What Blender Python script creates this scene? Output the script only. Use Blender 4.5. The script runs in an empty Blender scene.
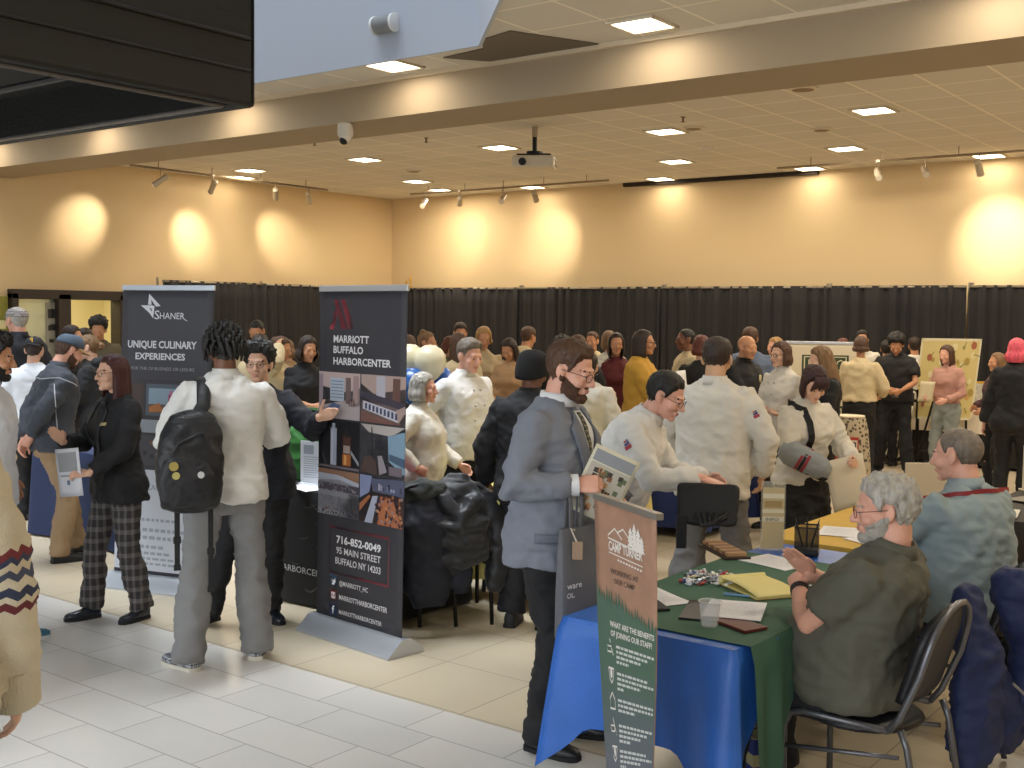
import bpy, bmesh, math, random
import numpy as np
from mathutils import Vector, Matrix, noise
from mathutils.bvhtree import BVHTree
V = Vector
R_ = math.radians
random.seed(7)
SC = bpy.context.scene
COL = SC.collection

# ---------------------------------------------------------------- camera
F_PX, PITCH, ROLL, YAW, CAMH = 1148.49, -0.06152056, 0.01242942, 0.65145479, 1.9
def _cam_axes():
    fw = V((0, math.cos(PITCH), math.sin(PITCH))); r0 = V((1, 0, 0)); u0 = r0.cross(fw)
    r = math.cos(ROLL) * r0 + math.sin(ROLL) * u0
    u = -math.sin(ROLL) * r0 + math.cos(ROLL) * u0
    rz = Matrix.Rotation(YAW, 3, 'Z')
    return rz @ r, rz @ u, rz @ fw
CR, CU, CF = _cam_axes()
CP = V((0, 0, CAMH))
cam_d = bpy.data.cameras.new('camera')
cam_d.sensor_width = 36; cam_d.lens = F_PX / 1024 * 36; cam_d.clip_start = 0.05
cam = bpy.data.objects.new('camera', cam_d); COL.objects.link(cam)
cam.matrix_world = Matrix(((CR.x, CU.x, -CF.x, CP.x), (CR.y, CU.y, -CF.y, CP.y), (CR.z, CU.z, -CF.z, CP.z), (0, 0, 0, 1)))
SC.camera = cam

# ---------------------------------------------------------------- world, exposure
SC.view_settings.view_transform = 'Standard'
SC.view_settings.look = 'None'
SC.view_settings.gamma = 1.0
SC.view_settings.use_curve_mapping = False
SC.view_settings.exposure = 0.0
W = bpy.data.worlds.new('daylight'); SC.world = W; W.use_nodes = True
bg = W.node_tree.nodes['Background']
bg.inputs[0].default_value = (0.80, 0.90, 1.0, 1); bg.inputs[1].default_value = 0.55

def lamp(kind, name, loc, power, color, size=0.3, target=None, spot=None, blend=0.5):
    d = bpy.data.lights.new(name, kind); d.energy = power; d.color = color
    if kind == 'AREA':
        d.shape = 'SQUARE'; d.size = size
    else:
        d.shadow_soft_size = size
    if kind == 'SPOT':
        d.spot_size = spot; d.spot_blend = blend
    o = bpy.data.objects.new(name, d); COL.objects.link(o); o.location = loc
    if target is not None:
        o.rotation_euler = (V(target) - V(loc)).to_track_quat('-Z', 'Y').to_euler()
    return o
WARM = (1.0, 0.87, 0.68)
CEIL = 4.1
# the atrium's roof glazing, high above the open well, and an added fill lamp behind the camera
sky = lamp('AREA', 'atrium_roof_daylight', (-7.5, 2.0, 11.0), 760, (0.88, 0.94, 1.0), 8.0, (-5.8, 2.0, 0)); sky.data.spread = R_(62)
front_fill = lamp('AREA', 'added_front_fill', (-3.0, -5.8, 3.6), 820, (0.90, 0.95, 1.0), 12.0, (-5.0, 6.0, 1.2)); front_fill.data.shape = 'RECTANGLE'; front_fill.data.size_y = 5.0

# ---------------------------------------------------------------- projection helpers (plan positions only)
def ray(x, y):
    return CF + CR * ((x - 512) / F_PX) - CU * ((y - 384) / F_PX)
def at_depth(u, d):            # floor plan point seen in column u at distance d
    p = CP + ray(u, 340) * d
    return V((p.x, p.y, 0))
def on_z(x, y, z=0.0):
    d = ray(x, y); return CP + d * ((z - CAMH) / d.z)
def z_at(u, y, d):
    return (CP + ray(u, y) * d).z

# ---------------------------------------------------------------- materials
def lin(h):
    if isinstance(h, (tuple, list)): c = [v / 255 for v in h[:3]]
    else: c = [int(h[i:i + 2], 16) / 255 for i in (0, 2, 4)]
    return tuple((v / 12.92 if v <= 0.04045 else ((v + 0.055) / 1.055) ** 2.4) for v in c) + (1.0,)
_M = {}
def mat(name, col, rough=0.6, metal=0.0, bump=0.0, bscale=40.0, var=0.0, vscale=6.0, emit=0.0, trans=0.0, alpha=1.0, sheen=0.0, stretch=None, spec=None):
    if name in _M: return _M[name]
    m = bpy.data.materials.new(name); m.use_nodes = True; nt = m.node_tree
    b = nt.nodes['Principled BSDF']
    c = lin(col)
    b.inputs['Base Color'].default_value = c
    b.inputs['Roughness'].default_value = rough; b.inputs['Metallic'].default_value = metal
    if spec is not None: b.inputs['Specular IOR Level'].default_value = spec
    if trans: b.inputs['Transmission Weight'].default_value = trans; b.inputs['IOR'].default_value = 1.3
    if alpha < 1: b.inputs['Alpha'].default_value = alpha
    if sheen: b.inputs['Sheen Weight'].default_value = sheen
    if emit:
        b.inputs['Emission Color'].default_value = c; b.inputs['Emission Strength'].default_value = emit
    if bump or var:
        tc = nt.nodes.new('ShaderNodeTexCoord'); mp = nt.nodes.new('ShaderNodeMapping')
        nt.links.new(tc.outputs['Object'], mp.inputs[0])
        if stretch: mp.inputs['Scale'].default_value = stretch
    if bump:
        n = nt.nodes.new('ShaderNodeTexNoise'); n.inputs['Scale'].default_value = bscale; n.inputs['Detail'].default_value = 3
        bp = nt.nodes.new('ShaderNodeBump'); bp.inputs['Strength'].default_value = bump; bp.inputs['Distance'].default_value = 0.01
        nt.links.new(mp.outputs[0], n.inputs['Vector']); nt.links.new(n.outputs[0], bp.inputs['Height']); nt.links.new(bp.outputs[0], b.inputs['Normal'])
    if var:
        n = nt.nodes.new('ShaderNodeTexNoise'); n.inputs['Scale'].default_value = vscale; n.inputs['Detail'].default_value = 4
        cr = nt.nodes.new('ShaderNodeValToRGB')
        cr.color_ramp.elements[0].position = 0.3; cr.color_ramp.elements[1].position = 0.7
        cr.color_ramp.elements[0].color = tuple(v * (1 - var) for v in c[:3]) + (1,)
        cr.color_ramp.elements[1].color = tuple(min(1, v * (1 + var)) for v in c[:3]) + (1,)
        nt.links.new(mp.outputs[0], n.inputs['Vector']); nt.links.new(n.outputs[0], cr.inputs[0]); nt.links.new(cr.outputs[0], b.inputs['Base Color'])
    _M[name] = m
    return m
class Nodes:                   # tiny helper for procedural node graphs
    def __init__(s, m): s.nt = m.node_tree; s.b = s.nt.nodes['Principled BSDF']
    def new(s, t, **kw):
        n = s.nt.nodes.new(t)
        for k, v in kw.items(): setattr(n, k, v)
        return n
    def link(s, a, b): s.nt.links.new(a, b)
    def math(s, op, a, b=None):
        n = s.new('ShaderNodeMath', operation=op)
        for i, v in enumerate((a, b)):
            if v is None: continue
            if hasattr(v, 'is_linked'): s.link(v, n.inputs[i])
            else: n.inputs[i].default_value = v
        return n.outputs[0]
    def mix(s, fac, a, b):
        n = s.new('ShaderNodeMix', data_type='RGBA')
        for i, v in ((0, fac), (6, a), (7, b)):
            if hasattr(v, 'is_linked'): s.link(v, n.inputs[i])
            else: n.inputs[i].default_value = v
        return n.outputs[2]
    def coords(s):
        t = s.new('ShaderNodeTexCoord'); x = s.new('ShaderNodeSeparateXYZ'); s.link(t.outputs['Object'], x.inputs[0])
        return x.outputs, t.outputs['Object']
def brick_mat(name, c1, c2, mortar, bw, rh, off, msize, rough, shift=(0, 0), freq=2, bump=0.3, spots=0.0):
    m = mat(name, c1, rough); n = Nodes(m)
    _, co = n.coords()
    mp = n.new('ShaderNodeMapping'); mp.inputs['Location'].default_value = (shift[0], shift[1], 0); n.link(co, mp.inputs[0])
    br = n.new('ShaderNodeTexBrick'); br.offset = off; br.offset_frequency = freq; br.squash = 1.0
    br.inputs['Scale'].default_value = 1; br.inputs['Brick Width'].default_value = bw; br.inputs['Row Height'].default_value = rh
    br.inputs['Mortar Size'].default_value = msize; br.inputs['Mortar Smooth'].default_value = 0.2; br.inputs['Bias'].default_value = 0
    br.inputs['Color1'].default_value = lin(c1); br.inputs['Color2'].default_value = lin(c2); br.inputs['Mortar'].default_value = lin(mortar)
    n.link(mp.outputs[0], br.inputs['Vector'])
    ns = n.new('ShaderNodeTexNoise'); ns.inputs['Scale'].default_value = 3.0 if not spots else spots; ns.inputs['Detail'].default_value = 6
    n.link(co, ns.inputs['Vector'])
    f = n.math('MULTIPLY', n.math('SUBTRACT', ns.outputs[0], 0.35), 0.45)
    dk = n.new('ShaderNodeMix', data_type='RGBA', blend_type='MULTIPLY')
    n.link(f, dk.inputs[0]); n.link(br.outputs['Color'], dk.inputs[6]); dk.inputs[7].default_value = (0.72, 0.70, 0.68, 1)
    n.link(dk.outputs[2], n.b.inputs['Base Color'])
    bp = n.new('ShaderNodeBump'); bp.inputs['Strength'].default_value = bump; bp.inputs['Distance'].default_value = 0.004; bp.invert = True
    n.link(br.outputs['Fac'], bp.inputs['Height']); n.link(bp.outputs[0], n.b.inputs['Normal'])
    return m

# ---------------------------------------------------------------- geometry accumulator
def empty(name, loc=(0, 0, 0), rz=0.0):
    o = bpy.data.objects.new(name, None); COL.objects.link(o); o.location = loc; o.rotation_euler = (0, 0, rz)
    o.empty_display_size = 0.1
    return o
def tag(o, label=None, cat=None, group=None, kind=None):
    if label: o['label'] = label
    if cat: o['category'] = cat
    if group: o['group'] = group
    if kind: o['kind'] = kind
    return o
def thing(name, label, cat, loc=(0, 0, 0), rz=0.0, group=None):
    return tag(empty(name, loc, rz), label, cat, group)

class G:
    def __init__(s): s.v = []; s.f = []; s.m = []; s.x = Matrix.Identity(4)
    def at(s, m=None): s.x = m or Matrix.Identity(4); return s
    def add(s, vs, fs, mi=0):
        o = len(s.v)
        s.v += [tuple(s.x @ V(p)) for p in vs]; s.f += [tuple(i + o for i in f) for f in fs]; s.m += [mi] * len(fs)
        return s
    def box(s, c, d, mi=0, rot=None):
        hx, hy, hz = d[0] / 2, d[1] / 2, d[2] / 2
        vs = [V((x, y, z)) for x in (-hx, hx) for y in (-hy, hy) for z in (-hz, hz)]
        if rot is not None: vs = [rot @ p for p in vs]
        vs = [p + V(c) for p in vs]
        return s.add(vs, [(0, 1, 3, 2), (4, 6, 7, 5), (0, 4, 5, 1), (2, 3, 7, 6), (0, 2, 6, 4), (1, 5, 7, 3)], mi)
    def rings(s, rings, mi=0, cap=True, closed=False):
        n = len(rings[0]); vs = [p for r in rings for p in r]; fs = []
        for i in range(len(rings) - 1 + (1 if closed else 0)):
            a = i * n; b = ((i + 1) % len(rings)) * n
            for j in range(n):
                k = (j + 1) % n; fs.append((a + j, a + k, b + k, b + j))
        if cap and not closed:
            fs.append(tuple(reversed(range(n)))); fs.append(tuple(range((len(rings) - 1) * n, len(rings) * n)))
        return s.add(vs, fs, mi)
    def tube(s, pts, rad, n=10, mi=0, flat=1.0, hint=None, round_ends=False, closed=False):
        pts = [V(p) for p in pts]
        if not isinstance(rad, (list, tuple)): rad = [rad] * len(pts)
        rad = list(rad)
        if round_ends and not closed:
            d0 = (pts[0] - pts[1]).normalized(); d1 = (pts[-1] - pts[-2]).normalized()
            pts = [pts[0] + d0 * rad[0] * 0.75] + pts + [pts[-1] + d1 * rad[-1] * 0.75]
            rad = [rad[0] * 0.6] + rad + [rad[-1] * 0.6]
        R = []; prev = None
        for i, p in enumerate(pts):
            if closed: t = (pts[(i + 1) % len(pts)] - pts[i - 1])
            elif i == 0: t = pts[1] - p
            elif i == len(pts) - 1: t = p - pts[-2]
            else: t = (pts[i + 1] - p).normalized() + (p - pts[i - 1]).normalized()
            t = t.normalized() if t.length > 1e-9 else V((0, 0, 1))
            if prev is None:
                h = V(hint) if hint else (V((1, 0, 0)) if abs(t.x) < 0.8 else V((0, 1, 0)))
            else: h = prev
            a = (h - t * h.dot(t)); a = a.normalized() if a.length > 1e-6 else t.orthogonal().normalized()
            prev = a; b = t.cross(a); r = rad[i]
            R.append([p + a * (math.cos(k * 2 * math.pi / n) * r) + b * (math.sin(k * 2 * math.pi / n) * r * flat) for k in range(n)])
        return s.rings(R, mi, closed=closed)
    def ell(s, c, r, rot=None, nu=16, nv=10, mi=0):
        if not isinstance(r, (list, tuple)): r = (r, r, r)
        vs = []; fs = []
        for i in range(1, nv):
            a = math.pi * i / nv
            for j in range(nu):
                b = 2 * math.pi * j / nu
                vs.append(V((math.sin(a) * math.cos(b) * r[0], math.sin(a) * math.sin(b) * r[1], math.cos(a) * r[2])))
        T = len(vs); vs += [V((0, 0, r[2])), V((0, 0, -r[2]))]
        for i in range(nv - 2):
            for j in range(nu):
                k = (j + 1) % nu; fs.append((i * nu + j, (i + 1) * nu + j, (i + 1) * nu + k, i * nu + k))
        for j in range(nu):
            k = (j + 1) % nu; fs.append((T, j, k)); fs.append((T + 1, (nv - 2) * nu + k, (nv - 2) * nu + j))
        if rot is not None: vs = [rot @ p for p in vs]
        return s.add([p + V(c) for p in vs], fs, mi)
    def lathe(s, prof, c=(0, 0, 0), n=20, mi=0):
        return s.rings([[V(c) + V((math.cos(k * 2 * math.pi / n) * r, math.sin(k * 2 * math.pi / n) * r, z)) for k in range(n)] for r, z in prof], mi)
    def prism(s, pts, lo, hi, mi=0, fn=None):      # outline in 2-D, extruded
        fn = fn or (lambda x, y, z: V((x, y, z)))
        n = len(pts)
        vs = [fn(x, y, lo) for x, y in pts] + [fn(x, y, hi) for x, y in pts]
        fs = [tuple(reversed(range(n))), tuple(range(n, 2 * n))] + [(i, (i + 1) % n, (i + 1) % n + n, i + n) for i in range(n)]
        return s.add(vs, fs, mi)
    def grid(s, fn, nu, nv, mi=0, closed=False):
        vs = [fn(i / nu, j / nv) for j in range(nv + 1) for i in range(nu + 1)]
        fs = [(j * (nu + 1) + i, j * (nu + 1) + i + 1, (j + 1) * (nu + 1) + i + 1, (j + 1) * (nu + 1) + i) for j in range(nv) for i in range(nu)]
        return s.add(vs, fs, mi)
    def build(s, name, mats, parent=None, loc=None, smooth=False, bevel=0.0, solid=0.0, fix=True):
        me = bpy.data.meshes.new(name); me.from_pydata(s.v, [], s.f)
        if not isinstance(mats, (list, tuple)): mats = [mats]
        for m in mats: me.materials.append(m)
        if len(mats) > 1: me.polygons.foreach_set('material_index', s.m)
        if fix or bevel or solid:
            bm = bmesh.new(); bm.from_mesh(me)
            if fix: bmesh.ops.recalc_face_normals(bm, faces=bm.faces)
            if bevel:
                ed = [e for e in bm.edges if len(e.link_faces) == 2 and e.calc_face_angle(0) > 0.6]
                bmesh.ops.bevel(bm, geom=ed, offset=bevel, segments=2, profile=0.5, affect='EDGES', clamp_overlap=True)
            if solid: bmesh.ops.solidify(bm, geom=bm.faces, thickness=solid)
            bm.to_mesh(me); bm.free()
        if smooth:
            me.polygons.foreach_set('use_smooth', [True] * len(me.polygons))
            if smooth == 'auto':
                try: me.set_sharp_from_angle(angle=0.7)
                except Exception: pass
        o = bpy.data.objects.new(name, me); COL.objects.link(o)
        if parent is not None: o.parent = parent
        if loc is not None: o.location = loc
        return o
def raw_object(name, v, f, mats, parent=None, fm=None, smooth=True):
    me = bpy.data.meshes.new(name)
    v = np.asarray(v, np.float32)
    me.from_pydata([tuple(p) for p in v.tolist()], [], f)
    for m in (mats if isinstance(mats, (list, tuple)) else [mats]): me.materials.append(m)
    if fm is not None: me.polygons.foreach_set('material_index', np.asarray(fm, np.int32))
    if smooth: me.polygons.foreach_set('use_smooth', [True] * len(me.polygons))
    me.update()
    o = bpy.data.objects.new(name, me); COL.objects.link(o)
    if parent is not None: o.parent = parent
    return o
def remesh(g, voxel, iters=3, fac=0.5):           # union of closed volumes -> one skin; returns numpy verts, quad list
    me = bpy.data.meshes.new('tmp'); me.from_pydata(g.v, [], g.f)
    bm = bmesh.new(); bm.from_mesh(me); bmesh.ops.recalc_face_normals(bm, faces=bm.faces); bm.to_mesh(me); bm.free()
    o = bpy.data.objects.new('tmp', me); TMP.objects.link(o)
    md = o.modifiers.new('r', 'REMESH'); md.mode = 'VOXEL'; md.voxel_size = voxel
    if iters:
        ms = o.modifiers.new('s', 'SMOOTH'); ms.factor = fac; ms.iterations = iters
    dg = bpy.context.evaluated_depsgraph_get(); ev = o.evaluated_get(dg); em = ev.to_mesh()
    n = len(em.vertices); v = np.empty(n * 3, np.float32); em.vertices.foreach_get('co', v); v = v.reshape(-1, 3)
    f = [tuple(p.vertices) for p in em.polygons]
    ev.to_mesh_clear(); bpy.data.objects.remove(o); bpy.data.meshes.remove(me)
    return v.astype(np.float64), f
TMP = COL
def vnormals(v, f):
    nr = np.zeros_like(v)
    q = np.array([t if len(t) == 4 else (t[0], t[1], t[2], t[2]) for t in f])
    c = np.cross(v[q[:, 2]] - v[q[:, 0]], v[q[:, 3]] - v[q[:, 1]])
    for k in range(4): np.add.at(nr, q[:, k], c)
    l = np.linalg.norm(nr, axis=1, keepdims=True); l[l == 0] = 1
    return nr / l

def text_geo(s, bold=0.0, cond=1.0):
    cu = bpy.data.curves.new('t', 'FONT'); cu.body = s; cu.size = 1.0; cu.offset = bold; cu.resolution_u = 2
    o = bpy.data.objects.new('t', cu); COL.objects.link(o)
    dg = bpy.context.evaluated_depsgraph_get(); ev = o.evaluated_get(dg); em = ev.to_mesh()
    vs = [tuple(p.co) for p in em.vertices]; fs = [tuple(p.vertices) for p in em.polygons]
    ev.to_mesh_clear(); bpy.data.objects.remove(o); bpy.data.curves.remove(cu)
    if not vs: return [], []
    x0 = min(p[0] for p in vs); x1 = max(p[0] for p in vs)
    return [((p[0] - x0) / (x1 - x0), p[1] / 0.7) for p in vs], fs          # x in 0..1, cap height ~1
class Art:                     # flat printed artwork mapped onto a surface fn(u, v, off) -> point
    def __init__(s, fn): s.fn = fn; s.g = G(); s.mats = []; s.k = 0
    def mi(s, m):
        if m not in s.mats: s.mats.append(m)
        return s.mats.index(m)
    def poly(s, pts, m, lift=0):
        o = 0.002 + lift * 0.0006
        s.g.add([s.fn(x, y, o) for x, y in pts], [tuple(range(len(pts)))], s.mi(m))
    def rect(s, x0, y0, x1, y1, m, lift=0, n=1):
        for i in range(n):
            a, b = x0 + (x1 - x0) * i / n, x0 + (x1 - x0) * (i + 1) / n
            s.poly([(a, y0), (b, y0), (b, y1), (a, y1)], m, lift)
    def frame(s, x0, y0, x1, y1, w, m, lift=0):
        for a in ((x0, y0, x1, y0 + w), (x0, y1 - w, x1, y1), (x0, y0, x0 + w, y1), (x1 - w, y0, x1, y1)): s.rect(*a, m, lift)
    def line(s, pts, w, m, lift=0):
        for (xa, ya), (xb, yb) in zip(pts[:-1], pts[1:]):
            l = math.hypot(xb - xa, yb - ya) or 1; nx, ny = -(yb - ya) / l * w / 2, (xb - xa) / l * w / 2
            s.poly([(xa + nx, ya + ny), (xb + nx, yb + ny), (xb - nx, yb - ny), (xa - nx, ya - ny)], m, lift)
    def disc(s, x, y, r, m, lift=0, n=14):
        s.poly([(x + r * math.cos(k * 2 * math.pi / n), y + r * math.sin(k * 2 * math.pi / n)) for k in range(n)], m, lift)
    def text(s, t, x, y, h, w, m, bold=0.0, lift=1, slant=0.0):
        vs, fs = text_geo(t, bold)
        s.g.add([s.fn(x + a * w + slant * b * h, y + b * h, 0.002 + lift * 0.0006) for a, b in vs], fs, s.mi(m))
    def build(s, name, parent): return s.g.build(name, s.mats, parent, fix=False)
# ================================================================ PEOPLE
def rotx(a): return Matrix.Rotation(a, 3, 'X')
def roty(a): return Matrix.Rotation(a, 3, 'Y')
def rotz(a): return Matrix.Rotation(a, 3, 'Z')
def lerp(a, b, t): return a + (b - a) * t
def interp(tab, x):
    if x <= tab[0][0]: return tab[0][1:]
    for a, b in zip(tab[:-1], tab[1:]):
        if x <= b[0]:
            t = (x - a[0]) / (b[0] - a[0]); return tuple(lerp(p, q, t) for p, q in zip(a[1:], b[1:]))
    return tab[-1][1:]

def make_head(voxel):
    g = G()
    g.ell((0, -0.012, 0.030), (0.077, 0.099, 0.087)); g.ell((0, 0.022, -0.020), (0.064, 0.073, 0.078))
    g.ell((0, 0.030, -0.070), (0.050, 0.056, 0.044)); g.ell((0, 0.070, -0.098), (0.025, 0.023, 0.020))
    g.ell((0, 0.079, 0.021), (0.050, 0.018, 0.013))
    g.tube([(0, 0.088, 0.014), (0, 0.103, -0.012), (0, 0.113, -0.034)], [0.0085, 0.0105, 0.0135], 10, round_ends=True)
    for s in (-1, 1):
        g.ell((s * 0.012, 0.100, -0.037), 0.0095); g.ell((s * 0.040, 0.060, -0.032), (0.026, 0.028, 0.026))
        g.ell((s * 0.079, -0.010, -0.006), (0.010, 0.020, 0.033), rotx(0.25) @ rotz(s * 0.35)); g.ell((s * 0.077, -0.002, -0.028), (0.008, 0.011, 0.014))
        g.ell((s * 0.031, 0.084, 0.0068), (0.019, 0.0115, 0.0058), roty(s * 0.15)); g.ell((s * 0.031, 0.080, -0.012), (0.018, 0.0105, 0.0055))
    g.ell((0, 0.092, -0.0615), (0.024, 0.011, 0.0058)); g.ell((0, 0.090, -0.0715), (0.020, 0.0115, 0.0066))
    g.tube([(0, -0.020, -0.03), (0, -0.036, -0.13)], [0.052, 0.053], 14)
    return remesh(g, voxel, 2, 0.4)
HEADS = {}
def head_template(voxel):
    if voxel not in HEADS: HEADS[voxel] = make_head(voxel)
    return HEADS[voxel]

CURL = {'relax': (18, 28, 20), 'flat': (4, 6, 4), 'grip': (48, 58, 35), 'fist': (78, 92, 55), 'spread': (6, 14, 10), 'pinch': (42, 42, 24)}
HANDS = {}
def hand_template(pose, voxel):
    k = (pose, voxel)
    if k in HANDS: return HANDS[k]
    g = G(); c = [R_(a) for a in CURL[pose]]; spread = 9 if pose == 'spread' else 2.5
    R = []
    for y, w, t in ((-0.02, 0.027, 0.020), (0.012, 0.031, 0.0165), (0.05, 0.040, 0.0155), (0.085, 0.042, 0.013), (0.100, 0.039, 0.010)):
        R.append([V((math.cos(a) * w, y, math.sin(a) * t)) for a in [k * 2 * math.pi / 16 for k in range(16)]])
    g.rings(R)
    for i, (x, L, r) in enumerate(((-0.031, 0.072, 0.0085), (-0.0105, 0.081, 0.0088), (0.0105, 0.075, 0.0083), (0.030, 0.060, 0.0075))):
        p = V((x, 0.088 - abs(x) * 0.15, 0)); yaw = R_(-(i - 1.5) * spread); a = 0; pts = [p - V((0, 0.02, 0)), p]
        for seg, ca in zip((0.46, 0.31, 0.23), c):
            a += ca * (1 + 0.10 * (i - 1.5) * (1 if pose in ('relax', 'grip') else 0))
            d = V((math.sin(yaw) * math.cos(a), math.cos(yaw) * math.cos(a), -math.sin(a))); p = p + d * L * seg; pts.append(p)
        g.tube(pts, [r, r * 1.02, r * 0.98, r * 0.92, r * 0.78], 8, round_ends=True)
    if pose in ('fist', 'grip'): tp = [(-0.022, 0.018, -0.004), (-0.043, 0.048, -0.018), (-0.036, 0.075, -0.040), (-0.014, 0.086, -0.050)]
    elif pose == 'pinch': tp = [(-0.022, 0.018, -0.004), (-0.046, 0.050, -0.022), (-0.046, 0.084, -0.036), (-0.036, 0.108, -0.042)]
    elif pose == 'spread': tp = [(-0.020, 0.016, -0.002), (-0.050, 0.038, -0.006), (-0.078, 0.060, -0.010), (-0.096, 0.080, -0.012)]
    else: tp = [(-0.022, 0.018, -0.003), (-0.045, 0.045, -0.010), (-0.056, 0.076, -0.018), (-0.056, 0.100, -0.024)]
    g.tube(tp, [0.014, 0.0118, 0.0098, 0.0078], 8, round_ends=True)
    HANDS[k] = remesh(g, voxel, 1, 0.4)
    return HANDS[k]

TORSO = [(0.80, .150, .100, -.015), (0.86, .165, .112, -.015), (0.93, .174, .120, -.015), (1.00, .166, .113, -.006), (1.08, .158, .106, 0), (1.18, .163, .113, 0.003),
         (1.28, .176, .121, .004), (1.36, .184, .115, -.003), (1.42, .170, .092, -.014), (1.465, .118, .072, -.016), (1.50, .068, .064, -.010)]
def torso_at(z, fem, fat):
    hw, hd, yo = interp(TORSO, z)
    if fem:
        hw += interp([(0.8, .004), (0.93, .008), (1.08, -.022), (1.28, -.024), (1.42, -.024), (1.5, -.012)], z)[0]
        b = math.exp(-((z - 1.27) / 0.06) ** 2); hd += 0.016 * b - .008; yo += 0.018 * b
    if fat:
        b = math.exp(-((z - 1.06) / 0.16) ** 2); c = math.exp(-((z - 1.25) / 0.22) ** 2)
        hw += fat * (0.045 * b + .022 * c); hd += fat * (0.060 * b + .025 * c); yo += fat * 0.040 * b
    return hw, hd, yo
def super_ring(c, ax, ay, n=22, e=2.5):
    out = []
    for k in range(n):
        a = 2 * math.pi * k / n; ca, sa = math.cos(a), math.sin(a)
        x = math.copysign(abs(ca) ** (2 / e), ca); y = math.copysign(abs(sa) ** (2 / e), sa)
        out.append(c + ax * x + ay * y)
    return out
def ik(a, t, l1, l2, pole):
    d = t - a; L = d.length
    mx = (l1 + l2) * 0.998
    if L > mx: t = a + d * (mx / L); d = t - a; L = mx
    L = max(L, abs(l1 - l2) + 1e-3)
    x = (l1 * l1 - l2 * l2 + L * L) / (2 * L); h = math.sqrt(max(l1 * l1 - x * x, 0)); u = d.normalized()
    p = (pole - u * pole.dot(u)); p = p.normalized() if p.length > 1e-6 else u.orthogonal().normalized()
    return a + u * x + p * h, t

class Person: pass
SKIN = {'light': 'e0b195', 'pink': 'dca58e', 'tan': 'c08a66', 'brown': '7a4f38', 'olive': 'cda07c'}
HAIRC = {'black': '15120f', 'darkbrown': '2e1f17', 'brown': '4f3422', 'auburn': '421a16', 'blond': 'a8814f', 'grey': 'a9a49b', 'greybrown': '6f6459', 'red': '5d2a1a', 'pink': 'e0566a', 'dirtyblond': '7b5c3c', 'maroon': '33181a', 'salt': '4a433d'}

def hairline(th):               # th = angle from the face, degrees -> lowest z of hair
    return interp([(0, .068), (28, .066), (48, .045), (62, .012), (76, -.012), (84, .022), (100, .026), (112, -.020), (125, -.060), (180, -.078)], th)[0]
def cloth_noise(v, nr, amp, seed, zs=1.0):
    out = v.copy(); s = seed * 3.7
    for i in range(len(v)):
        x, y, z = v[i]
        a = noise.noise((x * 8 + s, y * 8 + z * 3, z * 9 * zs)); b = noise.noise((x * 13 + z * 9, y * 13 + s, z * 24 * zs))
        d = (1 - abs(a) * 3.2) * 0.75 + (1 - abs(b) * 3.0) * 0.5
        out[i] += nr[i] * (amp * d)
    return out

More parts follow.
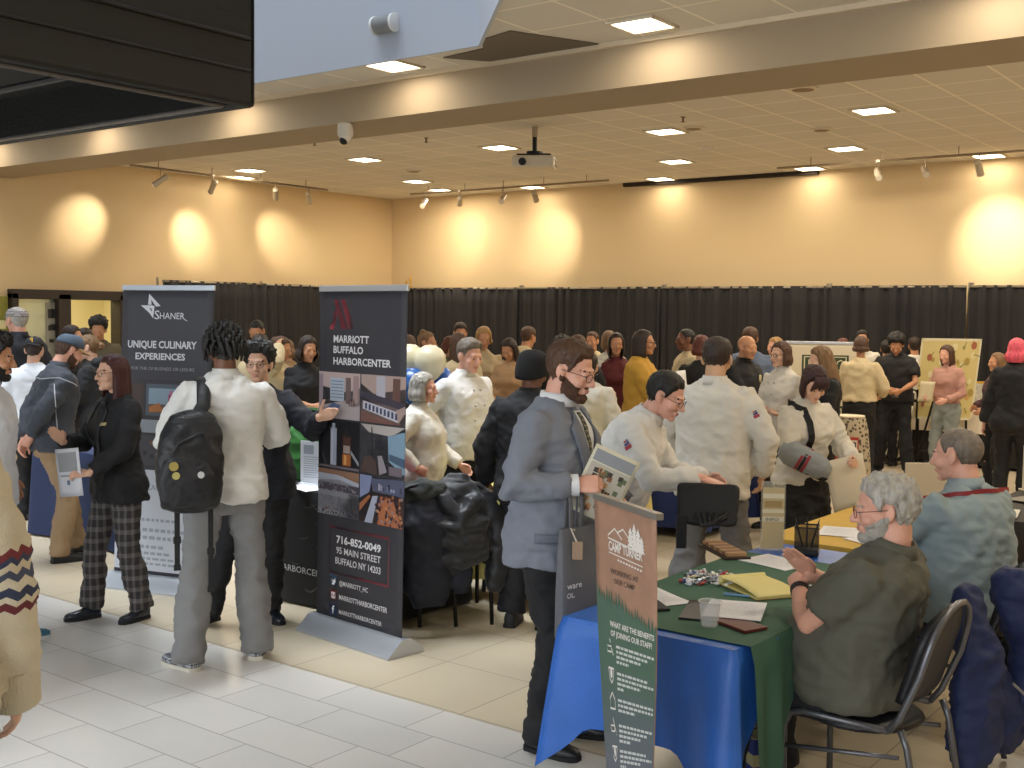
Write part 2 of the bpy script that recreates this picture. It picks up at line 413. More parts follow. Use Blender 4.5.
def person(label, u, d, top, phi, dark=False, fem=False, fat=0.0, lean=0.0, side=0.0, twist=0.0, turn=0.0, nod=0.0, tilt=0.0,
           RH=(.25, .05, .90), LH=(-.25, .05, .90), RP=(.35, -.5, -.3), LP=(-.35, -.5, -.3), hp=('relax', 'relax'), Rd=None, Ld=None, Rn=None, Ln=None,
           up=('shirt', None, 'long', 0.88, .016), low=(None, 1.0), hair=('short', 'brown'), skin='light', shoe=None, RF=(.11, .02, 0), LF=(-.11, .0, 0),
           hem=0.05, seat=None, h=None, place=None, glasses=None, beard=None, sitfeet=None, sleeve_fit=1.0, collar=None, low_name='trousers', shoes=True, group=None, pelvis_y=0.0, amp=1.0, headback=0.0, bodyless=False):
    P = Person()
    pos = V(place) if place is not None else at_depth(u, d)
    h = h if h else (z_at(u, top, d) - 0.012)
    S = h / 1.75
    if seat is not None and not h: S = 1.0
    toc = (CP - pos); toc.z = 0; toc.normalize(); right = V((CR.x, CR.y, 0)).normalized(); right = (right - toc * right.dot(toc)).normalized()
    f = toc * math.cos(R_(phi)) + right * math.sin(R_(phi))
    rz = math.atan2(-f.x, f.y)
    root = thing('person', label, 'person', pos, rz, group); P.root = root; P.S = S; P.pos = pos; P.rz = rz
    near = d < 7.6; mid = d < 10.9
    vox = 0.0125 if near else (0.017 if mid else 0.021)
    hv = 0.0052 if near else (0.0068 if mid else 0.0085)
    sk = mat('skin_' + skin, SKIN[skin], 0.5, bump=0.06, bscale=60, var=0.10, vscale=9)
    hz = 0.93 if seat is None else seat / S
    pel = V((0, pelvis_y, hz)); Tz = rotz(R_(twist))
    # spine ------------------------------------------------------------
    zs = [0.93]; cs = [pel.copy()]; ang = [0.0]; step = 0.03; tot = sum(math.exp(-((z - 1.05) / .14) ** 2) for z in np.arange(.93, 1.53, step))
    a = 0.0; c = pel.copy(); sd = 0.0
    for z in np.arange(.93, 1.53, step):
        w = math.exp(-((z - 1.05) / .14) ** 2) / tot; a += R_(lean) * w; sd += R_(side) * w
        c = c + (rotx(-a) @ roty(sd) @ V((0, 0, step))); zs.append(z + step); cs.append(c.copy()); ang.append((a, sd))
    ang[0] = (0.0, 0.0)
    def spine(z):
        if z <= .93: return pel + V((0, 0, z - .93)), rotz(0)
        i = min(int((z - .93) / step), len(zs) - 2); t = (z - zs[i]) / step
        cc = cs[i].lerp(cs[i + 1], t); aa = lerp(ang[i][0], ang[i + 1][0], t); ss = lerp(ang[i][1], ang[i + 1][1], t)
        tw = R_(twist) * min(1, max(0, (z - .95) / .3))
        return cc, rotz(tw) @ rotx(-aa) @ roty(ss)
    P.spine = spine
    sw = 0.182 - (0.022 if fem else 0) + fat * 0.012
    Cs, Rs = spine(1.402)
    sh = {s: Cs + Rs @ V((s * sw, -.012, 0)) for s in (1, -1)}
    arm = {}
    for s, tgt, pole in ((1, RH, RP), (-1, LH, LP)):
        e, w = ik(sh[s], V(tgt), 0.285, 0.255, V(pole)); arm[s] = (sh[s], e, w)
    hip = {s: pel + V((s * .092, 0, -.02)) for s in (1, -1)}
    leg = {}
    for s, ft in ((1, RF), (-1, LF)):
        ft = V(ft); an = V((ft.x, ft.y, 0.085 + ft.z)); yaw = R_(ft[3]) if len(ft) > 3 else 0
        k, an2 = ik(hip[s], an, 0.422, 0.412, V((s * 0.10, 1.0, 0.15))); leg[s] = (hip[s], k, an2)
    # head ---------------------------------------------------------------
    N, NR = spine(1.49)
    HR = rotz(R_(twist + turn)) @ rotx(-R_(nod)) @ roty(R_(tilt))
    HC = N + NR @ V((0, 0.012, 0.055)) + HR @ V((0, 0.018 - headback, 0.088))
    P.HC, P.HR = HC, HR
    def fin(v): return np.asarray(v) * S
    P.hand = {}
    # skin body ------------------------------------------------------------
    g = G(); R = []
    for z in (.84, .93, 1.02, 1.12, 1.22, 1.32, 1.40, 1.45, 1.49):
        hw, hd, yo = torso_at(z, fem, 0); cc, rr = spine(z); k = 0.80 if z < 1.47 else .85
        R.append(super_ring(cc + rr @ V((0, yo, 0)), rr @ V((hw * k, 0, 0)), rr @ V((0, hd * k, 0)), 18))
    g.rings(R)
    nw = .048 if fem else .055 + fat * .008
    g.tube([spine(1.44)[0] + spine(1.44)[1] @ V((0, -.012, 0)), N + NR @ V((0, -.004, .012)), HC + HR @ V((0, -.03, -.075)), HC + HR @ V((0, -.018, -.03))], [nw * 1.3, nw * 1.04, nw, nw], 14)
    af = (0.86 if fem else 1.0) + fat * .12
    for s in (1, -1):
        a_, e_, w_ = arm[s]
        g.tube([a_, a_.lerp(e_, .35), e_, e_.lerp(w_, .35), w_.lerp(e_, .12), w_ + (w_ - e_).normalized() * .012], [.047 * af, .047 * af, .038 * af, .040 * af, .029 * af, .026 * af], 12, round_ends=True)
        h_, k_, n_ = leg[s]
        g.tube([h_, h_.lerp(k_, .5), k_, k_.lerp(n_, .35), n_, n_ - V((0, 0, .05))], [.075, .068, .052, .054, .036, .036], 12)
    bv, bf = remesh(g, vox, 3)
    nb = len(bf); fm = [0] * nb; verts = [bv]; faces = list(bf); off = len(bv)
    def append(v, f, mi):
        nonlocal off
        verts.append(v); faces.extend([tuple(i + off for i in q) for q in f]); fm.extend(mi if isinstance(mi, list) else [mi] * len(f)); off += len(v)
    hvv, hvf = head_template(hv); HM = np.array(HR); HCn = np.array(HC)
    hw_ = np.array([0.94, .97, .975]) if fem else np.array([1 + fat * .08, 1 + fat * .03, 1.0])
    hv2 = hvv * hw_
    cen = np.array([hvv[list(q)].mean(0) for q in hvf])
    lip = (np.abs(cen[:, 0]) < .024) & (cen[:, 1] > .086) & (cen[:, 2] < -.0575) & (cen[:, 2] > -.0775) & (cen[:, 1] > .093 - 0)
    append(hv2 @ HM.T + HCn, hvf, [1 if q else 0 for q in lip])
    if d < 11.5:
        for s in (1, -1):
            e = G(); e.ell((0, 0, 0), .0120, rotx(-R_(90)), 12, 9)
            ev = np.array(e.v); ec = [ev[list(q)].mean(0) for q in e.f]
            append((ev + np.array((s * .031, .0795, -.001))) * hw_ @ HM.T + HCn, e.f, [3 if (q[1] > .0085) else 2 for q in ec])
    for s, pose, dr, nn in ((1, hp[0], Rd, Rn), (-1, hp[1], Ld, Ln)):
        a_, e_, w_ = arm[s]
        y = (w_ - e_).normalized() if dr is None else V(dr).normalized()
        n0 = V(nn) if nn else V((-s, 0.15, -.25))         # palm faces this way
        z = -(n0 - y * n0.dot(y)); z = z.normalized() if z.length > 1e-5 else y.orthogonal().normalized(); x = y.cross(z)
        hv_, hf_ = hand_template(pose, 0.0045 if near else (0.0062 if mid else .008))
        hh = hv_.copy() * (0.9 if fem else 1.0)
        if s < 0: hh[:, 0] *= -1; hf_ = [tuple(reversed(q)) for q in hf_]
        M3 = np.array(Matrix((x, y, z)).transposed())
        append(hh @ M3.T + np.array(w_), hf_, 0)
        P.hand[s] = (w_ * S, x, y, z)
    liptone = mat('lip_' + skin, {'light': 'c78d7c', 'pink': 'c58476', 'tan': 'a56f5c', 'brown': '64402f', 'olive': 'b07c68'}[skin], 0.4)
    body = raw_object('body', fin(np.vstack(verts)), faces, [sk, liptone, mat('eye_white', 'c9c2b8', 0.3), mat('iris', '2c1d15', 0.2)], root, fm)
    # lower garment ----------------------------------------------------------
    lm, wide = low
    if lm is not None:
        g = G(); R = []
        for z, k in ((.80, 1.0), (.86, 1.0), (.93, 1.0), (1.0, 1.0), (1.035, 1.0)):
            hw, hd, yo = torso_at(z, fem, fat * .8); cc, rr = spine(z)
            if seat is not None and z < .9: continue
            R.append(super_ring(cc + rr @ V((0, yo, 0)), rr @ V((hw + .008, 0, 0)), rr @ V((0, hd + .008, 0)), 22))
        g.rings(R)
        if low_name == 'skirt':
            RR = []
            for z, k in ((.95, 1.0), (.75, 1.12), (.55, 1.3), (hem, 1.5)): RR.append(super_ring(V((0, 0, z)), V((.18 * k, 0, 0)), V((0, .14 * k, 0)), 22))
            g.rings(RR)
        else:
            for s in (1, -1):
                h_, k_, n_ = leg[s]; fl = fat * .012
                end = n_ + (n_ - k_).normalized() * (.085 - hem) if n_.z < .2 else n_
                g.tube([h_ + V((0, -.005, .03)), h_.lerp(k_, .25), h_.lerp(k_, .6), k_ + V((0, .006, 0)), k_.lerp(n_, .4), k_.lerp(n_, .8), end],
                       [.098 + fl, .096 + fl, .080 + fl * .7, .064 * (.6 + .4 * wide), .061 * wide, .056 * wide, .058 * wide], 16)
        v, f_ = remesh(g, vox, 3)
        v = cloth_noise(v, vnormals(v, f_), 0.0100 * amp, u, 1.0)
        P.low = raw_object(low_name, fin(v), f_, lm, root)
    # upper garment ------------------------------------------------------------
    nm, um, sl, hemz, t = up
    g = G(); R = []
    zz = [z for z in (1.505, 1.47, 1.42, 1.36, 1.28, 1.18, 1.08, 1.00, .93, .86, .80, .74, .66) if z > hemz + .02] + [hemz]
    for z in zz:
        hw, hd, yo = torso_at(max(z, .84), fem, fat); cc, rr = spine(z)
        k = t if z < 1.45 else t * .25
        fl = max(0, .93 - z) * .12 + (.014 if z < .95 else .006 if z < 1.02 else 0)
        if seat is not None and z < .95: fl += .008
        R.append(super_ring(cc + rr @ V((0, yo, 0)), rr @ V((hw + k + fl, 0, 0)), rr @ V((0, hd + k + fl, 0)), 24))
    g.rings(R)
    af2 = (.90 if fem else 1.0) + fat * .10
    for s in (1, -1):
        a_, e_, w_ = arm[s]; q = sleeve_fit; tt = t * .75
        ins = a_.lerp(Cs, .40) + V((0, 0, -.012))
        r0, r1, r2, r3 = (.053 * af2 + tt) , (.053 * af2 + tt) * q, (.047 * af2 + tt) * q, (.035 * af2 + tt) * (.5 + .5 * q)
        if sl == 'none': continue
        if sl == 'short':
            g.tube([ins, a_, a_.lerp(e_, .35), a_.lerp(e_, .72)], [r0 * .9, r0, r1 * 1.02, r1 * 1.08], 14)
        elif sl == '3q':
            g.tube([ins, a_, a_.lerp(e_, .5), e_, e_.lerp(w_, .30)], [r0 * .9, r0, r1, r2 * 1.06, r2 * 1.02], 14)
        else:
            g.tube([ins, a_, a_.lerp(e_, .5), e_, e_.lerp(w_, .4), e_.lerp(w_, .93)], [r0 * .9, r0, r1, r2, r2 * .92, r3], 14)
    v, f_ = remesh(g, vox, 3)
    v = cloth_noise(v, vnormals(v, f_), 0.0108 * amp, u + 5, .8)
    P.top = raw_object(nm, fin(v), f_, um, root)
    P.bvh = BVHTree.FromPolygons([V(p) for p in v.tolist()], f_)
    P.um = um
    # shoes --------------------------------------------------------------------
    if shoes:
        sm = shoe or mat('black_shoe_leather', '17171a', .35)
        for s, ft in ((1, RF), (-1, LF)):
            ft = list(ft); yaw = R_(ft[3] if len(ft) > 3 else -s * 9); n_ = leg[s][2]
            L = .245 if fem else .275; Wd = .042 if fem else .049
            g2 = G(); rg = []
            base = V((n_.x, n_.y, n_.z - .085)); rr = rotz(yaw)
            for ty, w_, hh in ((-.24, .30, .55), (-.20, .70, .95), (-.08, .82, 1.1), (.10, .86, .95), (.28, 1.0, .62), (.48, .98, .5), (.64, .74, .44), (.72, .36, .32)):
                ring = []
                for k in range(14):
                    a_ = 2 * math.pi * k / 14; x_ = math.cos(a_) * Wd * w_; z_ = math.sin(a_)
                    z_ = .012 + (z_ * .5 + .5) * .088 * hh if z_ > -0.4 else .012
                    ring.append(base + rr @ V((x_, ty * L, z_)))
                rg.append(ring)
            g2.rings(rg, 0)
            rg2 = []
            for ty, w_ in ((-.245, .4), (-.2, .8), (.0, .88), (.28, 1.05), (.5, 1.02), (.66, .78), (.735, .36)):
                rg2.append([base + rr @ V((sx * Wd * w_, ty * L, z_)) for sx, z_ in ((-1, .0), (1, .0), (1.02, .02), (-1.02, .02))])
            g2.rings(rg2, 1)
            g2.v = [tuple(c_ * S for c_ in p) for p in g2.v]
            g2.build('shoe', [sm if not isinstance(sm, tuple) else sm[0], mat('shoe_sole_dark', '101012', .7) if not isinstance(sm, tuple) else sm[1]], root, smooth='auto')
    # collar ----------------------------------------------------------------------
    if collar is not None:
        g2 = G(); rgs = []
        for z, rx, ry in ((1.468, nw * 1.62, nw * 1.5), (1.495, nw * 1.30, nw * 1.34), (1.522, nw * 1.16, nw * 1.28), (1.520, nw * 1.06, nw * 1.16), (1.480, nw * 1.1, nw * 1.1)):
            cc, rr = spine(z); rgs.append(super_ring(cc + rr @ V((0, -.006, .010)), rr @ V((rx, 0, 0)), rr @ V((0, ry, 0)), 20, 2))
        g2.rings(rgs, closed=True); g2.v = [tuple(c_ * S for c_ in p) for p in g2.v]
        g2.build('collar', collar, root, smooth=True)
    make_hair(P, hair, d, hw_, hv, near, mid, u)
    hm = mat('beard_' + (beard or 'x'), HAIRC[beard], .8, bump=.5, bscale=120) if beard else None
    if beard:
        sel = lambda p: ((p[2] < -.012 - .52 * max(0, p[1]) and p[1] > -.008 and abs(p[0]) > .028) or (p[2] < -.080 and p[1] > .0) or (-.058 < p[2] < -.047 and p[1] > .085 and abs(p[0]) < .034)) and p[2] > -.125
        shell(P, 'beard', hm, hvv, hvf, sel, lambda p: .0055 + .004 * min(1, max(0, (-.07 - p[2]) / .03)), hw_, .003, 110)
    if near and hair[0] not in ('helmet',):
        eb = mat('brow_' + hair[1], HAIRC.get(hair[1], '2e1f17'), .8)
        shell(P, 'eyebrow', eb, hvv, hvf, lambda p: .0135 < p[2] < .0275 and .009 < abs(p[0]) < .054 and p[1] > .05, lambda p: .0048, hw_, 0, 50)
    if glasses:
        g2 = G(); gm = mat('glasses_' + glasses, {'dark': '1a1414', 'red': '5a1418', 'clear': '9a9080'}[glasses], .3)
        r_ = .0014 if near else .002
        for s in (1, -1):
            g2.tube([V((s * .033 + math.cos(a_) * .0235, .1065 - abs(math.cos(a_)) * .002 * 0 - (.006 if math.cos(a_) * s > .5 else 0), -.004 + math.sin(a_) * .0175)) for a_ in [k * 2 * math.pi / 16 for k in range(16)]], r_, 5, closed=True)
            g2.tube([(s * .056, .100, .002), (s * .078, .06, .006), (s * .084, -.005, .008), (s * .082, -.025, -.01)], r_, 5)
        g2.tube([(-.010, .107, .002), (.010, .107, .002)], r_, 5)
        g2.v = [tuple((np.array(p) * hw_ @ HM.T + HCn) * S) for p in g2.v]
        g2.build('glasses', gm, root, smooth=True)
    P.arm, P.leg, P.near, P.fem, P.hw = arm, leg, near, fem, hw_
    P.mw = Matrix.Translation(pos) @ Matrix.Rotation(rz, 4, 'Z')
    P.hand_w = {s: P.mw @ P.hand[s][0] for s in (1, -1)}
    P.hand_r = {s: (P.mw.to_3x3() @ P.hand[s][1], P.mw.to_3x3() @ P.hand[s][2], P.mw.to_3x3() @ P.hand[s][3]) for s in (1, -1)}
    return P

def shell(P, name, m, hv, hf, sel, thick, hw, namp, nsc, edge=None, stretch=1.0):
    ok = np.array([bool(sel(p)) for p in hv]); fs = [q for q in hf if all(ok[i] for i in q)]
    if not fs: return None
    ids = sorted({i for q in fs for i in q}); mp = {i: k for k, i in enumerate(ids)}
    cnt = {}
    for q in fs:
        for a_, b_ in zip(q, q[1:] + q[:1]): cnt[frozenset((a_, b_))] = cnt.get(frozenset((a_, b_)), 0) + 1
    border = {i for e, c in cnt.items() if c == 1 for i in e}
    nr = vnormals(hv, hf); out = []
    for i in ids:
        p = hv[i]; t = thick(p)
        if namp: t += namp * (noise.noise((p[0] * nsc, p[1] * nsc, p[2] * nsc * stretch)) + .6 * noise.noise((p[0] * nsc * 2.1, p[1] * nsc * 2.1 + 7, p[2] * nsc * 2.1 * stretch)))
        if i in border: t = min(t, -.001)
        out.append((p + nr[i] * t))
    HM = np.array(P.HR); v = (np.array(out) * hw @ HM.T + np.array(P.HC)) * P.S
    return raw_object(name, v, [tuple(mp[i] for i in q) for q in fs], m, P.root)

def make_hair(P, hair, d, hw, hvox, near, mid, seed):
    kind, colr = hair[0], hair[1]
    if kind == 'none': return
    hv, hf = head_template(hvox); HM = np.array(P.HR); HC = np.array(P.HC); S = P.S
    hm = mat('hair_' + colr, HAIRC.get(colr, '2e1f17'), .55, bump=.55, bscale=60, var=.30, vscale=22, stretch=(2.2, 2.2, .35))
    def ang(p): return math.degrees(abs(math.atan2(p[0], p[1])))
    def place(v): return (np.asarray(v) * hw @ HM.T + HC) * S
    def scalp(th_top, th_side, namp, nsc, lift=0.0, st=.4, hl=0.0):
        def sel(p):
            if abs(p[0]) > .0795 and -.04 < p[1] < .02 and p[2] < .03: return False
            return p[2] > hairline(ang(p)) + hl and p[2] > -.10
        def th(p):
            a_ = p[2] - hairline(ang(p)) - hl; k = min(1, max(.12, a_ / .03))
            return k * lerp(th_side, th_top, min(1, max(0, (p[2] - .03) / .06))) + (lift * max(0, p[1]) / .09 * k if p[2] > .06 else 0)
        return shell(P, 'hair', hm, hv, hf, sel, th, hw, namp, nsc, stretch=st)
    def curtain(L, th0, wid, back, name='hair', namp=.006, top=.112, bulge=.0, taper=.75, front=None, m=None):
        g = G(); nu = 40 if near else 26; nv = 22 if near else 14; A, B = [], []
        for j in range(nv + 1):
            t = j / nv; z = lerp(top, -L, t)
            ra, rb = [], []
            for i in range(nu + 1):
                s_ = i / nu; th = math.radians(lerp(th0, 360 - th0, s_)); sx, cy = math.sin(th), math.cos(th)
                zz = z
                k = math.sqrt(max(.02, 1 - min(1, max(0, (z - .02) / .098)) ** 2)) if z > .02 else 1
                rx, ry = (.083 * k) + .010, (.104 * k) + .010
                if z < .0:
                    q = min(1, -z / max(L, .05)); w_ = math.sin(min(1, q * 1.6) * math.pi / 2)
                    rx = lerp(rx, wid, w_) + bulge * math.sin(q * math.pi); ry = lerp(ry, back, w_) + bulge * math.sin(q * math.pi)
                    tp = 1 - (1 - taper) * max(0, q - .6) / .4; rx *= tp
                n_ = noise.noise((s_ * 26 + seed, zz * 5, 1.3)) * namp + noise.noise((s_ * 60, zz * 9 + seed, 4.1)) * namp * .6
                p = V((sx * (rx + n_), -.012 + cy * (ry + n_), zz))
                if cy > 0 and z < 0: p.y = -.012 + cy * min(ry, .085 if front is None else front)
                ra.append(p); rb.append(V((sx * rx * .86, -.012 + cy * ry * .84, zz)))
            A.append(ra); B.append(rb)
        n = nu + 1
        rings = [a_ + list(reversed(b_)) for a_, b_ in zip(A, B)]
        g.rings(rings)
        g.v = [tuple(p) for p in place([tuple(p) for p in g.v])]
        return g.build(name, m or hm, P.root, smooth=True)
    if kind == 'short': scalp(.020, .009, .004, 70)
    elif kind == 'buzz': scalp(.006, .004, .001, 90)
    elif kind == 'thin': scalp(.007, .009, .002, 70, hl=.012)
    elif kind == 'swept': scalp(.022, .008, .006, 60, lift=.014)
    elif kind == 'wavy': scalp(.024, .022, .011, 48, st=.7)
    elif kind == 'curly': scalp(.045, .022, .018, 55, st=1.0, lift=.01)
    elif kind == 'long': scalp(.014, .010, .003, 60); curtain(hair[2] if len(hair) > 2 else .30, 62, .098, .118)
    elif kind == 'longwavy': scalp(.018, .014, .006, 50); curtain(hair[2] if len(hair) > 2 else .30, 58, .112, .126, namp=.012, bulge=.012)
    elif kind == 'bob': scalp(.020, .016, .005, 55); curtain(hair[2] if len(hair) > 2 else .10, 60, .095, .112, namp=.009, bulge=.012, taper=.92)
    elif kind == 'bangs':
        scalp(.026, .018, .006, 55); curtain(.11, 64, .088, .108, namp=.009, taper=.85)
        g = G()
        for i in range(11):
            x = -.055 + i * .011 + random.uniform(-.004, .004); l_ = random.uniform(.055, .085)
            g.tube([(x * .6, .070, .105), (x * .95, .104, .075), (x * 1.1 + .006, .108, .075 - l_ * .55), (x * 1.15 + .012, .100, .078 - l_)], [.012, .012, .009, .003], 7, flat=.5)
        g.v = [tuple(p) for p in place(g.v)]; g.build('fringe', hm, P.root, smooth=True)
    elif kind == 'bun':
        scalp(.014, .010, .004, 60)
        g = G(); c = V(hair[2]) if len(hair) > 2 else V((0, -.10, .075))
        for i in range(7):
            a_ = i * .9; g.ell(c + V((math.cos(a_) * .018, math.sin(a_ * 1.7) * .014, math.sin(a_) * .018)), (.032, .03, .026), rotz(a_), 10, 8)
        g.v = [tuple(p) for p in place(g.v)]; g.build('bun', hm, P.root, smooth=True)
    elif kind == 'locs':
        scalp(.012, .010, .006, 40, st=1.0)
        g = G(); rnd = random.Random(3)
        for i in range(95):
            a_ = i * 2.39996; zt = 1 - 1.30 * (i / 95); zt = max(-.35, zt); rr = math.sqrt(max(0, 1 - zt * zt))
            n_ = V((math.cos(a_) * rr, math.sin(a_) * rr, zt)); p = V((n_.x * .078, -.012 + n_.y * .100, .028 + n_.z * .094))
            if p.y > .055 and p.z < .07: continue
            out = V((n_.x, n_.y - .15, 0)); out = out.normalized() if out.length > .05 else V((rnd.uniform(-1, 1), -.5, 0)).normalized()
            l_ = rnd.uniform(.05, .085); sw_ = V((rnd.uniform(-.02, .02), rnd.uniform(-.02, .02), 0))
            g.tube([p, p + n_ * .020 + out * .006, p + n_ * .017 + out * .008 - V((0, 0, l_ * .45)) + sw_ * .5, p + n_ * .010 + out * .010 - V((0, 0, l_ * 1.0)) + sw_], [.009, .0095, .0088, .0065], 7, round_ends=True)
        g.v = [tuple(p) for p in place(g.v)]; g.build('locs', hm, P.root, smooth=True)
    elif kind in ('cap', 'flatcap', 'beanie', 'hood'):
        capm = hair[2]; brim = hair[3] if len(hair) > 3 else capm
        if kind in ('cap', 'flatcap'): scalp(.004, .010, .002, 60)
        g = G()
        if kind == 'beanie':
            def bn(i, j):
                a_ = i * 2 * math.pi; b_ = j * 1.5708; bk = .5 - .5 * math.cos(a_); k = max(0, math.cos(b_)) ** .6
                w_ = noise.noise((i * 5, j * 4, 2.2)) * .006 * math.sin(b_ * 2)
                return V((math.sin(a_) * (.100 + .014 * math.sin(b_ * 2) + w_) * k, -.020 + math.cos(a_) * (.120 + .014 * math.sin(b_ * 2) + w_) * k - .014 * j, .020 - .100 * bk + math.sin(b_) * (.115 + .095 * bk)))
            g.grid(bn, 36, 16)
        elif kind == 'hood':
            g.grid(lambda i, j: V((math.sin(i * 2 * math.pi) * .115 * math.cos(j * 1.5), -.02 + math.cos(i * 2 * math.pi) * .13 * math.cos(j * 1.5), -.10 * (.5 - .5 * math.cos(i * 2 * math.pi)) + .02 + .13 * math.sin(j * 1.5708))), 36, 16)
        else:
            hgt = .088 if kind == 'cap' else .070
            g.grid(lambda i, j: V((math.sin(i * 2 * math.pi) * .089 * math.cos(j * 1.5) ** .75, -.012 + math.cos(i * 2 * math.pi) * .110 * math.cos(j * 1.5) ** .75, .046 - .016 * (.5 - .5 * math.cos(i * 2 * math.pi)) + hgt * math.sin(j * 1.5708))), 32, 12)
        g.v = [tuple(p) for p in place(g.v)]
        c = g.build({'cap': 'cap', 'flatcap': 'flat_cap', 'beanie': 'beanie', 'hood': 'hood'}[kind], capm, P.root, smooth=True, solid=.004)
        if kind in ('cap', 'flatcap'):
            back = len(hair) > 4 and hair[4]; sg = -1 if back else 1; ln = .075 if kind == 'cap' else .03
            g = G(); g.grid(lambda i, j: V((math.sin(lerp(-1.15, 1.15, i)) * (.088 + .002 * j), sg * (-.012 * sg + math.cos(lerp(-1.15, 1.15, i)) * (.108 + ln * j * (math.cos(lerp(-1.15, 1.15, i)) ** .5))), .046 - .018 * j - .012 * (abs(i - .5) * 2) ** 2)), 18, 5)
            g.v = [tuple(p) for p in place(g.v)]; g.build('visor', brim, c, smooth=True, solid=.005)

# ---- patches that lie on a garment: (angle from the front, height) -> point on the cloth
def surf(P, th, z, off=.004):
    cc, rr = P.spine(z); dv = rr @ V((math.sin(R_(th)), math.cos(R_(th)), 0))
    yo = torso_at(max(z, .84), P.fem, 0)[2]
    o = cc + rr @ V((0, yo * .5, 0))
    hit = P.bvh.ray_cast(o, dv, .6)
    p = hit[0] if hit[0] is not None else o + dv * .14
    return (p + dv * off)
def patch(P, name, m, quad, nu=6, nv=10, off=.004, thick=.004):
    (a, b, c, d) = quad          # (th, z) corners: bottom-left, bottom-right, top-right, top-left
    g = G()
    def fn(i, j):
        th = lerp(lerp(a[0], b[0], i), lerp(d[0], c[0], i), j); z = lerp(lerp(a[1], b[1], i), lerp(d[1], c[1], i), j)
        return surf(P, th, z, off) * P.S
    g.grid(fn, nu, nv)
    return g.build(name, m, P.root, smooth=True, solid=-thick)
def band(P, name, m, path, w, n=24, off=.006, thick=.006, parent=None):     # strap along a path of (th, z) over the cloth
    pts = []
    for k in range(n + 1):
        t = k / n * (len(path) - 1); i = min(int(t), len(path) - 2); q = t - i
        pts.append(surf(P, lerp(path[i][0], path[i + 1][0], q), lerp(path[i][1], path[i + 1][1], q), off))
    g = G(); rows = []
    for k, p in enumerate(pts):
        t = (pts[min(k + 1, n)] - pts[max(k - 1, 0)]).normalized(); cc, _ = P.spine(1.2); nrm = (p - V((cc.x, cc.y, p.z))).normalized(); sd = t.cross(nrm).normalized()
        rows.append([(p + sd * (w / 2)) * P.S, (p - sd * (w / 2)) * P.S, (p - sd * (w / 2) + nrm * thick) * P.S, (p + sd * (w / 2) + nrm * thick) * P.S])
    g.rings(rows)
    return g.build(name, m, parent or P.root, smooth=False)
def dots(P, name, m, lst, r=.008):
    for th, z in lst:
        g = G(); p = surf(P, th, z, .004) * P.S; g.ell(p, (r, r, r), None, 8, 6); g.build(name, m, P.root, smooth=True)
def arm_badge(P, s, t, colr, around=0, size=.035):    # small stitched emblem on the sleeve
    a_, e_, w_ = P.arm[s]; c = a_.lerp(e_, t); ax = (e_ - a_).normalized(); out = (rotz(R_(around)) @ V((s, 0, 0))); out = (out - ax * out.dot(ax)).normalized()
    hit = P.bvh.ray_cast(c, out, .3); p = hit[0] if hit[0] is not None else c + out * .06
    sd = ax.cross(out)
    g = G()
    for k, (cx, cy, w, h, mi) in enumerate(((0, -.2, 1.0, .5, 0), (0, .25, .75, .3, 1), (.1, .62, .4, .25, 0), (-.25, .55, .2, .5, 1))):
        pts = [p + out * (.004 + k * .0008) + sd * ((cx + dx * w / 2) * size) + ax * (-(cy + dy * h / 2) * size) for dx, dy in ((-1, -1), (1, -1), (1, 1), (-1, 1))]
        g.add([q * P.S for q in pts], [(0, 1, 2, 3)], mi)
    return g.build('emblem', [mat('emblem_' + c_, c_, .7) for c_ in colr], P.root, fix=False, solid=.0005)
# ================================================================ THE ROOM
LX, BY, RX = -15.72, 16.65, 7.0
BEAM_Y0, BEAM_Y1, BEAM_Z = 8.0, 8.78, 3.73
def S_(o, label=None): o['kind'] = 'structure'; return o
wallm = mat('cream_painted_wall', 'd6bd92', .75, bump=.05, bscale=90)
hallm = brick_mat('hall_floor_tile', 'c9bca4', 'c0b298', '91846f', .585, .585, 0.0, .0035, .32, shift=(4.0, -4.11))
atrm = brick_mat('atrium_floor_tile', 'dbd7d0', 'd1cec8', '96938e', .575, .2925, .31, .0032, .28, shift=(3.9 + .575 * 2, -3.81 + .2925 * 20))
ceilm = brick_mat('ceiling_tile', 'dad4c8', 'd4cec2', 'f4ecdc', .635, .635, 0.0, .013, .9, shift=(2.89, -7.347), bump=-.4, spots=1.2)
g = G(); g.box((-4, 10.4, -.05), (24.6, 12.6, .1)); S_(g.build('floor', hallm))
g = G(); g.box((-4, -1.0, -.05), (24.6, 10.19, .1)); S_(g.build('floor_atrium', atrm))
g = G(); g.box(((LX + RX) / 2, BY + .1, 2.2), (RX - LX + .4, .2, 4.4)); S_(g.build('wall_back', wallm))
g = G(); g.box((RX + .1, 5.2, 2.2), (.2, 23, 4.4)); S_(g.build('wall_right', wallm))
# left wall with the kitchen opening
DY0, DY1, DZ = 8.78, 10.55, 2.10
g = G()
g.box((LX - .1, (-6 + DY0) / 2, 2.2), (.2, DY0 + 6, 4.4)); g.box((LX - .1, (DY1 + BY) / 2, 2.2), (.2, BY - DY1, 4.4)); g.box((LX - .1, (DY0 + DY1) / 2, (DZ + 4.4) / 2), (.2, DY1 - DY0, 4.4 - DZ))
S_(g.build('wall_left', wallm))
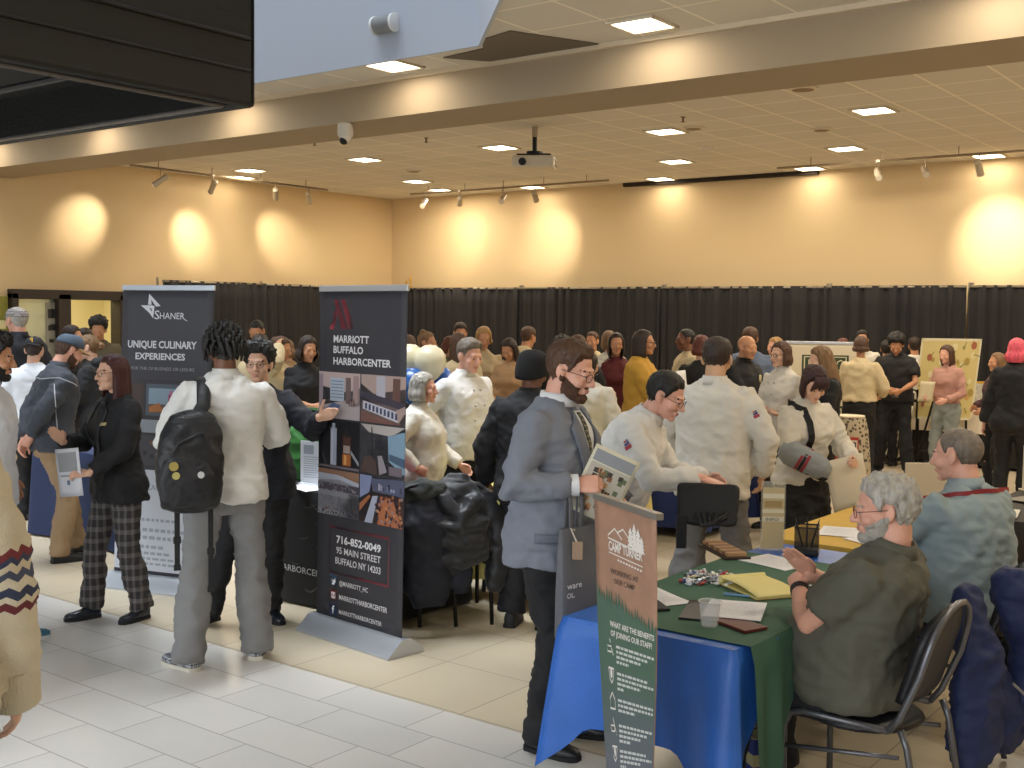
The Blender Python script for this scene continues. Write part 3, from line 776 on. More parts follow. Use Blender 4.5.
# ceiling with the open well on the near side
VX, VY = -6.02, 7.43
g = G()
def slab(pts): g.prism(pts, CEIL, CEIL + .12)
slab([(LX - .2, VY), (VX, VY), (VX + 1.6, VY - 1.6), (VX + 1.6, -6), (RX + .2, -6), (RX + .2, BY + .2), (LX - .2, BY + .2)])
S_(g.build('ceiling', ceilm))
g = G(); g.box(((LX + RX) / 2, (BEAM_Y0 + BEAM_Y1) / 2, (BEAM_Z + CEIL) / 2), (RX - LX, BEAM_Y1 - BEAM_Y0, CEIL - BEAM_Z - .002))
S_(g.build('ceiling_beam', mat('beam_paint', 'a39279', .7)))
whitem = mat('atrium_white_wall', 'b6bcc8', .7)
g = G(); T = .03
for a, b in (((LX - .2, VY), (VX, VY)), ((VX, VY), (VX + 1.6, VY - 1.6)), ((VX + 1.6, VY - 1.6), (VX + 1.6, -6))):
    a, b = V((*a, 0)), V((*b, 0)); n = (b - a).normalized().cross(V((0, 0, 1))) * T
    g.prism([(a.x, a.y), (b.x, b.y), (b.x + n.x, b.y + n.y), (a.x + n.x, a.y + n.y)], CEIL - .02, 8.0)
S_(g.build('wall_atrium', whitem))
g = G(); tm = mat('ceiling_edge_trim', 'd9c9ae', .6)
g.box(((LX + RX) / 2, BEAM_Y0 - .02, CEIL - .02), (RX - LX, .04, .04)); S_(g.build('trim_1', tm))
g = G(); g.prism([(-5.92, 7.30), (-5.55, 7.20), (-5.22, 7.95), (-6.35, 7.95), (-6.60, 7.62), (-6.1, 7.55)], CEIL - .012, CEIL - .002)
S_(g.build('trim_2', mat('bare_ceiling_patch', '6d6253', .9)))
g = G(); g.box((-8.63, BY - .06, CEIL - .03), (3.4, .10, .06)); S_(g.build('trim_3', mat('screen_slot_dark', '2a2119', .8)))

# kitchen seen through the left-hand glazing
fr = mat('bronze_window_frame', '2c211b', .45)
g = G()
for y0, y1, z0, z1 in ((8.70, 8.80, 0, DZ), (9.42, 9.62, 0, DZ), (10.45, 10.60, 0, DZ), (8.70, 10.62, DZ - .08, DZ + .06), (8.8, 9.42, .86, .94)):
    g.box((LX, (y0 + y1) / 2, (z0 + z1) / 2), (.26, y1 - y0, z1 - z0))
S_(g.build('window_1', fr, bevel=.006))
g = G(); g.box((LX - .02, 9.12, 1.50), (.015, .60, 1.10)); S_(g.build('window_2', mat('frosted_glass', 'b9c2b4', .25, alpha=.55)))
g = G(); g.box((LX - 2.6, 9.8, 1.3), (.1, 4.4, 2.8)); g.box((LX - 1.4, 7.65, 1.3), (2.6, .1, 2.8)); g.box((LX - 1.4, 11.95, 1.3), (2.6, .1, 2.8))
S_(g.build('wall_kitchen', mat('kitchen_wall', 'e9dfb4', .7)))
g = G(); g.box((LX - 1.4, 9.8, 2.75), (2.6, 4.4, .1)); S_(g.build('ceiling_kitchen', mat('kitchen_ceiling', 'e5e0cc', .8)))
g = G(); g.box((LX - 1.4, 9.8, -.05), (2.7, 4.4, .1)); S_(g.build('floor_kitchen', mat('kitchen_floor', '8a7860', .6)))
lamp('AREA', 'kitchen_lamp', (LX - 1.3, 10.0, 2.6), 60, (1, .90, .62), 1.0)
t = thing('wire_shelf', 'chrome wire shelf rack standing behind the kitchen window', 'shelf', (LX - 2.2, 10.35, 0))
wm = mat('chrome_wire', '8d8672', .3, .8)
for x in (-.2, .2):
    for y in (-.55, .55):
        g = G(); g.tube([(x, y, 0), (x, y, 1.85)], .014, 8); g.build('post', wm, t)
for z in (.5, .95, 1.4, 1.75):
    g = G()
    for k in range(9): g.tube([(-.2 + .05 * k, -.55, z), (-.2 + .05 * k, .55, z)], .004, 5)
    for y in (-.55, -.2, .2, .55): g.tube([(-.2, y, z - .008), (.2, y, z - .008)], .006, 5)
    g.build('wire_tray', wm, t)
t = thing('switch_panel', 'grey control panel with black screen beside the bronze kitchen frame', 'panel', (LX + .012, 9.36, 1.55))
g = G(); g.box((0, 0, 0), (.02, .16, .85)); g.build('panel_plate', mat('grey_panel', '8f8d80', .5), t, bevel=.004)
for y, z, w, h in ((0, .26, .10, .14), (.02, .06, .07, .09), (-.03, .05, .04, .08), (.0, -.14, .07, .05)):
    g = G(); g.box((.014, y, z), (.012, w, h)); g.build('panel_screen', mat('panel_dark', '22262a', .3), t, bevel=.003)
t = thing('notice_board', 'yellow green notice board on the wall by the kitchen', 'board', (LX + .02, 8.52, 1.45))
g = G(); g.box((0, 0, 0), (.03, .34, 1.2)); g.build('board_panel', mat('olive_board', '8d8a3c', .7, var=.2), t, bevel=.004)
for z in (.2, -.15, -.4):
    g = G(); g.box((.018, .06, z), (.004, .14, .12)); g.build('pinned_note', mat('note_cream', 'd9d2a0', .8), t)

# black drapes on pipes along both walls
drm = mat('black_drape', '222021', .85, bump=.2, bscale=200, stretch=(1, 1, .05))
pipm = mat('drape_pipe', '9c9384', .4, .6)
def drape(label, a, b, h=2.36, gap=.0, group='black pipe and drape panels'):
    a, b = V((*a, 0)), V((*b, 0)); L = (b - a).length; u = (b - a).normalized(); n = u.cross(V((0, 0, 1)))
    t = thing('drape_panel', label, 'curtain', a, 0, group)
    ph = random.uniform(0, 9)
    def fn(i, j):
        s = gap + i * (L - 2 * gap); z = .03 + j * (h - .03)
        sq = s + .06 * math.sin(s * 4.3 + ph) + .035 * math.sin(s * 9.7 + 2 * ph) + .02 * noise.noise((s * 3, j * 1.5, ph))
        am = .6 + .6 * abs(noise.noise((s * 1.1, .3, ph)))
        w = am * (math.sin(sq * 2 * math.pi / .23 + ph) * (.042 - .012 * j) + .020 * math.sin(sq * 2 * math.pi / .11 + ph + j * 1.2)) + .04 * noise.noise((s * 1.3, j * .8, ph))
        return u * s + n * w + V((0, 0, z))
    g = G(); g.grid(fn, int(L / .022), 8); g.build('cloth', drm, t, smooth=True, solid=.004)
    g = G(); g.tube([u * 0 + V((0, 0, h - .02)), u * L + V((0, 0, h - .02))], .018, 8); g.build('rail', pipm, t, smooth=True)
    for s in (0, L):
        g = G(); g.tube([u * s - n * .13, u * s - n * .13 + V((0, 0, h + .04))], .02, 8); g.box(u * s - n * .05 + V((0, 0, .01)), (.4, .4, .02)); g.build('upright', pipm, t)
    return t
YB = 16.28
nb = ('behind the shield banner', 'behind the floral poster and easel', 'at the far right of the back wall', 'behind the yellow sweater', 'behind the white balloons', '')
for k, (x0, x1, lb) in enumerate(((-15.2, -12.3, 'black drape panel in the far corner above the balloons'), (-12.3, -9.4, 'black drape panel behind the man in the grey suit'), (-9.4, -6.6, 'black drape panel behind the person in the yellow sweater'),
                              (-6.6, -4.62, 'black drape panel behind the shield banner'), (-4.58, -2.2, 'black drape panel behind the yellow floral poster'), (-2.2, 0.6, 'black drape panel beyond the right edge by the pink haired person'))):
    drape(lb, (x0 - (.05 if k != 4 else 0), YB), (x1, YB))
for y0, y1, lb in ((11.1, 13.2, 'black drape panel on the left wall beside the kitchen frame'), (13.2, 16.2, 'black drape panel on the left wall next to the corner')):
    drape(lb, (LX + .30, y0), (LX + .30, y1))

# ---------------------------------------------------------------- ceiling fittings
glow = mat('lamp_diffuser', 'fff0d8', .5, emit=9.0)
bez = mat('white_trim_metal', 'd8cdb8', .5)
def downlight(x, y, label, power=None):
    t = thing('recessed_light', label, 'ceiling light', (x, y, CEIL - .002), 0, 'square downlights in the ceiling')
    g = G(); w = .19
    for sx, sy, dx, dy in ((0, 1, 2 * w, .03), (0, -1, 2 * w, .03), (1, 0, .03, 2 * w), (-1, 0, .03, 2 * w)): g.box((sx * w, sy * w, -.008), (dx + .03 * (dx > .1), dy + .03 * (dy > .1) * 0, .016))
    g.build('bezel', bez, t)
    g = G(); g.box((0, 0, -.006), (2 * w - .03, 2 * w - .03, .006)); g.build('diffuser', glow, t)
    lamp('AREA', 'downlight_lamp', (x, y, CEIL - .03), power or PDL, WARM, .4)
PDL = 36
for x, y, lb in ((-14.38, 12.0, 'square downlight nearest the left wall above the drapes'), (-11.9, 12.03, 'square downlight in the near row above the kitchen crowd'), (-9.5, 12.13, 'square downlight just left of the projector'),
                 (-7.0, 12.15, 'square downlight right of the projector in the near row'), (-4.46, 12.12, 'square downlight at right nearest the beam'), (-2.0, 12.1, 'square downlight at the frame edge in the near row'), (0.5, 12.1, 'square downlight out at the right'), (3.2, 12.1, 'square downlight far out at the right'),
                 (-13.13, 14.5, 'square downlight above the far left corner'), (-8.22, 14.58, 'square downlight in the second row right of the projector'), (-5.74, 14.63, 'square downlight left of the right track'), (-3.2, 14.6, 'square downlight in the second row near the frame edge'), (-.7, 14.6, 'square downlight off at the right in the second row'),
                 (-13.67, 15.75, 'square downlight in the far corner by the drapes'), (-11.97, 16.2, 'square downlight against the back wall behind the left track'), (-9.47, 16.3, 'square downlight against the back wall at the dark slot'), (-6.94, 16.3, 'square downlight against the back wall at the right slot end'), (-4.4, 16.3, 'square downlight against the back wall behind the right track'), (-15.3, 12.55, 'square downlight hard against the left wall')):
    downlight(x, y, lb, (1.5 if x < -15 else 5) if y > 16 or x < -15 else None)
for x, lb in ((-14.7, 'square downlight in front of the beam at far left'), (-12.2, 'square downlight in front of the beam behind the black box'), (-9.7, 'square downlight in front of the beam left of the camera dome'), (-7.19, 'square downlight in front of the beam by the white wall'), (-4.61, 'square downlight in front of the beam at top'), (-2.1, 'square downlight in front of the beam past the right edge'), (.4, 'square downlight in front of the beam out at right')):
    downlight(x, 7.62, lb, 8)
for x, y in ((-3.4, 10.0), (0, 10.0), (3.5, 9.8), (-.5, 5.6), (3.0, 5.6)):
    lamp('AREA', 'downlight_lamp', (x, y, CEIL - .04), PDL, WARM, .4)

trk = mat('track_metal', '8a7b66', .4, .5); hd = mat('track_head_metal', 'b9ab95', .4, .4)
def track(label, a, b, hangers):
    t = thing('light_track', label, 'track', a, 0)
    a, b = V(a), V(b); g = G(); g.tube([V((0, 0, 0)), b - a], .018, 6); g.build('rail', trk, t)
    for k in range(hangers):
        p = (b - a) * ((k + .5) / hangers); g = G(); g.tube([p, p + V((0, 0, CEIL - a.z))], .006, 6); g.build('hanger_rod', trk, t)
def spot(label, p, target, power=0, col=WARM, size=42):
    t = thing('track_spotlight', label, 'spotlight', p, 0, 'track spotlights')
    d = (V(target) - V(p)).normalized(); c = V((0, 0, -.17)); hor = V((d.x, d.y, 0)).normalized(); 
    g = G(); g.tube([(0, 0, 0), (0, 0, -.15)], .008, 8); g.box((0, 0, 0), (.05, .05, .03)); g.build('stem', trk, t)
    g = G(); g.tube([c - d * .13, c - d * .12, c + d * .10, c + d * .13], [.03, .045, .045, .05], 14); g.build('can', hd, t, smooth='auto')
    g = G(); g.tube([c + d * .126, c + d * .134], .042, 14); g.build('lens', mat('spot_lens_glow', 'fff4e0', .4, emit=3) if power else mat('spot_lens_dim', 'cfc4b0', .3), t)
    if power: lamp('SPOT', 'spot_beam', V(p) + c + d * .16, power, col, .03, target, R_(size), 1.0)
track('long light track hanging in front of the left wall', (-14.65, 10.0, 3.98), (-14.65, 13.9, 3.98), 4)
track('light track hanging in front of the back wall by the projector', (-13.9, 15.2, 3.98), (-9.75, 15.2, 3.98), 5)
track('light track hanging at the right of the dark slot', (-6.95, 15.2, 3.98), (-2.0, 15.2, 3.98), 5)
WS = (1.0, .88, .70)
for y, ty, tz, lb in ((10.53, 9.91, 3.19, 'spotlight at the near end of the left wall track'), (11.48, 11.85, 3.12, 'spotlight second from the near end of the left wall track'), (12.75, 13.73, 3.18, 'spotlight third along the left wall track'), (13.48, 14.9, 2.75, 'spotlight at the corner end of the left wall track')):
    spot(lb, (-14.65, y, 3.98), (LX, ty, tz), 130 if ty < 14 else 18, WS, 46)
for x, tx, tz, p, lb in ((-13.58, -13.2, 2.9, 0, 'spotlight facing out at the corner end of the back track'), (-12.76, -14.1, 3.2, 80, 'spotlight left of the middle on the back track'), (-11.83, -11.6, 3.0, 0, 'tilted spotlight in the middle of the back track'), (-11.17, -11.82, 3.15, 150, 'spotlight under the projector on the back track'),
                         (-5.51, -5.0, 3.0, 0, 'spotlight facing left on the right track'), (-4.89, -4.5, 3.0, 0, 'steeply tilted spotlight in the middle of the right track'), (-4.22, -4.31, 3.0, 240, 'spotlight at the right end of the right track')):
    spot(lb, (x, 15.2, 3.98), (tx, BY, tz) if p else (x + .3, 14.6, 3.6), p, WS, 54)
# projector
t = thing('projector', 'white projector hanging from the ceiling on a black pole', 'projector', (-8.14, 11.06, CEIL))
dk = mat('black_metal', '141414', .45, .3); wp = mat('projector_shell', 'cfc6b2', .45)
g = G(); g.tube([(0, 0, 0), (0, 0, -.12)], .035, 12); g.build('ceiling_sleeve', mat('pole_grey', 'a99a83', .5), t, smooth='auto')
g = G(); g.tube([(0, 0, -.12), (0, 0, -.30)], .028, 12); g.build('pole', dk, t, smooth='auto')
rq = rotz(R_(30))
g = G(); g.tube([(0, 0, -.29), (0, 0, -.33)], .10, 14); g.box((0, 0, -.335), (.40, .22, .02), 0, rq); g.build('mount', dk, t, smooth='auto')
g = G(); g.box((0, 0, -.42), (.50, .36, .14), 0, rq); g.build('case', wp, t, bevel=.025)
g = G(); c = rq @ V((-.12, -.19, 0)); g.tube([c + V((0, 0, -.43)), c + V((0, 0, -.43)) + rq @ V((0, -.03, 0))], .045, 14); g.build('lens', dk, t, smooth='auto')
for z in (-.40, -.43, -.46):
    g = G(); c = rq @ V((.254, 0, 0)); g.box(c + V((0, 0, z)), (.008, .26, .012), 0, rq); g.build('vent', mat('vent_grey', '6b6354', .6), t)
# camera dome under the beam, wall speaker, small ceiling fittings
t = thing('security_camera', 'white security camera dome hanging under the beam', 'camera', (-8.2, 8.02, BEAM_Z))
g = G(); g.lathe([(.06, 0), (.075, -.005), (.078, -.10), (.07, -.13)], n=18); g.build('housing', mat('dome_white', 'b9b2a6', .5), t, smooth='auto')
g = G(); g.ell((0, 0, -.13), (.062, .062, .075), None, 16, 10); g.build('dome', mat('dome_clear', 'c9c0b4', .1), t, smooth=True)
g = G(); g.ell((0, -.02, -.165), (.045, .045, .045), None, 14, 9); g.build('lens', dk, t, smooth=True)
t = thing('wall_speaker', 'white curved speaker with grey grille on the upper white wall', 'speaker', (-7.05, VY - .06, 4.39), 0)
g = G(); g.tube([(-.10, 0, 0), (.10, 0, 0)], .075, 20, flat=1.0); g.build('grille', mat('speaker_grille', '8b8d8e', .6, bump=.6, bscale=300), t, smooth='auto')
for s in (-1, 1):
    g = G(); g.tube([(s * .10, 0, 0), (s * .125, 0, 0), (s * .135, 0, 0)], [.08, .082, .06], 20); g.build('end_cap', mat('speaker_white', 'e6e6e4', .4), t, smooth='auto')
g = G(); g.box((0, .05, 0), (.24, .05, .10)); g.build('bracket', mat('speaker_white', 'e6e6e4', .4), t, bevel=.01)
for x, y, r, lb in ((-4.6, 10.6, .15, 'round dark ceiling speaker nearest the beam at right'), (-6.6, 12.1, .13, 'round ceiling speaker right of the second downlight'), (-5.4, 13.0, .13, 'round ceiling speaker above the right track'), (-9.3, 10.2, .12, 'round ceiling speaker just left of the projector pole'), (-12.2, 13.4, .12, 'round ceiling speaker above the left part of the hall')):
    t = thing('ceiling_speaker', lb, 'ceiling speaker', (x, y, CEIL - .001), 0, 'round ceiling speakers')
    g = G(); g.lathe([(r, 0), (r, -.012), (r * .9, -.02)], n=24); g.build('ring', bez, t, smooth='auto')
    g = G(); g.lathe([(r * .88, -.014), (r * .6, -.024), (.001, -.027)], n=24); g.build('grille', mat('grille_brown', '8f7a5f', .8), t, smooth=True)
for x, y, lb in ((-3.45, 9.75, 'smoke detector on the ceiling at right by the beam'), (-7.2, 13.6, 'smoke detector above the dark ceiling slot')):
    t = thing('smoke_detector', lb, 'smoke detector', (x, y, CEIL), 0, 'smoke detectors')
    g = G(); g.lathe([(.075, 0), (.075, -.02), (.055, -.045), (.02, -.05)], n=18); g.build('housing', mat('detector_white', 'e0d8c8', .5), t, smooth='auto')
    g = G(); g.lathe([(.08, 0), (.08, -.006)], n=18); g.build('base', bez, t)
for x, y, lb in ((-6.35, 11.4, 'sprinkler head right of the near downlights'), (-9.8, 11.0, 'sprinkler head left of the projector'), (-11.2, 10.4, 'sprinkler head near the camera dome')):
    t = thing('sprinkler_head', lb, 'sprinkler', (x, y, CEIL), 0, 'ceiling sprinklers')
    g = G(); g.lathe([(.03, 0), (.03, -.006), (.012, -.01), (.012, -.05)], n=10); g.build('body', trk, t, smooth='auto')
    g = G(); g.lathe([(.026, -.055), (.026, -.06)], n=10); g.build('deflector', trk, t)

# the black hanging box at upper left
t = thing('hanging_box', 'big black fabric covered box hanging overhead at top left', 'hanging box', (-4.972, 4.19, 3.0))
bk = mat('black_fabric_shell', '131513', .5, bump=.25, bscale=25, stretch=(1, .15, 2))
prof = []
for (cx, cy), a0 in (((-.04, .04), -90), ((-.04, 1.46), 0)):
    for k in range(5): a = R_(a0 + 22.5 * k); prof.append((cx + .04 * math.cos(a), cy + .04 * math.sin(a)))
g = G(); L = 5.0; B = 4.0
def edge_box(x0, x1, y0, y1):
    for (a, b, c, d) in ((x0, x1, y0, y1),): g.box(((a + b) / 2, (c + d) / 2, .80), (b - a, d - c, 1.60))
g.box((-.03, -L / 2, .80), (.06, L, 1.60)); g.box((-B + .03, -L / 2, .80), (.06, L, 1.60)); g.box((-B / 2, -.03, .80), (B, .06, 1.60)); g.box((-B / 2, -L + .03, .80), (B, .06, 1.60)); g.box((-B / 2, -L / 2, 1.58), (B, L, .05))
g.build('shell', bk, t, bevel=.03)
g = G(); g.box((-B / 2, -L / 2, .30), (B - .1, L - .1, .02)); g.build('inner_deck', mat('inner_black', '0b0b0c', .7), t)
for z, w in ((.19, .016), (.36, .022)):
    g = G(); g.tube([(.006, -L, z + .02), (.006, -.05, z)], w * .55, 8, flat=1); g.build('seam_piping', bk, t, smooth=True)
g = G(); g.tube([(-.12, -L + .1, .004), (-.12, -.14, .004), (-B + .1, -.14, .004)], .014, 8); g.build('edge_tube', mat('edge_grey', '6c6660', .4, .3), t)
g = G(); g.tube([(-2.6, -.9, .06), (-.25, -.9, .06)], .02, 8); g.tube([(-2.6, -2.0, .06), (-.25, -2.0, .06)], .02, 8); g.build('cross_tube', mat('inner_tube', '1c1b1d', .5), t)
for x in (-.3, -B + .3):
    for y in (-.4, -L + .4):
        g = G(); g.tube([(x, y, 1.6), (x, y, 5.4)], .008, 6); g.build('suspension_cable', dk, t)
# ================================================================ BANNERS
alu = mat('brushed_aluminium', 'c3c7cd', .35, .7, bump=.1, bscale=60, stretch=(.1, 3, 3))
def M_(h, r=.6): return mat('print_' + h, h, r)
def roll_banner(label, A, B, H, tilt=0.0, front=None, basemat=None, zbot=.09, cloth='2f2e33', cat='banner', group='retractable banner stands'):
    A, B = V((*A, 0)), V((*B, 0)); u = (B - A).normalized(); n = u.cross(V((0, 0, 1)))
    t = thing('banner_stand', label, cat, (A + B) / 2, 0, group); o = (A + B) / 2; W = (B - A).length
    fn = lambda x, y, off=0: (u * ((x - .5) * W + tilt * (1 - y)) + V((0, 0, zbot + (H - zbot) * (1 - y))) + n * off)
    g = G(); g.grid(lambda i, j: fn(i, j), 12, 24); g.build('banner_cloth', M_(cloth), t, smooth=True, solid=-.002)
    g = G(); g.box(V((0, 0, H)) + u * tilt, (W + .01, .02, .035), 0, Matrix((u, n, V((0, 0, 1)))).transposed()); g.build('top_rail', alu, t, bevel=.004)
    g = G(); pr = [(-.13, 0), (.13, 0), (.13, .012), (.075, .055), (.045, .085), (.02, .095), (-.03, .095), (-.07, .07), (-.13, .018)]
    g.prism([(a, b) for a, b in pr], -W / 2 - .035, W / 2 + .035, 0, lambda a, b, s: n * a + V((0, 0, b)) + u * s); g.build('base', alu, t, smooth='auto')
    g = G(); g.tube([V((0, 0, .06)) - n * .03, V((0, 0, H)) + u * tilt - n * .012], .011, 8); g.build('support_pole', dk, t)
    return t, fn, W
# hotel banner with the red M
t, fn, W = roll_banner('tall dark banner stand with the red M and hotel photos', tuple(on_z(317, 613, .09).xy), tuple(on_z(402, 639, .09).xy), 2.03, tilt=.03, cloth='312f35')
a = Art(fn); red, lt = M_('b0404c'), M_('d6d3d4')
for x0 in (.0, .085):
    a.poly([(.165 + x0, .033), (.215 + x0, .033), (.275 + x0 + .06, .120), (.225 + x0 + .04, .120)], red)
a.poly([(.175, .06), (.215, .07), (.185, .105), (.165, .122), (.115, .122), (.125, .112), (.155, .102)], red)
for s, y, w in (('MARRIOTT', .160, .415), ('BUFFALO', .192, .35), ('HARBORCENTER', .226, .665)): a.text(s, .17, y, -.021, w, lt, .022)
a.build('lettering', t)
# six printed photographs
rows = ((.250, .395), (.395, .545), (.545, .690)); rnd = random.Random(11)
def P_(*r): return M_('%02x%02x%02x' % r)
for ci, (x0, x1) in enumerate(((.0, .492), (.505, 1.0))):
    for ri, (y0, y1) in enumerate(rows):
        a = Art(fn); w, h = x1 - x0, y1 - y0 - .006; X = lambda q: x0 + q * w; Y = lambda q: y0 + q * h
        def rc(q0, r0, q1, r1, c, l): a.rect(X(q0), Y(r0), X(q1), Y(r1), M_(c), l)
        def pl(pts, c, l): a.poly([(X(p), Y(q)) for p, q in pts], M_(c), l)
        k = (ci, ri)
        if k == (0, 0):     # lobby: pale floor, blue rug, window, columns
            rc(0, 0, 1, 1, '8d8588', 0); pl([(0, 0), (1, 0), (1, .3), (.7, .42), (0, .3)], 'b5a09c', 1); rc(.28, .12, .62, .62, 'a9b4c2', 2); rc(.0, .05, .1, .8, '8e7f86', 2)
            for i in range(6): rc(.30, .18 + .07 * i, .60, .20 + .07 * i, '6f7d92', 3)
            rc(.66, .1, .78, .66, '6b5a58', 3); rc(.84, .05, .97, .7, '98817e', 3); pl([(0, .75), (.7, .58), (1, .66), (1, 1), (0, 1)], 'a59a9a', 3); pl([(0, .95), (.35, .66), (.55, .70), (.3, 1), (0, 1)], '51648c', 4)
            for i in range(5): rc(.74 + .03 * i, .55, .755 + .03 * i, .72, ('33303a', '7d4c4a')[i % 2], 5)
        elif k == (1, 0):   # upper balcony
            rc(0, 0, 1, 1, '7c6a68', 0); pl([(0, 0), (1, 0), (1, .25), (.3, .4), (0, .2)], 'a28c84', 1); rc(.35, .02, .55, .5, 'a7a3ab', 2); rc(.72, .05, .88, .6, '5f4038', 2)
            pl([(0, .35), (1, .55), (1, .70), (0, .48)], '3a3340', 3); pl([(.05, .55), (.9, .75), (.85, .95), (.05, .72)], 'b6b2bb', 4)
            for i in range(9): rc(.10 + .085 * i, .60 + .02 * i, .15 + .085 * i, .72 + .022 * i, '3d4560', 5)
            pl([(0, .78), (.9, .97), (.9, 1), (0, 1)], '6b4a42', 5); pl([(.8, .7), (1, .6), (1, .75), (.85, .98)], '9c8780', 5)
        elif k == (0, 1):   # bottle and glass
            rc(0, 0, 1, 1, '2c2a30', 0); rc(.30, .16, .45, .94, 'a2a8ba', 1); rc(.34, .06, .41, .18, 'a2a8ba', 1); rc(.33, .2, .36, .9, 'c0c4d0', 2)
            rc(.60, .30, .80, .95, '4a2b22', 1); rc(.66, .12, .74, .34, '171216', 2); rc(.62, .50, .78, .66, '9a8b86', 3); rc(.60, .68, .80, .92, 'a3602e', 3); rc(.64, .70, .70, .90, 'd19a58', 4)
            a.line([(X(.8), Y(.62)), (X(.99), Y(.86))], .012, M_('8d8f97'), 3); rc(0, .95, 1, 1, '6b6268', 3); a.line([(X(.1), Y(.7)), (X(.2), Y(.95))], .01, M_('4d4a50'), 3)
        elif k == (1, 1):   # lounge with round chair
            rc(0, 0, 1, 1, '5d5a60', 0); pl([(0, 0), (1, 0), (.7, .2), (.2, .16)], 'a8a09c', 1); pl([(.62, .2), (1, .08), (1, .95), (.65, .7)], '7792a6', 1); pl([(.66, .55), (1, .62), (1, .8), (.66, .68)], '43566c', 2); rc(.33, .3, .52, .5, '1d1d24', 2)
            a.line([(X(.26), Y(.05)), (X(.28), Y(.62))], .012, M_('2a2629'), 3); pl([(.02, .98), (.06, .72), (.2, .62), (.36, .72), (.40, 1)], '4b3a34', 3); pl([(.4, .62), (.5, .6), (.62, .92), (.45, 1)], '8b8389', 4); rc(.66, .8, .95, .98, '6a5f66', 4)
        elif k == (0, 2):   # ice rink
            rc(0, 0, 1, 1, '9e9ea6', 0); pl([(0, 0), (1, 0), (1, .22), (.5, .10), (0, .12)], '8e6a54', 1); pl([(0, .10), (.5, .10), (1, .22), (1, .3), (.5, .2), (0, .26)], 'a9aebb', 2); rc(0, .30, 1, .46, '4c4650', 2)
            for i in range(70): q, r_ = rnd.random(), rnd.random(); rc(q * .98, .30 + r_ * .14, q * .98 + .02, .33 + r_ * .14, rnd.choice(['8b8791', '2b2730', '6d4a44', 'a9a5ad']), 3)
            for i in range(40): q = rnd.random(); r_ = rnd.random(); rc(q * .98, .82 + r_ * .14, q * .98 + .025, .88 + r_ * .12, rnd.choice(['3b3741', '221f27', '6a4d46', '8d8994']), 3)
            for i in range(14): q = rnd.random(); r_ = rnd.random(); rc(q * .98, .5 + r_ * .25, q * .98 + .012, .56 + r_ * .25, '585462', 3)
        else:               # restaurant hall
            rc(0, 0, 1, 1, '55403c', 0); pl([(0, 0), (.28, 0), (.22, .35), (0, .5)], '7d86a8', 1); pl([(.25, .05), (1, .0), (1, .35), (.3, .32)], '4d5268', 1)
            for i in range(12): q = .3 + rnd.random() * .65; rc(q, rnd.random() * .1 + .12, q + .04, .28, rnd.choice(['8d93ae', '39324a', 'a39aa6']), 2)
            pl([(.3, .42), (.42, .40), (.3, 1), (.12, 1)], '9ea2b4', 3); pl([(.48, .40), (.75, .42), (.98, 1), (.42, 1)], 'a5623e', 3)
            for i in range(60): q, r_ = rnd.random(), rnd.random(); rc(.35 + q * .6, .35 + r_ * .6, .39 + q * .6, .41 + r_ * .6, rnd.choice(['2b1f22', '7d4a36', 'b98359', '3d3444', '8c7b80', '5c2f28']), 4)
            pl([(0, .62), (.22, .40), (.26, .44), (.0, .8)], '9a5f3c', 4)
        a.build('photo_print', t)
a = Art(fn); a.frame(.15, .715, .845, .862, .008, M_('8e4048')); a.text('716-852-0049', .235, .765, -.022, .52, M_('e3e1e2'), .03); a.text('95 MAIN STREET', .235, .797, -.020, .52, lt, .012); a.text('BUFFALO NY 14203', .225, .829, -.020, .53, lt, .012)
a.rect(.155, .868, .25, .902, M_('4a8cc6')); a.poly([(.175, .878), (.20, .884), (.225, .874), (.232, .886), (.21, .897), (.18, .896), (.195, .889)], M_('e4e8ee'), 1)
a.rect(.155, .912, .25, .946, M_('c4564c')); a.frame(.178, .919, .228, .939, .006, M_('f0dede'), 1); a.disc(.203, .929, .009, M_('f0dede'), 1)
a.rect(.155, .956, .25, .990, M_('4866a8')); a.text('f', .19, .985, -.024, .03, M_('f0f0f4'), .02)
a.text('@MARRIOTT_HC', .275, .893, -.014, .34, lt, .012); a.text('MARRIOTTHARBORCENTER', .275, .937, -.015, .56, lt, .012); a.text('MARRIOTTHARBORCENTER', .275, .981, -.013, .5, lt, .004)
a.build('contact_print', t)

# culinary banner at left
t, fn, W = roll_banner('tall dark banner stand with white arrow logo behind the blazer woman', tuple(on_z(114, 571, .09).xy), tuple(on_z(203, 581, .09).xy), 2.04, tilt=.10, cloth='403f45')
a = Art(fn); wt = M_('d5d6da')
a.poly([(.295, .020), (.425, .062), (.375, .064), (.318, .040), (.325, .058), (.285, .058)], wt); a.poly([(.205, .060), (.325, .060), (.358, .062), (.348, .105), (.300, .085)], wt); a.poly([(.30, .068), (.33, .072), (.33, .082)], M_('403f45'), 1)
a.text('S', .362, .107, -.030, .055, wt, .005); a.text('HANER', .422, .106, -.022, .27, wt, .002); a.poly([(.665, .098), (.70, .110), (.73, .113), (.69, .104)], wt)
a.text('UNIQUE CULINARY', .075, .206, -.024, .76, wt, .028); a.text('EXPERIENCES', .165, .246, -.022, .55, wt, .028); a.text('FOR THE OF BUSINESS OR LEISURE', .12, .283, -.011, .70, M_('9a9aa2'), .0)
a.build('lettering', t)
a = Art(fn); a.rect(0, .315, 1, .62, M_('3b383d')); a.rect(.30, .33, .66, .44, M_('56606c'), 1); a.poly([(.33, .345), (.63, .345), (.63, .43), (.33, .43)], M_('8da3b4'), 2); a.rect(.33, .40, .63, .43, M_('6b5548'), 3)
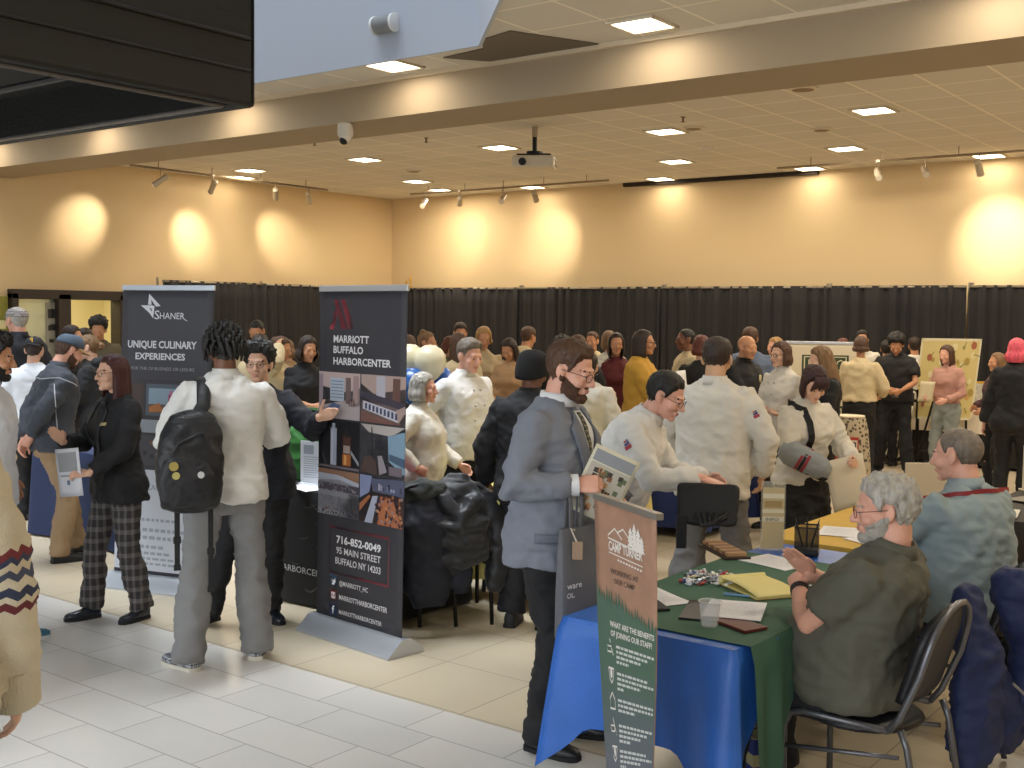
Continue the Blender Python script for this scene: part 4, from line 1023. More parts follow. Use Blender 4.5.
a.rect(.55, .365, .60, .415, M_('b0466e'), 4); a.rect(.56, .352, .59, .37, M_('c4708e'), 4); a.poly([(.34, .41), (.45, .395), (.5, .425), (.34, .428)], M_('b9743e'), 4)
a.rect(.05, .33, .27, .44, M_('4a3c38'), 1); a.rect(.70, .33, .96, .44, M_('5e5350'), 1); a.rect(.0, .455, 1, .50, M_('9aa0a8'), 1); a.rect(.05, .51, .95, .615, M_('4a474c'), 1)
for i in range(26): q, r_ = rnd.random(), rnd.random(); a.rect(.06 + q * .84, .515 + r_ * .08, .10 + q * .84, .53 + r_ * .08, M_(rnd.choice(['6f6a6c', '2d2a2f', '7a5a46', '8d8a90'])), 2)
a.build('photo_print', t)
a = Art(fn); a.rect(0, .63, 1, .985, M_('cfd3dc'))
for y, x0, x1, h in ((.80, .30, .72, .010), (.835, .10, .90, .012), (.862, .14, .86, .012), (.895, .18, .55, .011), (.918, .20, .62, .010), (.938, .16, .84, .008), (.956, .25, .75, .008)):
    x = x0
    while x < x1: w = .03 + rnd.random() * .05; a.rect(x, y, min(x + w, x1), y + h, M_('9fa6b4'), 1); x += w + .018
a.text('CAREERS', .34, .70, -.02, .3, M_('8a92a2'), .004)
a.build('info_print', t)

# camp banner in front of the table: short, slim, bowed
t = thing('banner_stand', 'slim brown and green camp banner in front of the blue cloth', 'banner', on_z(628, 560, 0).xyz * 0 + V((-2.12, 3.31, 0)), 0, 'retractable banner stands')
O = t.location
def camp_pt(x, y, off=0):
    # top edge far-left to near-right; the bottom edge narrower, cloth slightly twisted
    TL, TR = CP + ray(594, 496) * 4.05, CP + ray(656, 517) * 3.56
    BL, BR = CP + ray(607, 768) * 4.02, CP + ray(653, 775) * 3.72
    L = TL.lerp(BL, y * 1.0); R = TR.lerp(BR, y * 1.0); p = L.lerp(R, x); u = (TR - TL).normalized(); n = u.cross(V((0, 0, 1)))
    return p - n * 0 + n * off - u * (.016 * math.sin(y * 3.1) * (1 - 2 * x)) - O
YS = 1.27
g = G(); g.grid(lambda i, j: camp_pt(i, j * YS), 10, 30); g.build('banner_cloth', mat('camp_cloth_brown', 'a67f68', .7, var=.10, vscale=14), t, smooth=True, solid=-.002)
a = Art(camp_pt); gr = mat('camp_print_green', '4f6a58', .7, var=.1); rnd = random.Random(5)
pts = [(0, .31)]; x = 0
while x < 1: x = min(1, x + rnd.uniform(.03, .06)); pts += [(x - .02, .335 + .075 * x + rnd.uniform(.015, .035)), (x, .315 + .10 * x + rnd.uniform(-.025, .015))]
for k in range(0, len(pts) - 1, 1): a.poly([pts[k], pts[k + 1], (pts[k + 1][0], .46), (pts[k][0], .46)], gr)
for k in range(10):
    cols = ('4f6a58', '4f6a58', '53695d', '566863', '5a6768', '61696e', '686c74', '70727a', '787a82', '83858c')
    for i in range(6): a.rect(i / 6, .46 + k * .081, (i + 1) / 6, .46 + (k + 1) * .081, mat('camp_print_' + cols[k], cols[k], .7))
a.build('tree_print', t)
a = Art(camp_pt); wt = M_('e9e2da'); dkp = M_('5b463c')
def tl(s, x, y, h, w, m, b=.0, n=1): a.text(s, x, y, h, w, m, b)
a.line([(.24, .128), (.36, .095), (.42, .112), (.48, .128)], .006, wt); a.line([(.40, .108), (.50, .088), (.60, .118)], .006, wt)
for x_, b_, h_ in ((.62, .140, .07), (.68, .146, .095), (.74, .150, .085), (.79, .152, .060)):
    for q in range(4): y_ = b_ - h_ + q * h_ / 4.4; a.poly([(x_, y_), (x_ + .035 + .006 * q, y_ + h_ * .36), (x_ - .035 - .006 * q, y_ + h_ * .36)], wt, 1)
a.line([(.24, .137), (.80, .155)], .006, wt); tl('CAMP TURNER', .25, .181, -.034, .55, wt, .03); a.line([(.25, .190), (.80, .203)], .004, wt)
for i in range(9): a.rect(.40 + i * .045, .206 + i * .0012, .43 + i * .045, .213 + i * .0012, wt, 1)
tl('WORKING AT', .27, .268, -.020, .46, dkp, .008); tl('OUR CAMP', .33, .302, -.020, .34, dkp, .008)
tl('WHAT ARE THE BENEFITS', .23, .468, -.021, .74, wt, .022); tl('OF JOINING OUR STAFF?', .24, .502, -.021, .70, wt, .022)
for k, y_ in enumerate((.545, .645, .745, .84, .935, 1.04, 1.14)):
    cx = .22
    if k % 3 == 0: a.frame(cx - .06, y_ - .005, cx + .02, y_ + .022, .006, wt); a.line([(cx - .01, y_ - .03), (cx + .05, y_ + .03)], .008, wt)
    elif k % 3 == 1: a.line([(cx - .05, y_ - .02), (cx + .05, y_ - .02), (cx + .03, y_ + .02), (cx, y_ + .035), (cx - .03, y_ + .02), (cx - .05, y_ - .02)], .007, wt); a.disc(cx, y_ - .002, .02, wt)
    else: a.line([(cx - .05, y_ + .03), (cx - .05, y_ - .005), (cx, y_ - .03), (cx + .05, y_ - .005), (cx + .05, y_ + .03), (cx - .05, y_ + .03)], .007, wt)
    for r in range(4):
        x = .33; e = .97 - (.0 if r < 2 else .22 if r == 2 else .42) - (.1 if (k + r) % 3 == 1 else 0)
        if k in (2,) and r == 3: continue
        while x < e: w = rnd.uniform(.03, .08); a.rect(x, y_ - .012 + r * .019, min(x + w, e), y_ - .002 + r * .019, M_('cfd2cf'), 1); x += w + .014
a.build('lettering', t)
TLp, TRp = camp_pt(0, 0), camp_pt(1, 0); u = (TRp - TLp).normalized(); n = u.cross(V((0, 0, 1)))
g = G(); g.box((TLp + TRp) / 2 - n * .01, ((TRp - TLp).length + .01, .03, .022), 0, Matrix((u, n, u.cross(n) * -1)).transposed()); g.build('top_rail', mat('rail_grey', '8b857c', .4, .5), t, bevel=.003)
g = G(); g.tube([V(((TLp + TRp) / 2).xy.to_3d()) - n * .14 + V((0, 0, .04)), (TLp + TRp) / 2 - n * .045], .009, 8); g.build('support_pole', dk, t)
bm_ = (camp_pt(0, YS) + camp_pt(1, YS)) / 2
g = G(); pr = [(-.10, 0), (.10, 0), (.09, .03), (.03, .075), (-.03, .075), (-.09, .03)]; g.prism(pr, -.30, .30, 0, lambda a_, b_, s: V((bm_.x, bm_.y, 0)) + n * a_ + V((0, 0, b_)) + u * s); g.build('base', alu, t, smooth='auto')

# shield banner and floral poster near the back wall
def plain_banner(label, px, d, W, H, cloth):
    c = at_depth(px, d); toc = (CP - c); toc.z = 0; toc.normalize(); u = V((CR.x, CR.y, 0)).normalized() * .93 + V((0, 0, 0)); u = rotz(R_(-12)) @ u; u.normalize()
    return c, u
c, u = plain_banner('', 825, 14.1, .95, 1.62, ''); A_ = c - u * .48; B_ = c + u * .48
t, fn, W = roll_banner('white banner stand with a dark green shield near the back wall', (A_.x, A_.y), (B_.x, B_.y), z_at(825, 343, 14.1), cloth='d9ceb6', zbot=.1)
a = Art(fn); gn = M_('30442c'); cr = M_('cfc6a4')
a.poly([(.22, .10), (.80, .10), (.80, .26), (.72, .36), (.51, .46), (.30, .36), (.22, .26)], gn); a.poly([(.245, .112), (.775, .112), (.775, .257), (.70, .35), (.51, .445), (.32, .35), (.245, .257)], cr, 1); a.poly([(.26, .12), (.76, .12), (.76, .255), (.69, .343), (.51, .435), (.33, .343), (.26, .255)], gn, 2)
for i, s in enumerate('NFCC'): a.text(s, .30 + i * .115, .235, -.10, .085, cr, -.01, 4)
a.text('C', .47, .345, -.075, .085, cr, -.01, 4); a.rect(.25, .52, .77, .54, gn); a.rect(.30, .56, .72, .575, gn)
a.build('shield_print', t)
c, u = plain_banner('', 948, 14.55, .95, 1.5, '')
t = thing('poster', 'yellow floral poster board standing behind the woman in pink', 'poster', (c.x, c.y, 0))
nrm = u.cross(V((0, 0, 1))); fn = lambda x, y, off=0: u * ((x - .5) * .72 + .09 * (.5 - y)) + V((0, 0, .62 + 1.03 * (1 - y))) + nrm * off
g = G(); g.grid(lambda i, j: fn(i, j), 2, 2); g.build('board', M_('cdbb7c'), t, solid=-.012)
a = Art(lambda x, y, off=0: fn(x, y, off + .013)); a.frame(0, 0, 1, 1, .03, M_('d8cfae')); rnd = random.Random(2)
for k in range(46):
    x_, y_ = rnd.uniform(.08, .92), rnd.uniform(.06, .95); c_ = rnd.choice(['b9a24e', 'a58d45', '8d8a4c', 'd9cda0', 'c69a52', '9c5a3c'])
    a.disc(x_, y_, rnd.uniform(.02, .05), M_(c_), 1 + k % 4, 9)
    a.line([(x_, y_), (x_ + rnd.uniform(-.1, .1), y_ + rnd.uniform(-.08, .08))], .012, M_('7d7a45'), 1)
a.poly([(.42, .12), (.55, .1), (.52, .24), (.4, .26)], M_('9a4a34'), 6); a.build('flower_print', t)
g = G(); g.tube([fn(.1, .9) - nrm * .03, V((*(u * -.3 - nrm * .2).xy, 0))], .015, 6); g.tube([fn(.9, .9) - nrm * .03, V((*(u * .3 - nrm * .2).xy, 0))], .015, 6); g.tube([fn(.5, .3) - nrm * .03, V((*(-nrm * .6).xy, 0))], .015, 6); g.build('stand_leg', dk, t)

# scrollwork metal easel
c = at_depth(902, 14.5); uu = V((CR.x, CR.y, 0)).normalized()
t = thing('easel', 'black wrought iron easel with scroll feet beside the man in black', 'easel', c)
irn = mat('wrought_iron', '191513', .5, .5)
for sx, top in ((-.05, 0), (.30, 0)):
    g = G(); g.tube([uu * (sx * .7) + V((0, 0, 0.02)), uu * (sx + .12) + V((0, 0, .85))], .014, 8); g.build('leg', irn, t)
g = G(); g.tube([uu * .1 + V((0, .35, .02)), uu * .22 + V((0, 0, 1.0))], .012, 8); g.build('back_leg', irn, t)
g = G(); g.box(uu * .15 + V((0, -.03, .86)), (.46, .10, .035), 0, Matrix((uu, V((0, 0, 1)).cross(uu), V((0, 0, 1)))).transposed()); g.build('ledge', irn, t, bevel=.006)
def scroll(c0, sgn, r0=.11, z0=.13):
    pts = []
    for k in range(26): q = k / 25; r = r0 * (1 - .75 * q); a_ = q * 2.1 * math.pi; pts.append(c0 + uu * (sgn * (r * math.cos(a_))) + V((0, 0, z0 + r * math.sin(a_))))
    g = G(); g.tube(pts, .011, 7, round_ends=True); g.build('scroll', irn, t, smooth=True)
scroll(uu * .34, -1); scroll(uu * .56, -1, .08, .10); scroll(uu * .15 + V((0, 0, .80)), 1, .07, .14); scroll(uu * -.12, 1, .08, .10)
g = G(); g.tube([uu * -.2 + V((0, 0, .05)), uu * .62 + V((0, 0, .05))], .011, 7); g.build('foot_rail', irn, t)

# ================================================================ TABLES AND CLOTHS
def table(label, x0, x1, y0, y1, h=.735, mt=None):
    t = thing('folding_table', label, 'table', ((x0 + x1) / 2, (y0 + y1) / 2, 0)); lm = mat('table_leg_grey', '6f7176', .4, .5); w, l = x1 - x0, y1 - y0
    g = G(); g.box((0, 0, h - .02), (w, l, .04)); g.build('tabletop', mt or mat('table_plastic', 'b9b4aa', .5), t, bevel=.008)
    for sx in (-1, 1):
        for sy in (-1, 1):
            px_, py_ = sx * (w / 2 - .12), sy * (l / 2 - .16)
            if w < l: g = G(); g.tube([(px_ * .9, py_ * .92, h - .04), (px_ * .9, py_, .30), (px_, py_ * 1.01, .015)], .015, 8)
            else: g = G(); g.tube([(px_ * .92, py_ * .9, h - .04), (px_, py_ * .9, .30), (px_ * 1.01, py_, .015)], .015, 8)
            g.build('leg', lm, t, smooth=True)
    return t
def cloth(label, x0, x1, y0, y1, drop, m, h=.742, amp=.02, sides='nesw', flare=.35, seed=0.0, r=.012, wl=.22, group=None, nm='tablecloth', corner=.0, skew=None):
    # top sheet + falling sides with folds; drop may be a number or fn(side, t); sides: s = near edge (y0), n = far, w = x0, e = x1
    t = thing(nm, label, 'tablecloth', ((x0 + x1) / 2, (y0 + y1) / 2, 0), 0, group); w, l = (x1 - x0) / 2 + r, (y1 - y0) / 2 + r
    P4 = {'s': (V((-w, -l, 0)), V((w, -l, 0)), V((0, -1, 0))), 'e': (V((w, -l, 0)), V((w, l, 0)), V((1, 0, 0))), 'n': (V((w, l, 0)), V((-w, l, 0)), V((0, 1, 0))), 'w': (V((-w, l, 0)), V((-w, -l, 0)), V((-1, 0, 0)))}
    g = G(); g.grid(lambda i, j: V((lerp(-w + r + (skew * max(0, 1 - j * 3) if skew else 0), w - r, i), lerp(-l + r, l - r, j), h + .003 + .0015 * noise.noise((i * 9, j * 9, seed)))), 20, 24)
    dr = drop if callable(drop) else (lambda s, q: drop)
    order = 'senw'; per = []
    for s in order:
        a_, b_, n_ = P4[s]; L = (b_ - a_).length; N = max(8, int(L / .03))
        for k in range(N):
            q = k / N; nn = V(n_)
            e = min(q, 1 - q) * L
            if e < .10:      # bend round the corner
                o_ = P4[order[(order.index(s) + (1 if q > .5 else -1)) % 4]][2]; nn = (n_ + o_ * (.5 * (1 - e / .10))).normalized()
            per.append((a_.lerp(b_, q), nn, s, q, L))
    nv = 12; rowsv = []; s_acc = 0
    for k, (p, nn, s, q, L) in enumerate(per):
        s_acc += .03; D = dr(s, q) if s in sides else 0.012; e = min(q, 1 - q) * L; col = []
        for j in range(nv + 1):
            tt = j / nv; z = h - D * tt; wv = (math.sin(s_acc * 2 * math.pi / wl + seed * 5) + .5 * math.sin(s_acc * 2 * math.pi / (wl * .57) + seed)) * amp * tt ** .8
            cf = flare * D * tt * math.exp(-(e / .09) ** 2) * .45
            col.append(p + nn * (wv + cf + .006 + .01 * tt) + V((0, 0, (z - h) + h)))
        col[0] = V((p.x - nn.x * r, p.y - nn.y * r, h + .003)); rowsv.append(col)
    n_ = len(per); vs = [p for c_ in rowsv for p in c_]; fs = []
    for k in range(n_):
        k2 = (k + 1) % n_
        if skew and (per[k][2] not in sides): continue
        for j in range(nv): fs.append((k * (nv + 1) + j, k2 * (nv + 1) + j, k2 * (nv + 1) + j + 1, k * (nv + 1) + j + 1))
    g.add(vs, fs)
    g.build('cloth', m, t, smooth=True)
    return t
def fab(n, c, **k): return mat(n, c, k.pop('rough', .75), bump=.18, bscale=160, var=k.pop('var', .06), vscale=5, **k)
TX0, TX1, TY0, TY1 = -2.46, -1.75, 3.58, 5.45
table('grey folding table under the blue and green cloths', TX0, TX1, TY0, TY1)
def bdrop(s, q):
    if s == 's': return .40 + .17 * max(0, 1 - q / .18) + .24 * max(0, (q - .70) / .30) ** .8
    if s == 'w': return .38 + .20 * max(0, (q - .75) / .25)
    if s == 'e': return .42 * max(0, 1 - q / .13) ** .6 + .002
    return .40
bluem = fab('blue_table_plastic', '2f67bf', rough=.38, var=.10)
cloth('bright blue plastic cloth hanging off the near table end', TX0, TX1, TY0, TY1, bdrop, bluem, .742, .022, 'senw', .25, 1.3, wl=.30)
grn = fab('green_table_cloth', '3d6450', rough=.8)
cloth('dark green cloth laid over the blue cloth on the table', TX0 - .012, TX1 + .036, TY0 + .06, 5.12, lambda s, q: .08 + .62 * max(0, 1 - q / .34) ** 1.1 if s == 'e' else .0, grn, .748, .018, 'e', .2, 2.1, skew=.20)
yel = fab('yellow_table_cloth', 'cfa845')
table('folding table under the yellow cloth behind the acrylic stand', -2.56, -1.86, 5.56, 7.35)
cloth('yellow cloth on the table in front of the woman with the sling', -2.56, -1.86, 5.56, 7.35, .55, yel, .742, .02, 'senw', .3, .7)
# second yellow table between the chefs
table('folding table under the pale yellow cloth by the chefs', -4.92, -4.25, 5.85, 7.2)
cloth('pale yellow cloth on the table between chef and person in beanie', -4.92, -4.25, 5.85, 7.2, .60, fab('pale_yellow_cloth', 'd8c878'), .742, .03, 'senw', .35, 3.1)
# hotel table, black printed cover
table('folding table under the black printed cover behind the tall M banner', -6.05, -4.75, 5.02, 5.72)
ht = cloth('black table cover with wavy line print behind the tall banner', -6.05, -4.75, 5.02, 5.72, .725, fab('black_cover', '17171b'), .742, .008, 'senw', .10, 4.0, wl=.5)
def cov(x, y, off=0): return V((-.66 + x * 1.31, -.385 - off - .010, .03 + (1 - y) * .68))
a = Art(cov); rnd = random.Random(9); ln_ = M_('5a5a60')
for k in range(34):
    x_, y_ = rnd.random() * .95, rnd.uniform(.05, .95); pts = [(x_ + i * .018, y_ + .022 * math.sin(i * .9 + k) + .01 * i * (k % 3 - 1)) for i in range(int(rnd.uniform(4, 10))) if x_ + i * .018 < 1]
    if len(pts) > 1: a.line(pts, .0045, ln_)
a.text('HARBORCENTER', .28, .72, -.06, .40, M_('c9c9cc'), .004); a.build('line_print', ht)
# navy table at left
table('folding table under the navy cover at left', -8.95, -7.72, 5.18, 5.85)
cloth('navy blue table cover behind the man in tan trousers', -8.95, -7.72, 5.18, 5.85, .725, fab('navy_cover', '1d2c52'), .742, .010, 'senw', .12, 5.0, wl=.5)
# white table with black skirt, right rear
table('folding table under the white cloth at right rear', -4.9, -3.0, 15.2, 15.85)
cloth('black skirt hanging under the white cloth at right rear', -4.9, -3.0, 15.2, 15.85, .70, fab('black_skirt', '15120f'), .738, .02, 'senw', .1, 6.0, wl=.12, nm='table_skirt')
cloth('white cloth on the table behind the woman in jeans', -4.94, -2.96, 15.16, 15.89, .30, fab('cream_cloth', 'ded2bd'), .744, .012, 'senw', .3, 6.5)
table('folding table under the long white cloth behind the easel', -6.9, -5.15, 15.1, 15.8)
cloth('long white cloth on the table behind the easel', -6.9, -5.15, 15.1, 15.8, .68, fab('cream_cloth', 'ded2bd'), .744, .02, 'senw', .2, 7.5)
# printed-cover table, tall and narrow, with the red sign
pm = mat('newsprint_cover', 'b0a48e', .8); n = Nodes(pm); _, co = n.coords()
vo = n.new('ShaderNodeTexVoronoi'); vo.inputs['Scale'].default_value = 26; n.link(co, vo.inputs['Vector'])
n.link(n.mix(n.math('GREATER_THAN', vo.outputs['Distance'], .42), lin('4a4036'), lin('b3a68d')), n.b.inputs['Base Color'])
pt = at_depth(851, 12.3)
t = thing('high_table', 'tall table in a black and cream patterned cover beside the blonde woman', 'table', pt)
g = G(); prof = [(.24, 0.0), (.235, .3), (.20, .7), (.175, .80), (.17, .83), (.001, .835)]
g.rings([[V((math.cos(a_ * math.pi / 12) * r * (1 + .05 * math.sin(a_ * 2)), math.sin(a_ * math.pi / 12) * r, z)) for a_ in range(24)] for r, z in prof]); g.build('fitted_cover', pm, t, smooth='auto')
g = G(); g.lathe([(.17, .835), (.17, .85)], n=24); g.build('tabletop', mat('cream_top', 'd8cbb0', .6), t)
t2 = thing('counter_sign', 'red sign board leaning on the patterned table', 'sign', pt + V((.04, -.22, .50)))
dcam = (CP - pt); dcam.z = 0; dcam.normalize(); ur = V((-dcam.y, dcam.x, 0)); t2.location = pt + dcam * .245 + V((0, 0, .38))
fn2 = lambda x, y, off=0: ur * ((x - .5) * .26) + V((0, 0, (1 - y) * .26)) + dcam * off - ur * .02
g = G(); g.grid(lambda i, j: fn2(i, j), 1, 1); g.build('board', M_('b23a30'), t2, solid=-.01)
a = Art(lambda x, y, off=0: fn2(x, y, off + .011)); a.text('0', .10, .85, -.65, .34, M_('e6d9c9'), .03); a.rect(.55, .12, .95, .9, M_('d8c9b6')); a.rect(.6, .2, .9, .5, M_('4c4a5a'), 1); a.rect(.6, .58, .82, .8, M_('a53a36'), 1); a.build('sign_print', t2)
# info table by the bald man: books and leaflets
table('folding table under the grey cloth between bald man and crossed arms chef', -5.3, -4.55, 8.6, 9.6)
cloth('blue cloth on the table behind the big chef', -5.3, -4.55, 8.6, 9.6, .66, fab('royal_cloth', '26386e'), .742, .02, 'senw', .2, 8.0)
table('folding table under the dark cloth at the right edge', -1.95, -.9, 6.95, 8.9)
cloth('charcoal cloth on the leaflet table at the right edge', -1.95, -.9, 6.95, 8.9, .70, fab('charcoal_cloth', '2a2724'), .742, .015, 'senw', .2, 9.0)

# ================================================================ CHAIRS, COATS
def chair(label, loc, rz, frame, pad, group='stacking chairs'):
    t = thing('stacking_chair', label, 'chair', loc, rz, group)     # faces +Y
    g = G(); g.ell((0, .02, .425), (.225, .225, .04), None, 20, 8); g.build('seat', pad, t, smooth=True)
    for s in (-1, 1):
        g = G(); g.tube([(s * .21, .23, .012), (s * .21, .235, .38), (s * .21, .21, .43), (s * .21, .16, .445), (s * .21, -.16, .445)], .0125, 10); g.build('front_leg', frame, t, smooth=True)
        g = G(); g.tube([(s * .22, -.30, .012), (s * .215, -.23, .40), (s * .215, -.205, .46)], .0125, 10); g.build('rear_leg', frame, t, smooth=True)
        g = G(); g.tube([(s * .212, .232, .30), (s * .214, -.20, .36)], .009, 8); g.build('side_rail', frame, t, smooth=True)
    pts = [V((-.21, -.16, .445)), V((-.215, -.20, .50)), V((-.215, -.265, .66))]
    for k in range(9): a_ = math.pi - k * math.pi / 8; pts.append(V((math.cos(a_) * .205, -.285 - .035 * math.sin(a_), .74 + math.sin(a_) * .15)))
    pts += [V((.215, -.265, .66)), V((.215, -.20, .50)), V((.21, -.16, .445))]
    g = G(); g.tube(pts, .0125, 10); g.build('back_frame', frame, t, smooth=True)
    g = G()
    def bk_(i, j):
        z = .54 + j * .335; w_ = .195 * (1 if z < .72 else math.sqrt(max(.02, 1 - ((z - .72) / .165) ** 2))); return V((lerp(-w_, w_, i), -.205 - .02 * math.sin(i * math.pi) - .30 * (z - .54), z))
    g.grid(bk_, 12, 14); g.build('backrest', pad, t, smooth=True, solid=.035)
    return t
blackpad = mat('black_chair_vinyl', '15151a', .5, bump=.1); steel = mat('grey_chair_tube', '6a6b70', .35, .7); blk = mat('black_chair_tube', '1c1b1c', .4, .4)
def blob(parent, name, m, build, vox=.013, amp=.012, seed=1.0, it=3, zs=1.0):
    g = G(); build(g); v, f_ = remesh(g, vox, it); v = cloth_noise(v, vnormals(v, f_), amp, seed, zs)
    return raw_object(name, v, f_, m, parent)
ch_t = [at_depth(430, 6.95), at_depth(452, 6.98)]
CH1 = at_depth(452, 7.12); chair('black chair under the dark coats beside the tall M banner', CH1, R_(48), blk, blackpad)
coat = mat('black_puffer_coat', '14161c', .5, bump=.3, bscale=22, sheen=.2)
ct = thing('draped_coat', 'black puffy coat draped over the chair by the tall M banner', 'coat', CH1, R_(48), 'coats on chairs')
def cb(g):
    g.tube([(0, -.27, .84), (.01, -.33, .72), (.0, -.37, .52), (-.06, -.37, .40)], [.12, .17, .18, .10], 16, flat=.5, round_ends=True); g.ell((0, -.27, .83), (.17, .11, .07))
    g.tube([(-.15, -.29, .80), (-.23, -.36, .62), (-.25, -.38, .50), (-.20, -.39, .36)], [.075, .078, .07, .06], 12, round_ends=True); g.tube([(.15, -.28, .80), (.25, -.31, .60), (.25, -.31, .42), (.23, -.32, .27)], [.075, .08, .068, .058], 12, round_ends=True)
    g.tube([(-.10, -.36, .80), (.0, -.42, .68), (.10, -.37, .80)], [.05, .06, .05], 10, round_ends=True)
    for z in (.66, .56, .46): g.tube([(-.15, -.40, z), (0, -.43, z - .02), (.14, -.40, z)], [.045, .05, .045], 10, round_ends=True)
blob(ct, 'coat_shell', coat, cb, .014, .010, 2.0)
g = G(); g.tube([(-.24, -.385, .52), (-.12, -.40, .36), (.0, -.40, .30)], .006, 6); g.build('zip', mat('zip_grey', '55575c', .4, .5), ct)
CH2 = at_depth(408, 7.0); chair('second black chair half hidden behind the tall M banner', CH2, R_(60), blk, blackpad)
ct = thing('draped_coat', 'dark navy coat with grey scarf hanging behind the tall M banner', 'coat', CH2, R_(60), 'coats on chairs')
def cb2(g):
    g.tube([(0, -.27, .80), (0, -.33, .66), (.02, -.36, .28)], [.12, .17, .15], 14, flat=.5, round_ends=True); g.tube([(.18, -.28, .82), (.24, -.32, .56), (.23, -.34, .28)], [.08, .08, .065], 12, round_ends=True); g.tube([(-.18, -.28, .82), (-.24, -.32, .56), (-.23, -.34, .28)], [.08, .08, .065], 12, round_ends=True)
blob(ct, 'coat_shell', mat('navy_coat', '191d2b', .7, bump=.3, bscale=30), cb2, .015, .009, 3.0)
blob(ct, 'scarf', mat('grey_scarf', '3a3d3c', .9, bump=.4, bscale=60), lambda g: g.tube([(-.2, -.24, .80), (0, -.30, .85), (.2, -.26, .82), (.25, -.31, .70)], [.05, .065, .06, .05], 10, round_ends=True), .012, .014, 4.0)
# chair piled with coats in the middle background
c = at_depth(606, 9.6); chair('chair piled with coats behind the man in the grey suit', c, R_(40), blk, blackpad)
ct = thing('draped_coat', 'purple grey puffer coat piled on the chair behind the suit man', 'coat', c, R_(40), 'coats on chairs')
blob(ct, 'coat_shell', mat('purple_puffer', '2f2c3b', .55, bump=.3, bscale=20), lambda g: (g.ell((0, .0, .62), (.27, .26, .18)), g.ell((0, -.22, .88), (.24, .16, .16)), g.tube([(-.22, -.2, .85), (-.32, -.1, .6), (-.3, 0, .4)], [.1, .1, .08], 12, round_ends=True), g.ell((.05, .05, .82), (.2, .2, .14))), .018, .03, 5.0)

# ================================================================ THINGS ON THE FRONT TABLE
Z1 = .752
def paper(label, x, y, w, l, rz, z=Z1, m=None, lines=True, nm='paper_sheet', group='papers on the tables', n=1, head=None):
    t = thing(nm, label, 'paper', (x, y, z), R_(rz), group)
    g = G(); g.grid(lambda i, j: V(((i - .5) * w, (j - .5) * l, .0025 * n + .0015 * math.sin(i * 3 + j * 4))), 4, 5); g.build('sheet', m or mat('white_paper', 'e8e8ec', .7), t, solid=-.0022 * n)
    if lines:
        a = Art(lambda X, Y, off=0: V(((X - .5) * w, (.5 - Y) * l, .0025 * n + .0015 * math.sin(X * 3 + (1 - Y) * 4) + off * .6))); rr = random.Random(x * 10 + y)
        if head: a.rect(.3, .06, .7, .1, M_(head))
        for k in range(11):
            q = .12
            while q < .86: e = min(.88, q + rr.uniform(.05, .2)); (a.rect(q, .16 + k * .065, e, .171 + k * .065, M_('b9bcc6'))); q = e + .03
        a.build('print', t)
    return t
paper('white sheet by the slim camp banner at the table edge', -2.33, 4.02, .21, .28, 62)
paper('white printed form nearest the seated man on the green cloth', -1.965, 4.02, .22, .28, 20, Z1 + .012)
paper('white form lying between the candy and the pen cup', -2.23, 4.98, .22, .29, 74)
paper('small white card under the seated man\'s hands', -1.86, 4.62, .09, .12, 30, lines=False)
for x, y, rz, lb in ((-2.30, 5.95, 15, 'printed sheet on the yellow cloth behind the pen cup'), (-2.28, 6.45, 10, 'printed sheet further back on the yellow cloth'), (-2.2, 6.9, 20, 'sheet at the far end of the yellow cloth'), (-2.05, 5.80, 60, 'sheet by the grey haired man\'s face on the yellow cloth')):
    paper(lb, x, y, .21, .29, rz, .747)
# brown folder under the form, phone, wallet
t = thing('leather_notebook', 'reddish brown notebook under the printed form', 'notebook', (-1.87, 3.86, Z1), R_(68))
g = G(); g.box((0, 0, .006), (.11, .19, .012)); g.build('cover', mat('oxblood_leather', '5a221d', .4), t, bevel=.003)
g = G(); g.box((.004, 0, .006), (.106, .18, .009)); g.build('pages', mat('page_cream', 'd9d1bd', .8), t)
t = thing('black_folder', 'thin black folder under the form beside the clear cup', 'folder', (-2.03, 3.97, Z1), R_(20))
g = G(); g.box((0, 0, .004), (.23, .29, .008)); g.build('cover', mat('black_vinyl', '1a1b1e', .4), t, bevel=.002)
t = thing('mobile_phone', 'dark phone lying beside the slim camp banner', 'phone', (-2.25, 3.90, Z1), R_(50))
g = G(); g.box((0, 0, .005), (.075, .15, .010)); g.build('case', mat('phone_black', '1c1e20', .3), t, bevel=.004)
g = G(); g.box((0, 0, .0105), (.066, .14, .001)); g.build('screen', mat('phone_glass', '2e3236', .08), t)
t = thing('plastic_cup', 'clear plastic cup at the near corner of the green table', 'cup', (-1.955, 3.79, Z1))
clr = mat('clear_plastic', 'eef0f2', .08, alpha=.28)
g = G(); g.lathe([(.030, 0), (.032, .004), (.040, .088), (.0425, .092), (.0405, .092), (.038, .086), (.029, .006), (.001, .005)], n=24); g.build('cup_wall', clr, t, smooth='auto')
g = G(); g.tube([(math.cos(k * math.pi / 10) * .042, math.sin(k * math.pi / 10) * .042, .092) for k in range(20)], .0022, 6, closed=True); g.build('rim', mat('cup_rim', 'd9dadd', .2), t)
